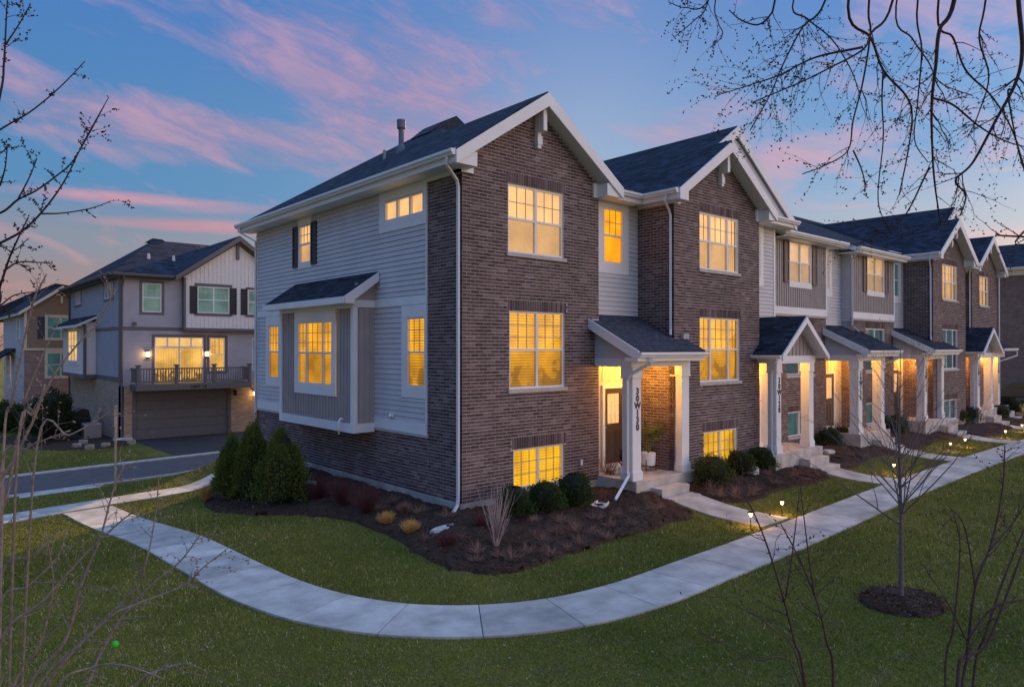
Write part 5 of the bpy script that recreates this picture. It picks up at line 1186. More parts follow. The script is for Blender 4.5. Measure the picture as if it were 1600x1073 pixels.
def next_door():
    """the rest of the same grey row, seen past the end house's corner"""
    P = thing('townhouse', 'sliver of grey house with lit lantern seen past the corner of the end townhouse', 'townhouse', (8, 26, -.9))
    f = Fr('F', 25.33); wall_mesh(f, 5.63, 12, -1.2, 1.68, []).build('brick_wall', M_TANBRICK, P); siding(f, 5.63, 12, 1.68, 6.9, P, [(5.9, 6.6, 2.3, 4.0)], expo=.11, m=M_NSIDE, boards=False)
    window(f, P, 5.9, 6.6, 2.3, 4.0, (1,), blind=M_TEALB, grid=None, d=0, depth=.06, screen=False)
    lantern(P, f, 5.82, 1.0, e=8)
    mb = MB(); mb.box(5.7, 11, 24.1, 25.28, 1.5, 1.76); mb.box(5.72, 5.84, 24.12, 24.24, 1.761, 2.65); mb.box(5.72, 11, 24.15, 24.2, 2.5, 2.56); b = mb.build('balcony', MATS['balcony_grey'], P)
    for i in range(10): m2 = MB(); m2.box(5.74, 5.78, 24.3 + i * .1, 24.33 + i * .1, 1.761, 2.5); m2.build('baluster', MATS['balcony_grey'], b)
    t = MB(); slab(t, [(7.2, 24.9, 6.98), (12, 24.9, 6.98), (12, 31.35, 9.5), (7.2, 31.35, 9.5)], .05); t.build('roof', M_ROOFX, P)
next_door()
def far_house(label, x0, x1, y, ze, za, zg, side_to, wins, m_up, m_side, brick_to, xa=None, flip=False):
    P = thing('house', label, 'house', (x0, y, zg)); f = Fr('F', y); L = Fr('L', x0); xa = xa or (x0 + x1) / 2
    hs = [w[:4] for w in wins]
    wall_mesh(f, x0, x1, zg, brick_to, [h for h in hs if h[3] < brick_to], .12).build('brick_wall', M_REDBRICK, P)
    w = wall_mesh(f, x0, x1, brick_to + .12, ze, [h for h in hs if h[2] > brick_to], .12, (xa, za)).build('gable_wall', m_up, P)
    trim(f, P, x0 - .05, x1 + .02, brick_to, brick_to + .12, -.1, .05, M_IVORY, 'belt_board'); trim(f, P, x0 - .03, x0 + .1, brick_to + .13, ze, -.05, .04, M_IVORY, 'corner_board')
    for a, b, c, d in hs:
        window(f, P, a, b, c, d, (1, 1), blind=M_TEAL, grid=None, d=0, depth=.06, screen=False, casing=(.1, .1, .1, .14), m=M_IVORY)
    mb = MB(); mb.box(x0, x0 + .12, y + .13, side_to, zg, ze - .02); mb.build('side_wall', m_side, P)
    sl = (za - ze) / (xa - x0); o = .35; t = MB(); d_ = MB(); ym = y + 4.5
    A = [(x0 - o, y - o, ze - o * sl + .12), (xa, y - o, za + .12), (xa, side_to, za + .12), (x0 - o, side_to, ze - o * sl + .12)]; B = [(xa, y - o, za + .12), (x1 + o, y - o, ze - o * sl + .12), (x1 + o, side_to, ze - o * sl + .12), (xa, side_to, za + .12)]
    for q in (A, B): slab(t, q, .05); slab(d_, [(p[0], p[1], p[2] - .051) for p in q], .15)
    r = t.build('roof', M_ROOFY, P); d_.build('roof_deck', M_IVORY, r)
    fascia_rake(P, xa, x0 - o, x1 + o, y - o, za + .12, sl, .18, m=M_IVORY)
    mb = MB(); mb.box(xa - .06, xa + .06, y - .1, y, za - .95, za - .1); mb.box(xa - .3, xa + .3, y - .1, y - .01, za - .5, za - .38); mb.build('gable_bracket', M_IVORY, P)
    return P
P = far_house('brown gabled brick house with dark shutter, left behind the grey house', -3.05, 1.0, 38.5, 5.75, 7.15, -1.2, 49, [(-1.95, -.5, 4.05, 5.35), (-1.95, -.5, 1.75, 3.2), (-1.7, -.4, -.3, .5)], M_BTAN, mat('pale_siding_far', (.50, .50, .54), .6), 3.35, xa=-1.2)
shutter(Fr('F', 38.5), P, -2.42, -2.07, 4.05, 5.35, mat('indigo_shutter', (.05, .045, .085), .6))
LS = Fr('L', -3.05); window(LS, P, 40.5, 41.6, 4.0, 5.3, (1,), blind=M_TEAL, grid=None, d=0.05, depth=.03, screen=False); window(LS, P, 44.2, 45.4, .9, 3.0, (1,), blind=M_TEAL, grid=None, d=0.05, depth=.03, screen=False)
t = MB(); slab(t, [(-3.9, 42.5, 2.9), (-3.0, 42.5, 3.5), (-3.0, 47.5, 3.5), (-3.9, 47.5, 2.9)], .12); t.build('bay_roof', M_ROOFY, P)
t = MB(); t.prism([(-4.6, 50, 5.6), (1.5, 50, 5.6), (2.5, 50, 8.0), (.2, 50, 8.3)], (0, 10, 0)); t.build('rear_roof', M_ROOFX, P)
P = thing('house', 'pale grey house with dark hipped roof at the far left edge', 'house', (-8, 52, -1.2)); f = Fr('F', 52)
mb = MB(); mb.box(-12, -4.4, 52, 60, -1.3, 6.0); mb.build('siding_wall', mat('pale_siding_far', (.50, .50, .54), .6), P)
mb = MB(); mb.box(-12.05, -4.35, 51.95, 60, -1.3, .8); mb.build('brick_wall', M_REDBRICK, P)
t = MB(); 
for q in ([(-12.5, 51.5, 6.0), (-3.9, 51.5, 6.0), (-6.5, 56, 8.4), (-9.5, 56, 8.4)], [(-3.9, 51.5, 6.0), (-3.9, 60.5, 6.0), (-6.5, 56, 8.4)], [(-12.5, 51.5, 6), (-9.5, 56, 8.4), (-12.5, 60.5, 6)]): slab(t, q, .12)
t.build('roof', M_ROOFX, P)
for a, z in ((-6.6, 3.6), (-6.6, 1.2), (-9.5, 3.6)): window(f, P, a, a + 1.3, z, z + 1.4, (1, 1), blind=M_TEAL, grid=None, d=.06, depth=.04, screen=False)
# brick block at the right edge, beyond the row
def right_block():
    P = thing('brick_building', 'three-storey brick building with two pale downspouts at the far right edge', 'building', (56, 0, -.3))
    x = 54.5; L = Fr('L', x); wall_mesh(L, -14, 7, -.6, 9.3, []).build('brick_wall', M_FARBRICK, P)
    trim(L, P, -14, 7, 8.95, 9.4, 0, .06, name='frieze_board'); gutter(P, (x - .55, -14, 9.35), (x - .55, 7.3, 9.35), (-1, 0, 0), .16)
    mb = MB(); mb.box(x - .55, x, -14, 7.2, 9.3, 9.34); mb.build('soffit', M_WHITE, P)
    t = MB(); slab(t, [(x - .6, -15, 9.5), (x - .6, 7.6, 9.5), (x + 5, 7.6, 11.9), (x + 5, -15, 11.9)], .08); t.build('roof', M_ROOFY, P)
    mb = MB(); mb.box(x + .2, x + 9, 6.8, 7, -.6, 9.3); mb.build('side_wall', M_FARBRICK, P)
    for v in (-.15, -8.2): downspout(P, [(x - .08, v, 9.2), (x - .08, v, .0)], .1)
right_block()
structure(sheet('far_parking_lane', [(48.6, -16), (53, -16), (53, 20), (48.6, 20)], M_ASPH, .014, 4))
structure(sheet('far_pavement', [(46.9, -16), (48.1, -16), (48.1, 20), (46.9, 20)], M_PATH, .02, 4))
def car(x, y, col, label, s=1.0, rz=90):
    P = thing('parked_car', label, 'car', (x, y, gz(x, y)), 'cars parked by the far brick building'); P.rotation_euler = (0, 0, 0)
    z = gz(x, y); prof = [(-2.2, .35), (-2.2, .72), (-1.95, .86), (-1.2, .92), (-.65, 1.38), (.75, 1.42), (1.45, .98), (2.1, .90), (2.22, .70), (2.22, .35)]
    mb = MB(); mb.prism([(x - .85, y + u, z + v) for u, v in prof], (1.7, 0, 0)); mb.build('body', mat('car_paint_' + label[:4], col, .3, spec=.6), P, bevel=.06)
    g = MB(); g.prism([(x - .862, y + u, z + v) for u, v in [(-1.02, .95), (-.6, 1.32), (.72, 1.36), (1.25, .98)]], (1.724, 0, 0)); g.build('window', mat('car_glass', (.02, .025, .03), .1), P)
    for u in (-1.35, 1.35):
        for sx in (-.80, .62): mb = MB(); mb.tube([(x + sx, y + u, z + .32), (x + sx + .2, y + u, z + .32)], .32, 14); mb.build('wheel', mat('tyre', (.02, .02, .02), .8), P)
car(50.6, 1.2, (.03, .035, .045), 'dark car parked in shade beyond the last portico'); car(51.0, -3.9, (.45, .46, .48), 'pale silver car cut by the right edge of the picture')
# things by the grey house
P = thing('air_conditioner', 'square grey air conditioner on the ground beside the tan brick wall', 'air conditioner', (-2.0, 26.8, gz(-2, 26.8)))
ax, ay, az_ = -1.75, 27.0, gz(-1.75, 27) + .05; mb = MB(); mb.box(ax - .36, ax + .36, ay - .36, ay + .36, az_, az_ + .72); c = mb.build('casing', mat('ac_grey', (.35, .36, .38), .5), P)
mb = MB()
for k in range(12): mb.box(ax - .375, ax + .375, ay - .375, ay + .375, az_ + .07 + k * .052, az_ + .085 + k * .052)
mb.build('louvres', mat('ac_dark', (.14, .14, .15), .6), c); mb = MB(); mb.lathe([(.3, az_ + .721), (.3, az_ + .75), (0, az_ + .75)], ax, ay, 16); mb.build('fan_guard', mat('ac_dark', (.14, .14, .15), .6), c)
P = thing('barbecue_grill', 'black covered grill against the tan brick side wall', 'grill', (-1.6, 29.6, -.85))
gx, gy, gg = -1.75, 29.4, gz(-1.75, 29.4); mb = MB(); mb.box(gx - .3, gx + .3, gy - .75, gy + .75, gg + .15, gg + .95); mb.build('cabinet', mat('grill_black', (.012, .013, .016), .5), P, bevel=.03)
mb = MB(); mb.prism([(gx - .32, gy - .5, gg + .96), (gx - .3, gy - .5, gg + 1.2), (gx - .05, gy - .5, gg + 1.33), (gx + .25, gy - .5, gg + 1.28), (gx + .32, gy - .5, gg + .96)], (0, 1.0, 0)); mb.build('lid', mat('grill_black', (.012, .013, .016), .5), P, bevel=.02)
for s_ in (-.6, .6): mb = MB(); mb.box(gx - .25, gx + .25, gy + s_ - .12, gy + s_ + .12, gg, gg + .149); mb.build('leg', mat('grill_black', (.012, .013, .016), .5), P)
# post of the alley sign
pp = Vector((-4.05, 11.35, 0)); pz = gz(pp.x, pp.y)
P = thing('sign_post', 'thin pale wooden sign post beside the alley, its sign seen edge-on', 'sign post', (pp.x, pp.y, pz))
mb = MB(); mb.tube([(pp.x, pp.y, pz - .1), (pp.x, pp.y, pz + 2.45)], .034, 8); mb.build('post', mat('post_wood', (.42, .33, .22), .7, var=.2), P)
mb = MB(); mb.prism([(pp.x - .015 + c * .9, pp.y - .045 + c * .65, pz + z) for c, z in ((0, 1.85), (.05, 1.88), (.05, 2.42), (0, 2.50), (-.045, 2.42), (-.045, 1.88))], (.012, -.012, 0)); mb.build('sign_panel', mat('sign_face', (.62, .42, .38), .5), P)
# drain by the kerb, small rock line by the grey house
# ------------------------------------------------------------------ planting
def leaf_mat(name, c1, c2, c3=None, rough=.7, trans=.15):
    m, N, L, b = nodes_of(name); b.inputs['Roughness'].default_value = rough; b.inputs['Specular IOR Level'].default_value = .15
    a = N.new('ShaderNodeAttribute'); a.attribute_name = 'tone'; r = N.new('ShaderNodeValToRGB'); cr = r.color_ramp
    cr.elements[0].color = (*c1, 1); cr.elements[1].color = (*c2, 1)
    if c3: e = cr.elements.new(.93); e.color = (*c2, 1); cr.elements[-1].color = (*c3, 1)
    L.new(a.outputs['Fac'], r.inputs[0]); L.new(r.outputs[0], b.inputs['Base Color']); b.inputs['Subsurface Weight'].default_value = 0
    return m
def quad_cloud(name, P, A, B, tone, m, parent=None, kind=None, tri=False):
    """one small leaf per row: centre P, half axes A and B (numpy n x 3)"""
    n = len(P)
    if tri: V = np.stack([P - A, P + A, P + B], 1)
    else: V = np.stack([P - A * .25, P + A - 0 * B + B * .5, P + B * 1.0, P - A + B * .5], 1)
    k = V.shape[1]; me = bpy.data.meshes.new(name); me.vertices.add(n * k); me.vertices.foreach_set('co', V.reshape(-1).astype(np.float32))
    me.loops.add(n * k); me.loops.foreach_set('vertex_index', np.arange(n * k, dtype=np.int32)); me.polygons.add(n); me.polygons.foreach_set('loop_start', np.arange(0, n * k, k, dtype=np.int32))
    at_ = me.attributes.new('tone', 'FLOAT', 'FACE'); at_.data.foreach_set('value', tone.astype(np.float32)); me.materials.append(m); me.update(calc_edges=True)
    o = link(name, me, parent)
    if kind: o['kind'] = kind
    return o
def unit_rows(n):
    v = RNG.normal(size=(n, 3)); return v / np.linalg.norm(v, axis=1)[:, None]
L_ARB = leaf_mat('arborvitae_green', (.018, .036, .010), (.13, .175, .032), (.26, .27, .06))
L_BOX = leaf_mat('boxwood_green', (.016, .036, .010), (.075, .12, .026), (.14, .17, .04))
L_YEW = leaf_mat('olive_yew', (.030, .042, .010), (.11, .12, .030), (.18, .15, .05))
L_DARK = leaf_mat('dark_evergreen', (.008, .018, .007), (.028, .048, .014))
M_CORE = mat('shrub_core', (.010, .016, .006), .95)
M_STEM = mat('shrub_stem', (.12, .085, .06), .9, var=.2)
def bush(name, label, cat, x, y, rx, ry, h, m, n=2600, size=.035, cone=0.0, lumps=9, group=None, upright=.2, z=None):
    z = gz(x, y) if z is None else z; P = thing(name, label, cat, (x, y, z), group)
    # outline: lumpy ellipsoid, narrowed towards the top by cone
    D = unit_rows(n * 2); D[:, 2] = np.where(D[:, 2] < -.55, -D[:, 2], D[:, 2]); D = D[:n]
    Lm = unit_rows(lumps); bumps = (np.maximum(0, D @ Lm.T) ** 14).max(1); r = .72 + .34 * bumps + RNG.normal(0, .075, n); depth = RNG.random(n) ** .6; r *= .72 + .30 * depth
    zz = np.clip(((D[:, 2] * r + 1) / 2 - .17) / .83, 0, 1.1); nar = 1 - cone * np.clip(zz, 0, 1.1) ** 1.6
    full = np.clip(1 / np.sqrt(np.maximum(.08, 1 - (2 * np.clip(zz, 0.02, .98) - 1) ** 2)), 1, 2.6) ** .62; nar = nar * np.where(zz < .5, full, 1.0)
    C = np.stack([x + D[:, 0] * r * rx * nar, y + D[:, 1] * r * ry * nar, z + .02 + zz * h], 1)
    C[:, 2] = np.maximum(C[:, 2], z + .015)
    A = unit_rows(n) * size * RNG.uniform(.5, 1.1, (n, 1)); B = (D * .7 + unit_rows(n) * .55 + np.array([0, 0, upright * 3])); B /= np.linalg.norm(B, axis=1)[:, None]; B *= size * RNG.uniform(1.2, 2.6, (n, 1))
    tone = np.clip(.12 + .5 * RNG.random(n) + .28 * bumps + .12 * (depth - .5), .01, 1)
    quad_cloud('foliage', C, A, B, tone, m, P)
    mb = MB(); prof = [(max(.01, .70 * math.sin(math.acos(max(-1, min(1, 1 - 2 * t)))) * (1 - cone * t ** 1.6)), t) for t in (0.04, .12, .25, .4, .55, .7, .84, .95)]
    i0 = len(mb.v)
    mb.lathe([(r_, z + .02 + t * h) for r_, t in prof], 0, 0, 12); mb.v = [(x + vx * rx, y + vy * ry, vz) for vx, vy, vz in mb.v]; mb.build('dark_core', M_CORE, P)  # solid dark core added so the foliage is not see-through
    mb = MB()
    for k in range(4): a = random.uniform(0, 6.28); mb.tube([(x + .03 * math.cos(a), y + .03 * math.sin(a), z - .05), (x + rx * .3 * math.cos(a), y + ry * .3 * math.sin(a), z + h * .3)], [.014, .008], 5)
    o = mb.build('stems', M_STEM, P); o['kind'] = 'stuff'; return P
for (px, py, r, h, lab) in ((362, 783, .44, 1.62, 'leftmost of the three tall evergreens at the house corner, partly behind the next'), (397, 784, .50, 2.0, 'middle one of three arborvitae, the tallest, by the brick corner'), (441, 790, .62, 1.78, 'right-hand and broadest of the three arborvitae at the brick base')):
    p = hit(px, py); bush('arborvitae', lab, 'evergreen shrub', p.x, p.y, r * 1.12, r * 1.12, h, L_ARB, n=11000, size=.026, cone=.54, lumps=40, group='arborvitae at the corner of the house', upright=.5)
for i, (px, py, rx, h, lab) in enumerate(((811, 811, .42, .64, 'leftmost boxwood under the lit basement window, behind the bare shrub'), (858, 806, .42, .66, 'middle boxwood of the three under the lit basement window'), (905, 796, .46, .76, 'right-hand boxwood of the three, beside the white splash block'))):
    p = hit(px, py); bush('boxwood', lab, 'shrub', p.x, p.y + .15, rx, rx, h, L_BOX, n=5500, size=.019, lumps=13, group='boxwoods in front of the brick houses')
for i, (px, py, rx, h, m_, lab) in enumerate(((1112, 762, .55, .80, L_YEW, 'olive shrub with bare legs right of the first porch steps'), (1156, 742, .42, .66, L_YEW, 'middle shrub under the second house basement window'), (1190, 734, .45, .66, L_BOX, 'darker shrub left of the peaked portico column'),
                                        (1294, 697, .42, .62, L_BOX, 'rounded shrub left of the third porch'), (1316, 694, .36, .56, L_BOX, 'small dark shrub touching the rounded one left of the third porch'), (1398, 676, .55, .7, L_BOX, 'dark shrub right of the third porch steps, behind the young tree'),
                                        (1492, 662, .6, .7, L_YEW, 'broad olive shrub under the fifth house'), (1512, 660, .6, .75, L_BOX, 'dark shrub left of the farthest portico'), (1560, 652, .55, .65, L_BOX, 'low green shrub right of the farthest portico'), (1578, 648, .6, .85, L_DARK, 'dark shrub beyond the farthest portico'))):
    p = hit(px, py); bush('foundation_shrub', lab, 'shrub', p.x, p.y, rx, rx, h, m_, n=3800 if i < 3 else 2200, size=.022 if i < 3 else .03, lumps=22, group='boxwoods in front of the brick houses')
p = hit(112, 690); bush('evergreen_bush', 'large dark evergreen bush beside the tan brick side wall', 'shrub', -3.4, 27.5, 1.15, 1.2, 2.3, L_DARK, n=7000, size=.06, lumps=24)
bush('evergreen_bush', 'low rounded bush in front of the brown gabled house', 'shrub', -4.6, 33.5, 1.3, 1.2, 1.5, L_BOX, n=4000, size=.06, lumps=18)
bush('evergreen_bush', 'bush by the corner downspout of the brown gabled house', 'shrub', -4.9, 36.8, .7, .7, 1.0, L_BOX, n=2000, size=.06, lumps=12)
bush('evergreen_bush', 'dark bush at the left picture edge before the far house', 'shrub', -8.2, 44, 1.6, 1.4, 2.3, L_DARK, n=4000, size=.08, lumps=18)
# twiggy shrubs
def twigs(mb, base, n, h, spread, r=.006, sub=2, droop=0.0, curl=.25, sides=3):
    for k in range(n):
        a = random.uniform(0, 2 * math.pi); t = random.uniform(.1, 1) * spread; p = Vector(base) + Vector((random.uniform(-.04, .04), random.uniform(-.04, .04), -.02)); hh = h * random.uniform(.6, 1)
        d = Vector((math.cos(a) * t, math.sin(a) * t, 1)).normalized(); pts = [p.copy()]; st = 5
        for i in range(st):
            d = (d + Vector((random.uniform(-1, 1), random.uniform(-1, 1), random.uniform(-.3, .4))) * curl * .35 - Vector((0, 0, droop * .12 * i))).normalized(); p = p + d * hh / st; pts.append(p.copy())
        rr = [r * (1 - .8 * i / st) for i in range(st + 1)]; mb.tube(pts, rr, sides, cap=False)
        for s in range(sub):
            i = random.randint(1, st - 1); q = pts[i]; dd = (pts[i + 1] - pts[i]).normalized() + Vector((random.uniform(-.8, .8), random.uniform(-.8, .8), random.uniform(0, .5)))
            l = hh * random.uniform(.2, .45); mb.tube([q, q + dd.normalized() * l * .5, q + dd.normalized() * l + Vector((0, 0, l * .1))], [rr[i] * .7, rr[i] * .5, rr[i] * .2], sides, cap=False)
M_RED = mat('red_twigs', (.10, .030, .032), .7, var=.3); M_DRY = mat('dry_perennial', (.26, .16, .12), .9, var=.35); M_STRAW = mat('straw_grass', (.55, .34, .10), .8, var=.3); M_GREYT = mat('grey_pink_stems', (.36, .28, .27), .8, var=.2)
def twig_bush(name, label, cat, px, py, n, h, spread, m, r=.006, sub=2, group=None, droop=0, pos=None, curl=.25):
    p = Vector((pos[0], pos[1], gz(*pos))) if pos else hit(px, py); P = thing(name, label, cat, p, group); mb = MB(); twigs(mb, p + Vector((0, 0, .03)), n, h, spread, r, sub, droop, curl); o = mb.build('stems', m, P); o['kind'] = 'stuff'; return P
twig_bush('red_twig_shrub', 'dark red twiggy shrub nearest the arborvitae at the brick base', 'shrub', 497, 782, 130, .70, 1.1, M_RED, sub=5, r=.0045, curl=.45)
twig_bush('red_twig_shrub', 'dark red twiggy shrub in the middle of the side bed', 'shrub', 534, 793, 130, .80, 1.0, M_RED, sub=5, r=.0045, curl=.45)
twig_bush('red_twig_shrub', 'dark red twiggy shrub left of the two straw tufts', 'shrub', 572, 806, 140, .80, 1.0, M_RED, sub=5, r=.0045, curl=.45)
twig_bush('red_twig_shrub', 'low red-brown shrub in front of the pale flat rock', 'shrub', 700, 858, 120, .38, 1.2, M_RED, sub=3)
twig_bush('red_twig_shrub', 'small red shrub at the brick corner behind the bare grey stems', 'shrub', 752, 826, 100, .36, 1.0, M_RED, sub=3)
twig_bush('red_twig_shrub', 'tall thin reddish twigs left of the first porch column', 'shrub', 952, 760, 60, .95, .42, M_RED, sub=4, r=.005)
twig_bush('red_twig_shrub', 'reddish twigs beside the lit third doorway', 'shrub', 1308, 688, 50, .95, .5, M_RED, sub=3, r=.007)
twig_bush('red_twig_shrub', 'low reddish shrub at the foundation left of the brick corner', 'shrub', 462, 775, 200, .62, 1.0, M_RED, sub=4, r=.0045, curl=.45)
for px, py, h, lab in ((603, 822, .33, 'straw-coloured grass tuft nearest the red shrub'), (641, 836, .33, 'straw-coloured grass tuft nearest the lawn'), (632, 804, .28, 'thin brownish tuft close to the foundation')):
    twig_bush('ornamental_grass', lab, 'grass tuft', px, py, 420, h, 1.1, M_STRAW if h > .3 else M_DRY, r=.0045, sub=1, group='straw tufts in the side bed')
twig_bush('ornamental_grass', 'golden sunlit grass clump beside the leftmost arborvitae', 'grass tuft', 322, 783, 420, .48, 1.0, M_STRAW, r=.005, sub=1)
twig_bush('bare_shrub', 'bare shrub of pale grey upright stems at the house corner', 'shrub', 775, 856, 26, 1.35, .42, M_GREYT, r=.011, sub=3, curl=.12)
dry = [(612, 790), (655, 805), (590, 800), (668, 848), (725, 846), (742, 880), (780, 872), (838, 842), (1030, 798), (945, 845), (835, 818), (850, 850), (868, 838), (885, 862), (900, 834), (925, 838), (952, 826), (906, 856), (965, 812), (990, 806), (1018, 802), (875, 820), (930, 815), (985, 825), (820, 868), (800, 880), (860, 872), (700, 812), (745, 866)]
for i, (px, py) in enumerate(dry): twig_bush('dry_perennial', 'low tangle of dry pinkish stems ' + ('by the two straw tufts' if px < 664 else 'beside the pale flat rock' if px < 735 else 'round the foot of the bare grey shrub' if px < 812 else 'in front of the three boxwoods' if px < 915 else 'near the white splash block' if px < 970 else 'before the first porch steps'), 'plant', px, py, 34, random.uniform(.22, .36), 1.6, M_DRY, r=.005, sub=3, group='dry perennials in the front bed', droop=.5, curl=.8)
for i, (px, py) in enumerate([(1112, 772), (1125, 780), (1150, 775), (1180, 770), (1210, 760), (1240, 748), (1150, 782), (1175, 778), (1200, 745), (1330, 715), (1355, 718), (1380, 706), (1480, 688), (1500, 690)]):
    twig_bush('dry_perennial', 'low clump of dry brown stems in the mulch ' + ('of the second house bed' if px < 1260 else 'beside the third porch' if px < 1450 else 'of the fifth house bed'), 'plant', px, py, 30, random.uniform(.25, .45), 1.3, M_DRY, r=.006, sub=3, group='dry perennials in the farther beds', droop=.4, curl=.7)
for i, (px, py) in enumerate([(385, 790), (410, 793), (438, 797), (352, 786), (330, 790)]):
    pass
# rocks
def rock(label, px, py, sx, sy, sz, rot=0, m=None, group=None, pos=None):
    p = hit(px, py) if pos is None else Vector((*pos, gz(*pos))); bm = bmesh.new(); bmesh.ops.create_icosphere(bm, subdivisions=3, radius=1)
    for v in bm.verts: v.co *= 1 + random.uniform(-.07, .07); v.co = Vector((max(-.8, min(.8, v.co.x)) * sx, max(-.8, min(.85, v.co.y)) * sy, max(-.5, min(.6, v.co.z)) * sz))
    bmesh.ops.rotate(bm, verts=bm.verts, cent=(0, 0, 0), matrix=Matrix.Rotation(rad(rot), 3, 'Z'))
    me = bpy.data.meshes.new('rock'); bm.to_mesh(me); bm.free(); me.materials.append(m or M_ROCK); o = bpy.data.objects.new('rock', me); COL.objects.link(o); o.location = p + Vector((0, 0, sz * .35)); tag(o, label, 'rock', group); return o
M_ROCK = mat('pale_limestone', (.50, .50, .47), .85, var=.25, vscale=9, bump=.5, bscale=30)
rock('long pale flat rock lying on the mulch near the house corner', 695, 830, .42, .15, .10, 8); rock('whitish flat stone at the foundation behind the red shrubs', 487, 758, .42, .14, .10, 90)
rock('round whitish boulder between shrubs and second porch', 1176, 743, .20, .17, .26, 0); rock('flat pale stone beside the second porch slab', 1216, 730, .30, .2, .12, 10); rock('flat pale stone right of the second porch steps', 1294, 709, .32, .2, .14, 0)
rock('flat grey stone at the foot of the tan brick corner', 0, 0, .5, .2, .2, 0, pos=(-.85, 24.9)); 
for i, (px, py) in enumerate(((120, 700), (140, 702), (165, 699), (205, 694), (130, 694))): rock('small rounded fieldstone edging the bed of the grey house', px, py, .22, .18, .22, 0, mat('brown_fieldstone', (.28, .24, .20), .9, var=.2), 'fieldstones by the grey house')
# splash block, potted palm
p = hit(938, 792); P = thing('splash_block', 'white splash block under the slanting downspout by the boxwoods', 'splash block', p); mb = MB(); c, s = math.cos(rad(205)), math.sin(rad(205))
def spl(u, v, w): return (p.x + u * c - v * s, p.y + u * s + v * c, p.z + w)
mb.prism([spl(-.22, -.12, .03), spl(.22, -.15, .03), spl(.22, .15, .03), spl(-.22, .12, .03)], (0, 0, .03)); mb.build('base', M_WHITE, P)
for sg in (-1, 1): mb = MB(); mb.prism([spl(-.22, sg * .12, .03), spl(.22, sg * .15, .03), spl(.22, sg * .17, .03), spl(-.22, sg * .14, .03)], (0, 0, .07)); mb.build('side', M_WHITE, P)
px_, py_, pz_ = 5.72, -.42, .312
P = thing('potted_palm', 'spiky green potted plant in a white pot on a dark stand, on the first porch', 'potted plant', (px_, py_, pz_))
mb = MB(); mb.lathe([(.0, pz_ + .14), (.17, pz_ + .14), (.185, pz_ + .2), (.19, pz_ + .46), (.175, pz_ + .465), (.17, pz_ + .42), (0, pz_ + .41)], px_, py_, 24); mb.build('pot', M_WHITE, P, smooth=False)
mb = MB()
for k in range(4): a = k * math.pi / 2 + .4; mb.tube([(px_ + .2 * math.cos(a), py_ + .2 * math.sin(a), pz_), (px_ + .2 * math.cos(a), py_ + .2 * math.sin(a), pz_ + .3)], .010, 6)
mb.box(px_ - .19, px_ + .19, py_ - .01, py_ + .01, pz_ + .11, pz_ + .13); mb.box(px_ - .01, px_ + .01, py_ - .19, py_ + .19, pz_ + .085, pz_ + .105); o = mb.build('stand', mat('walnut_stand', (.05, .03, .02), .5), P); o['kind'] = 'stuff'
M_PALM = mat('palm_leaf', (.10, .16, .03), .55, var=.3, vscale=20)
for k in range(9):
    a = k * 2.4 + .3; t = random.uniform(.22, .62); h = random.uniform(.65, 1.15); b0 = Vector((px_, py_, pz_ + .42)); top = b0 + Vector((math.cos(a) * t, math.sin(a) * t, h * .8)); mid = b0.lerp(top, .5) + Vector((0, 0, .08))
    mb = MB(); mb.tube([b0, mid, top], [.008, .006, .004], 4)
    for j in range(34):
        b2 = a + random.uniform(-1.9, 1.9); up_ = random.uniform(-.15, .9); d = Vector((math.cos(b2), math.sin(b2), up_)).normalized(); l = random.uniform(.16, .30); sd_ = d.cross(Vector((0, 0, 1))).normalized() * .016
        q = mid.lerp(top, random.uniform(.3, 1)); mb.quad(q - sd_ * .5, q + d * l * .5 - sd_ + Vector((0, 0, .01)), q + d * l - Vector((0, 0, l * .15)), q + d * l * .5 + sd_ + Vector((0, 0, .01)))
    mb.build('frond', M_PALM, P)
px2, py2 = 4.62, -.75; P = thing('small_potted_plant', 'small dark-leaved plant half hidden behind the first porch column', 'potted plant', (px2, py2, .31))
mb = MB(); mb.lathe([(0, .31), (.1, .312), (.12, .5), (.1, .5), (0, .49)], px2 + .1, py2 + .35, 14); mb.build('pot', M_WHITE, P)
mb = MB()
for k in range(34):
    a = random.uniform(0, 6.28); l = random.uniform(.15, .32); d = Vector((math.cos(a), math.sin(a), random.uniform(.3, 2))).normalized(); q = Vector((px2 + .1, py2 + .35, .5 + random.uniform(0, .35))); s_ = d.cross(Vector((0, 0, 1))).normalized() * .025; mb.quad(q, q + d * l * .5 + s_, q + d * l, q + d * l * .5 - s_)
o = mb.build('leaves', L_DARK, P); o['kind'] = 'stuff'
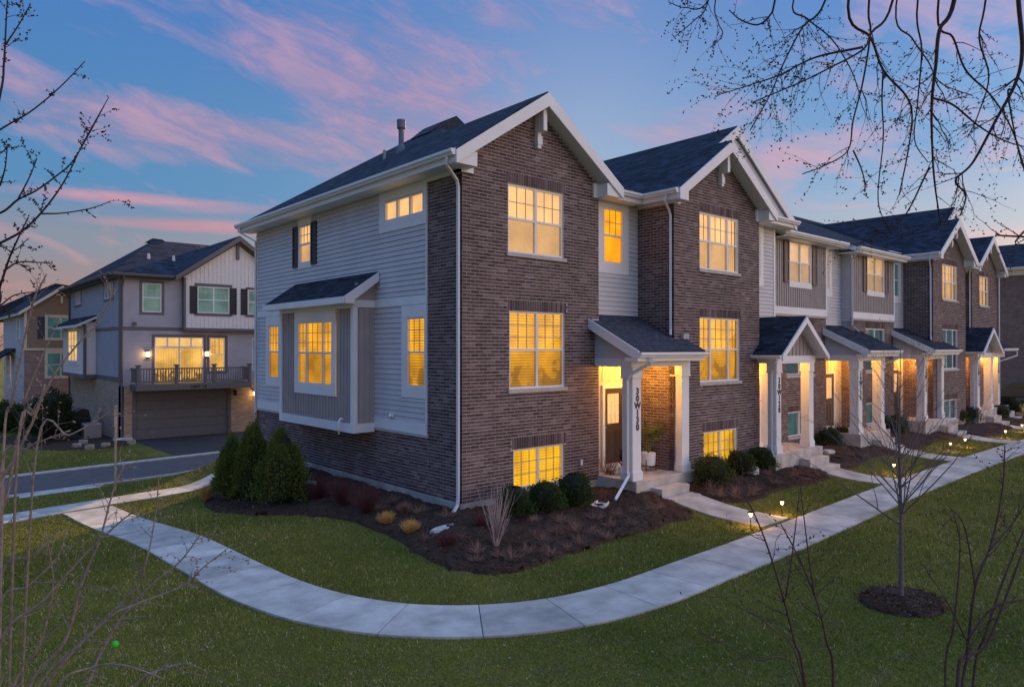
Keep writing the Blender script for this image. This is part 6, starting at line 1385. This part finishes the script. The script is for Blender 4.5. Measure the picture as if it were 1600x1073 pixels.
# path lights
M_PL = mat('path_lamp_lit', (1, .8, .5), .4, emis=(1, .58, .18), estr=7); M_PB = mat('path_lamp_black', (.02, .02, .022), .5)
for px, py, lab in ((1173, 826, 'nearest path light, on the lawn left of the first entry walk'), (1222, 806, 'path light right of the first entry walk'), (1397, 742, 'path light beside the second entry walk'), (1485, 706, 'path light left of the third entry walk junction'), (1508, 699, 'path light on the lawn right behind the third entry walk'), (1571, 685, 'path light beside the fourth entry walk'), (1597, 675, 'path light cut by the right edge')):
    p = hit(px, py); P = thing('path_light', lab + ', lit', 'path light', p, 'path lights along the garden walk'); x, y, z = p
    mb = MB(); mb.tube([(x, y, z - .05), (x, y, z + .26)], .011, 6); mb.build('stake', M_PB, P)
    mb = MB(); mb.lathe([(.022, z + .26), (.042, z + .335), (.0, z + .336)], x, y, 10); mb.build('lamp_glass', M_PL, P)
    mb = MB(); mb.lathe([(.0, z + .385), (.03, z + .38), (.07, z + .345), (.07, z + .34), (0, z + .341)], x, y, 12); mb.build('lamp_cap', M_PB, P)
    li = bpy.data.lights.new('path_lamp', 'POINT'); li.energy = 13; li.color = (1, .50, .12); li.shadow_soft_size = .03; o = bpy.data.objects.new('path_lamp', li); COL.objects.link(o); o.location = (x, y, z + .232); o.parent = P; o.matrix_parent_inverse = Matrix.Translation(p).inverted()
# ------------------------------------------------------------------ bare trees
M_BARKD = mat('dark_bark', (.040, .026, .030), .9, var=.3, vscale=30); M_BARKG = mat('grey_bark', (.25, .195, .165), .9, var=.3, vscale=30); M_BARKR = mat('reddish_bark', (.085, .045, .04), .85, var=.3, vscale=30); M_BARKY = mat('young_tree_bark', (.15, .12, .115), .9, var=.3, vscale=40)
def wander(mb, p, d, l, r, lvl, buds=0, grav=0.0, split=.0, sides=4, tip=.15, jit=.28, kids=(2, 4)):
    """a twig that forks on"""
    n = 5; pts = [p.copy()]; q = p.copy(); dd = d.normalized()
    for i in range(n):
        dd = (dd + Vector((random.uniform(-1, 1), random.uniform(-1, 1), random.uniform(-1, 1))) * jit + Vector((0, 0, grav))).normalized(); q = q + dd * l / n; pts.append(q.copy())
    rr = [r * (1 - (1 - tip) * i / n) for i in range(n + 1)]; mb.tube(pts, rr, sides if r > .004 else 3, cap=False)
    if buds:
        for i in range(1, n + 1):
            for _ in range(random.choice((0, 1, 1, 2)) if buds > 1 else random.choice((0, 0, 1))):
                c = pts[i] + Vector((random.uniform(-1, 1), random.uniform(-1, 1), random.uniform(-1, 1))) * buds * .006; s = random.uniform(.0035, .0065) * max(1, buds * .55); u = (pts[i] - c).normalized() if (pts[i] - c).length > 1e-5 else Vector((0, 0, 1)); mb.tube([c - u * s * 2, c, c + u * s * 1.6], [.0008, s, .0008], 4, cap=False)
    if lvl > 0:
        for k in range(random.randint(*kids)):
            i = random.randint(1, n); nd_ = (dd + Vector((random.uniform(-1, 1), random.uniform(-1, 1), random.uniform(-.7, .9))) * .8).normalized()
            wander(mb, pts[i], nd_, l * random.uniform(.35, .65), rr[i] * .62, lvl - 1, buds, grav, split, sides, tip, jit, kids)
def traced(P, pts, depth, w0, w1, m, twig=0, tl=.25, buds=0, grav=0.0, lvl=1, start=None, dd=0.0, name='branch', kids=(1, 3)):
    """a limb that follows a line of the photograph at its own distance"""
    n = len(pts); d0 = depth; C = [at(x, y, d0 + dd * i / (n - 1) + random.uniform(-.04, .04)) for i, (x, y) in enumerate(pts)]
    if start is not None: C = [Vector(s_) for s_ in start] + C
    C = catmull([tuple(c) for c in C], 6); k = len(C); R_ = [(w0 + (w1 - w0) * (i / (k - 1)) ** .8) * depth / FPX / 2 for i in range(k)]
    mb = MB(); mb.tube(C, R_, 6)
    for _ in range(twig):
        i = random.randint(int(k * .12) if start is None else int(k * .35), k - 2); T = (C[i + 1] - C[i]).normalized(); s = (RT * random.uniform(-1, 1) + UP * random.uniform(-1, 1) + FW * random.uniform(-.5, .5)); s = (s - T * s.dot(T)).normalized()
        wander(mb, C[i], T * .75 + s * .8, tl * random.uniform(.4, 1.1), max(.0022, R_[i] * .5), lvl, buds, grav, kids=kids)
    if buds:
        for i in range(k // 3, k):
            if random.random() < .6:
                c = C[i] + (RT * random.uniform(-1, 1) + UP * random.uniform(-1, 1)).normalized() * (R_[i] + .004); u = (c - C[i]).normalized(); s = .0045 * max(1, buds * .55); mb.tube([c - u * s, c + u * s, c + u * s * 3], [.001, s, .0008], 4, cap=False)
    return mb.build(name, m, P, smooth=True)
# large hanging tree at the upper right: trunk stands off to the right
D = 6.0; base = at(2050, 1300, 6.6); base.z = gz(base.x, base.y); limbtop = at(1960, -420, 6.6)
P = thing('overhanging_tree', 'dark bare tree hanging its budding branches in from the upper right', 'tree', base)
mb = MB(); C = catmull([tuple(base - Vector((0, 0, .2))), tuple(base.lerp(limbtop, .3) + Vector((.22, .12, 0))), tuple(base.lerp(limbtop, .65) + Vector((-.12, .1, 0))), tuple(limbtop), tuple(at(1900, -900, 6.8))], 8); mb.tube(C, [.20 - .11 * i / (len(C) - 1) for i in range(len(C))], 10); mb.build('trunk', M_BARKD, P, smooth=True)
limb = catmull([tuple(limbtop), tuple(at(1760, -300, 6.5)), tuple(at(1600, -170, 6.2)), tuple(at(1430, -235, 5.9)), tuple(at(1250, -110, 6.15)), tuple(at(1120, -120, 5.9)), tuple(at(1050, -60, 6.0))], 8); mb = MB(); mb.tube(limb, [.07 - .058 * i / (len(limb) - 1) for i in range(len(limb))], 8); mb.build('limb', M_BARKD, P, smooth=True)
H = [([(1491, 0), (1468, 47), (1462, 102), (1456, 157), (1456, 215), (1460, 282), (1470, 352)], 7.5, 1.6, 14), ([(1591, 0), (1597, 78), (1587, 129), (1556, 188), (1520, 254), (1493, 282), (1509, 305), (1501, 337)], 7, 1.6, 14),
     ([(1290, 0), (1254, 43), (1223, 102), (1203, 149), (1172, 204)], 3.6, 1.4, 16), ([(1395, 0), (1362, 51), (1348, 78), (1297, 106), (1250, 129), (1176, 160)], 4.2, 1.4, 18), ([(1325, 12), (1360, 59), (1380, 110), (1415, 149), (1425, 180), (1419, 235), (1405, 305)], 4.5, 1.6, 12),
     ([(1358, 0), (1360, 51), (1348, 129), (1333, 188), (1325, 235), (1290, 258), (1254, 272)], 3.6, 1.4, 8), ([(1348, 74), (1274, 90), (1219, 117), (1172, 133), (1121, 149)], 3.4, 1.2, 18), ([(1434, 0), (1440, 78), (1434, 157), (1429, 219), (1450, 254)], 3.2, 1.2, 8),
     ([(1211, 0), (1204, 23), (1184, 39), (1157, 31), (1139, 16)], 3.6, 1.4, 5), ([(1106, 4), (1086, 31), (1053, 59)], 2.4, 1.0, 5), ([(1106, 2), (1070, 12), (1045, 4)], 2.4, 1.0, 6), ([(1118, 0), (1122, 35), (1129, 55), (1110, 75)], 2.2, 1.0, 4),
     ([(1465, 20), (1489, 59), (1509, 110), (1548, 149), (1580, 200), (1600, 260)], 3.6, 1.6, 12), ([(1456, 153), (1489, 164), (1528, 196), (1567, 219), (1606, 231)], 3.2, 1.4, 8), ([(1580, 140), (1575, 145), (1583, 196), (1595, 250), (1604, 274)], 3, 1.4, 6),
     ([(1380, 108), (1378, 157), (1380, 219), (1372, 313), (1391, 364)], 2.6, 1.2, 5), ([(1452, 262), (1446, 274), (1419, 329), (1391, 362), (1364, 360)], 3, 1.2, 6), ([(1333, 235), (1345, 262), (1352, 290), (1346, 300)], 2.4, 1.0, 2),
     ([(1640, 375), (1600, 370), (1564, 368), (1556, 364)], 4, 1.6, 3), ([(1640, 330), (1600, 362), (1586, 378)], 4, 1.8, 2), ([(1540, 0), (1530, 60), (1545, 120), (1528, 180), (1512, 215)], 3.4, 1.3, 12), ([(1240, 0), (1262, 30), (1300, 62), (1330, 110), (1344, 150)], 2.8, 1.2, 12), ([(1400, 10), (1425, 60), (1450, 96), (1470, 130), (1520, 150)], 2.8, 1.2, 10)]
for k, (pts, a, b, tw) in enumerate(H):
    dpt = 6.0 + random.uniform(-.08, .12); st = None
    if pts[0][1] < 30: x0 = pts[0][0]; st = [min(limb, key=lambda q: (q - at(x0 + 20, -200, dpt)).length)]
    traced(P, pts, dpt, a * 1.2, b * 1.2, M_BARKD, twig=int(tw * 1.2), tl=.46, buds=2.2 if pts[0][0] < 1420 else 1.2, grav=-.05, lvl=1, start=st, kids=(1, 2))
# tree at the left edge, dark against the sky
D = 4.6; base = at(-330, 1400, D + .5); base.z = gz(base.x, base.y)
P = thing('left_edge_tree', 'bare tree at the left edge, dark twigs rising against the dusk sky', 'tree', base); fork = at(-210, 700, D)
mb = MB(); mb.tube(catmull([tuple(base - Vector((0, 0, .2))), tuple(base.lerp(fork, .5)), tuple(fork)], 6), .05, 8); mb.build('trunk', M_BARKG, P, smooth=True)
for pts, a, b, tw in (([(-40, 300), (0, 149), (6, 100), (8, 68), (11, 9), (14, -20)], 5, 1.8, 5), ([(9, 70), (30, 38), (47, 8)], 3, 1.4, 2), ([(-60, 250), (0, 203), (47, 175), (93, 137), (133, 96)], 4, 1.4, 5), ([(-60, 410), (0, 380), (37, 359), (70, 326), (100, 284), (121, 242), (140, 205), (170, 152)], 5.5, 1.3, 9),
                      ([(-60, 350), (0, 333), (28, 312), (56, 298), (88, 275), (112, 254), (135, 217), (163, 165)], 4.5, 1.3, 7), ([(65, 334), (98, 333), (140, 326), (170, 316)], 3, 1.2, 2), ([(28, 312), (47, 275), (58, 247)], 3, 1.3, 3), ([(-20, 500), (0, 447), (14, 405), (28, 373), (44, 340)], 5, 2, 5), ([(5, 424), (28, 410), (60, 410), (82, 412)], 3.5, 1.5, 4),
                      ([(-30, 490), (0, 477), (23, 461), (60, 455)], 3.5, 1.5, 4), ([(-30, 250), (0, 240), (14, 228), (23, 235)], 3, 1.3, 2), ([(0, 290), (8, 262), (12, 225)], 3, 1.4, 3), ([(-30, 400), (0, 385), (20, 392), (45, 372)], 3, 1.3, 3)):
    traced(P, pts, D, a, b, M_BARKD, twig=tw, tl=.16, buds=1.1, start=[fork] if pts[0][0] < -10 else None, kids=(0, 2))
# pale multi-stem sapling in the lower left
D = 4.3; base = at(-20, 1500, D); base.z = gz(base.x, base.y)
P = thing('multi_stem_sapling', 'pale bare multi-stemmed sapling filling the lower left corner', 'tree', base)
mb = MB(); mb.lathe([(.09, base.z - .1), (.07, base.z + .12), (.0, base.z + .2)], base.x, base.y, 8); mb.build('root_flare', M_BARKG, P)
for pts, a, b, tw in (([(6, 696), (19, 629), (29, 575), (44, 503), (54, 465), (73, 428)], 5, 2, 6), ([(28, 696), (54, 645), (85, 585), (127, 531), (152, 506), (181, 452)], 5, 1.6, 6), ([(35, 632), (63, 563), (95, 496)], 3, 1.4, 3), ([(57, 700), (108, 680), (149, 658), (184, 634)], 5, 1.6, 3),
                      ([(21, 1073), (59, 1013), (73, 971), (83, 908), (71, 829)], 6, 2.2, 6), ([(45, 1073), (101, 1002), (129, 908), (156, 842), (177, 766), (195, 724)], 7, 1.8, 9), ([(0, 1006), (70, 936), (132, 867), (184, 818), (212, 797)], 6, 1.8, 6), ([(59, 1073), (132, 999), (208, 922), (229, 874), (243, 804), (248, 745)], 6, 1.6, 9),
                      ([(73, 1073), (163, 971), (215, 943), (285, 915), (320, 884), (360, 853)], 6, 1.4, 9), ([(135, 1073), (156, 1023), (195, 957), (243, 908), (281, 877), (313, 835)], 7, 1.6, 8), ([(90, 1073), (146, 1042), (195, 1039), (257, 1060)], 6, 2, 5), ([(208, 1073), (257, 1044), (299, 1035)], 5, 1.8, 4),
                      ([(0, 908), (52, 867), (94, 829)], 6, 2, 3), ([(0, 950), (45, 915), (90, 870), (102, 836)], 6, 2, 3), ([(-5, 850), (12, 770), (25, 700), (40, 640)], 7, 3.5, 3), ([(0, 790), (22, 720), (55, 650), (70, 600)], 6, 3, 3), ([(0, 745), (40, 702), (62, 690), (110, 672)], 5, 2, 3)):
    x0, y0 = pts[0]; traced(P, pts, D + random.uniform(-.4, .4), a * 1.05, b * 1.05, M_BARKG, twig=int(tw * 1.8), tl=.22, buds=.8, start=[base, at(x0 * .6 - 8, max(y0 + 130, 1190), D)] if y0 > 690 else None, kids=(0, 2))
o = bpy.data.objects.new('green_tag_ball', None)
bm = bmesh.new(); bmesh.ops.create_icosphere(bm, subdivisions=2, radius=.022); me = bpy.data.meshes.new('green_ball'); bm.to_mesh(me); bm.free(); me.materials.append(mat('bright_green', (.03, .5, .02), .4)); o = link('green_ball', me); o.location = at(180, 1006, 4.2); tag(o, 'small bright green ball caught on a sapling branch', 'ball')
# saplings lower right
def sap(name, label, D, bx, lines, m, tw=1.0, tl=.3):
    base = at(bx, 544 + FPX * 3.78 / D, D); base.z = gz(base.x, base.y); P = thing(name, label, 'tree', base); first = True
    for pts, a, b, n in lines:
        x0, y0 = pts[0]; traced(P, pts, D + random.uniform(-.25, .25), a, b, m, twig=int(n * tw), tl=tl, buds=.7, start=[base] if y0 > 1040 else None, name='trunk' if first else 'branch', kids=(0, 2)); first = False
sap('bare_sapling', 'dark two-stemmed bare sapling at the bottom, right of the path bend', 4.6, 1290, [([(1258, 1073), (1241, 1000), (1226, 941), (1203, 865), (1182, 810), (1148, 742)], 6.5, 1.8, 12), ([(1302, 1073), (1291, 1000), (1274, 932), (1245, 865), (1220, 818)], 6, 1.8, 8), ([(1228, 932), (1239, 856), (1249, 768)], 3.5, 1.4, 6), ([(1272, 928), (1262, 856), (1249, 747)], 3.5, 1.4, 6), ([(1253, 1058), (1203, 979), (1150, 945), (1106, 920)], 2.6, 1, 4), ([(1249, 1066), (1177, 1030), (1120, 1000), (1093, 987)], 2.6, 1, 4), ([(1274, 932), (1290, 915), (1305, 905)], 2.4, 1, 2)], M_BARKR)
sap('bare_sapling', 'reddish many-stemmed bare sapling in the bottom right corner', 4.4, 1500, [([(1496, 1073), (1511, 1017), (1524, 916), (1549, 848), (1566, 768), (1570, 696)], 7, 1.8, 12), ([(1477, 1073), (1490, 979), (1500, 856), (1490, 802)], 5, 1.6, 6), ([(1503, 1073), (1545, 1000), (1600, 856)], 6, 3, 6), ([(1524, 916), (1507, 823), (1481, 789)], 3.5, 1.4, 5), ([(1511, 1000), (1550, 950), (1600, 935)], 4, 2, 4), ([(1520, 1073), (1540, 990), (1570, 900), (1612, 800)], 5, 2.5, 6), ([(1545, 860), (1580, 820), (1606, 780)], 3.2, 1.6, 4), ([(1515, 1010), (1480, 940), (1440, 880)], 3, 1.2, 4)], M_BARKR)
# young tree in its mulch ring
def young_tree(x, y, h, label, m=M_BARKY, spread=1.0, seed=3, n=26):
    random.seed(seed); z = gz(x, y); P = thing('young_tree', label, 'tree', (x, y, z)); mb = MB(); T = catmull([(x, y, z - .1), (x + .02, y, z + h * .3), (x + .05, y + .03, z + h * .6), (x + .02, y, z + h)], 8); k = len(T); R_ = [.038 * (1 - .88 * i / (k - 1)) * h / 3.6 for i in range(k)]
    mb.tube(T, R_, 8); mb.build('trunk', m, P, smooth=True)
    for j in range(n):
        i = int(k * (.33 + .6 * j / n)); a = j * 2.4 + random.uniform(-.4, .4); el_ = random.uniform(.8, 1.5); d = Vector((math.cos(a), math.sin(a), el_)); l = h * (.46 - .28 * j / n) * random.uniform(.8, 1.15) * spread; mb = MB(); wander(mb, T[i], d, l, R_[i] * .5, 2, .5, .06, kids=(3, 4), jit=.13); mb.build('branch', m, P, smooth=True)
    random.seed(11)
young_tree(2.30, -7.72, 3.75, 'young bare tree in a round mulch ring right of the path', seed=5, n=40)
young_tree(-4.9, 23.2, 3.1, 'bare young tree between alley and the grey house', seed=8, n=14); young_tree(-4.3, 23.0, 2.6, 'thin bare sapling right beside the young tree across the alley', seed=9, n=10)
# far tree line
def far_trees():
    P = thing('far_tree_line', 'faint line of bare trees on the horizon at the far left', 'trees', (-20, 90, -.9)); mb = MB()
    for k in range(26):
        x = random.uniform(-34, 2); y = random.uniform(85, 105); h = random.uniform(6, 9.5); z = gz(x, y)
        mb.tube([(x, y, z - .2), (x, y, z + h * .5)], [.16, .1], 4, cap=False)
        for j in range(12): a = random.uniform(0, 6.28); wander(mb, Vector((x, y, z + h * random.uniform(.25, .5))), Vector((math.cos(a) * .7, math.sin(a) * .7, 1)), h * .5, .06, 1, jit=.15, sides=3)
    o = mb.build('bare_trees', mat('far_bark', (.10, .08, .08), .9), P); o['kind'] = 'stuff'
far_trees()
# ------------------------------------------------------------------ grass blades, mulch chips
def in_poly(x, y, P):
    P = np.array(P); c = np.zeros(len(x), bool); n = len(P)
    for i in range(n):
        x0, y0 = P[i]; x1, y1 = P[(i + 1) % n]; hit_ = ((y0 > y) != (y1 > y)) & (x < (x1 - x0) * (y - y0) / (y1 - y0 + 1e-12) + x0); c ^= hit_
    return c
def near_line(x, y, C, w):
    ok = np.zeros(len(x), bool)
    for a, b in zip(C, C[1:]):
        d = np.array([b.x - a.x, b.y - a.y]); L2 = (d ** 2).sum(); t = np.clip(((x - a.x) * d[0] + (y - a.y) * d[1]) / L2, 0, 1); ok |= (x - a.x - t * d[0]) ** 2 + (y - a.y - t * d[1]) ** 2 < w * w
    return ok
gzv = np.vectorize(gz)
BEDS = [BED1, BED2, BED3, BED4, BED5, BED6, BEDN, ring]
BEDP = [[(p.x, p.y) for p in catmull(b + [b[0]], 6)[:-1]] for b in BEDS]
def grass(n):
    r = 5.2 * np.exp(RNG.random(n) * math.log(46 / 5.2)); a = YAW + rad(1) * RNG.uniform(-41, 41, n); x = CAM.x + r * np.cos(a); y = CAM.y + r * np.sin(a)
    bad = near_line(x, y, PATHC, .553) | near_line(x, y, SIDE, .52) | near_line(x, y, ROAD, 2.15) | ((x > 0) & (x < 37) & (y > -.2) & (y < 11.2)) | ((x > 4.2) & (x < 6.8) & (y > -1.3) & (y < .2)) | ((x > -1.2) & (x < 13) & (y > 17.2)) | ((x > 46.5))
    for xc in (5.3, 12.1, 18.0, 24.6, 30.6): bad |= (abs(x - xc) < .575) & (y > -4.3) & (y < -.5)
    for b in BEDP: bad |= in_poly(x, y, b)
    bad |= near_line(x, y, [Vector((-6.3, 12.3, 0)), Vector((-4.1, 12.7, 0))], .4)
    x, y, r = x[~bad], y[~bad], r[~bad]; z = gzv(x, y); n = len(x); P = np.stack([x, y, z - .004], 1)
    s = np.clip(r / 9, .9, 3.2)[:, None]; th = RNG.uniform(0, math.pi, n); A = np.stack([np.cos(th), np.sin(th), 0 * th], 1) * .0042 * s * RNG.uniform(.7, 1.3, (n, 1))
    B = np.stack([RNG.normal(0, .5, n), RNG.normal(0, .5, n), np.ones(n)], 1) * (.034 * RNG.uniform(.5, 1.35, (n, 1))) * np.minimum(s, 1.5)
    pat = .5 + .25 * np.sin(x * .9 + 1.3 * np.sin(y * .7)) * np.cos(y * 1.1 + .6 * np.sin(x * 1.7)) + .15 * np.sin(x * 4.1 + y * 2.7) * np.sin(y * 3.9 - x)
    pat = pat + .22 * np.sin(x * .37 + 2 + 1.5 * np.sin(y * .41)) * np.sin(y * .33 + x * .12); tone = np.clip(.55 * pat + .42 * RNG.random(n) + .0, .01, .90); dead = RNG.random(n) < .05 + .30 * np.clip(pat - .55, 0, 1); tone[dead] = 1.0
    o = quad_cloud('grass', P, A, B, tone, leaf_mat('grass_blade', (.075, .100, .010), (.30, .28, .04), (.52, .43, .20)), tri=True, kind='stuff'); tag(o, 'short green lawn grass growing either side of the garden walk', 'grass')
grass(720000)
def chips(poly, n, name, r0=.5):
    xs = [p[0] for p in poly]; ys = [p[1] for p in poly]; x = RNG.uniform(min(xs), max(xs), n); y = RNG.uniform(min(ys), max(ys), n); k = in_poly(x, y, poly); x, y = x[k], y[k]; n = len(x)
    z = gzv(x, y) + .03 + .035 + .03 * np.sin(x * 2.3 + 1) * np.cos(y * 2.9) + .012; P = np.stack([x, y, z], 1)
    A = unit_rows(n) * np.array([1, 1, .45]) * .013; B = unit_rows(n) * np.array([1, 1, .5]) * RNG.uniform(.025, .07, (n, 1)); o = quad_cloud('mulch_chips', P, A, B, RNG.random(n), M_CHIP, kind='stuff'); tag(o, name, 'mulch')
M_CHIP = leaf_mat('mulch_chip', (.016, .009, .006), (.11, .058, .036), (.30, .19, .12))
chips(BEDP[0], 42000, 'dark bark mulch around the end house'); chips(BEDP[1], 9000, 'dark bark mulch before the second house'); chips(BEDP[2], 5000, 'dark bark mulch before the third house'); chips(BEDP[3], 3500, 'dark bark mulch before the fourth house'); chips(BEDP[7], 2500, 'dark bark mulch round the young tree')
# fallen leaves scattered on the lawn
def litter(n):
    r = 6 * np.exp(RNG.random(n) * math.log(20 / 6)); a = YAW + rad(1) * RNG.uniform(-40, 40, n); x = CAM.x + r * np.cos(a); y = CAM.y + r * np.sin(a)
    k = ~((x > -.3) & (y > -.6)) & ~near_line(x, y, PATHC, .62); x, y = x[k], y[k]; n = len(x); P = np.stack([x, y, gzv(x, y) + .03], 1)
    A = unit_rows(n) * np.array([1, 1, .3]) * .016; B = unit_rows(n) * np.array([1, 1, .4]) * .04; o = quad_cloud('fallen_leaves', P, A, B, RNG.random(n), leaf_mat('dry_leaf', (.16, .10, .06), (.38, .30, .20)), kind='stuff'); tag(o, 'small dry fallen leaves scattered over the lawn', 'leaves')
litter(1800)
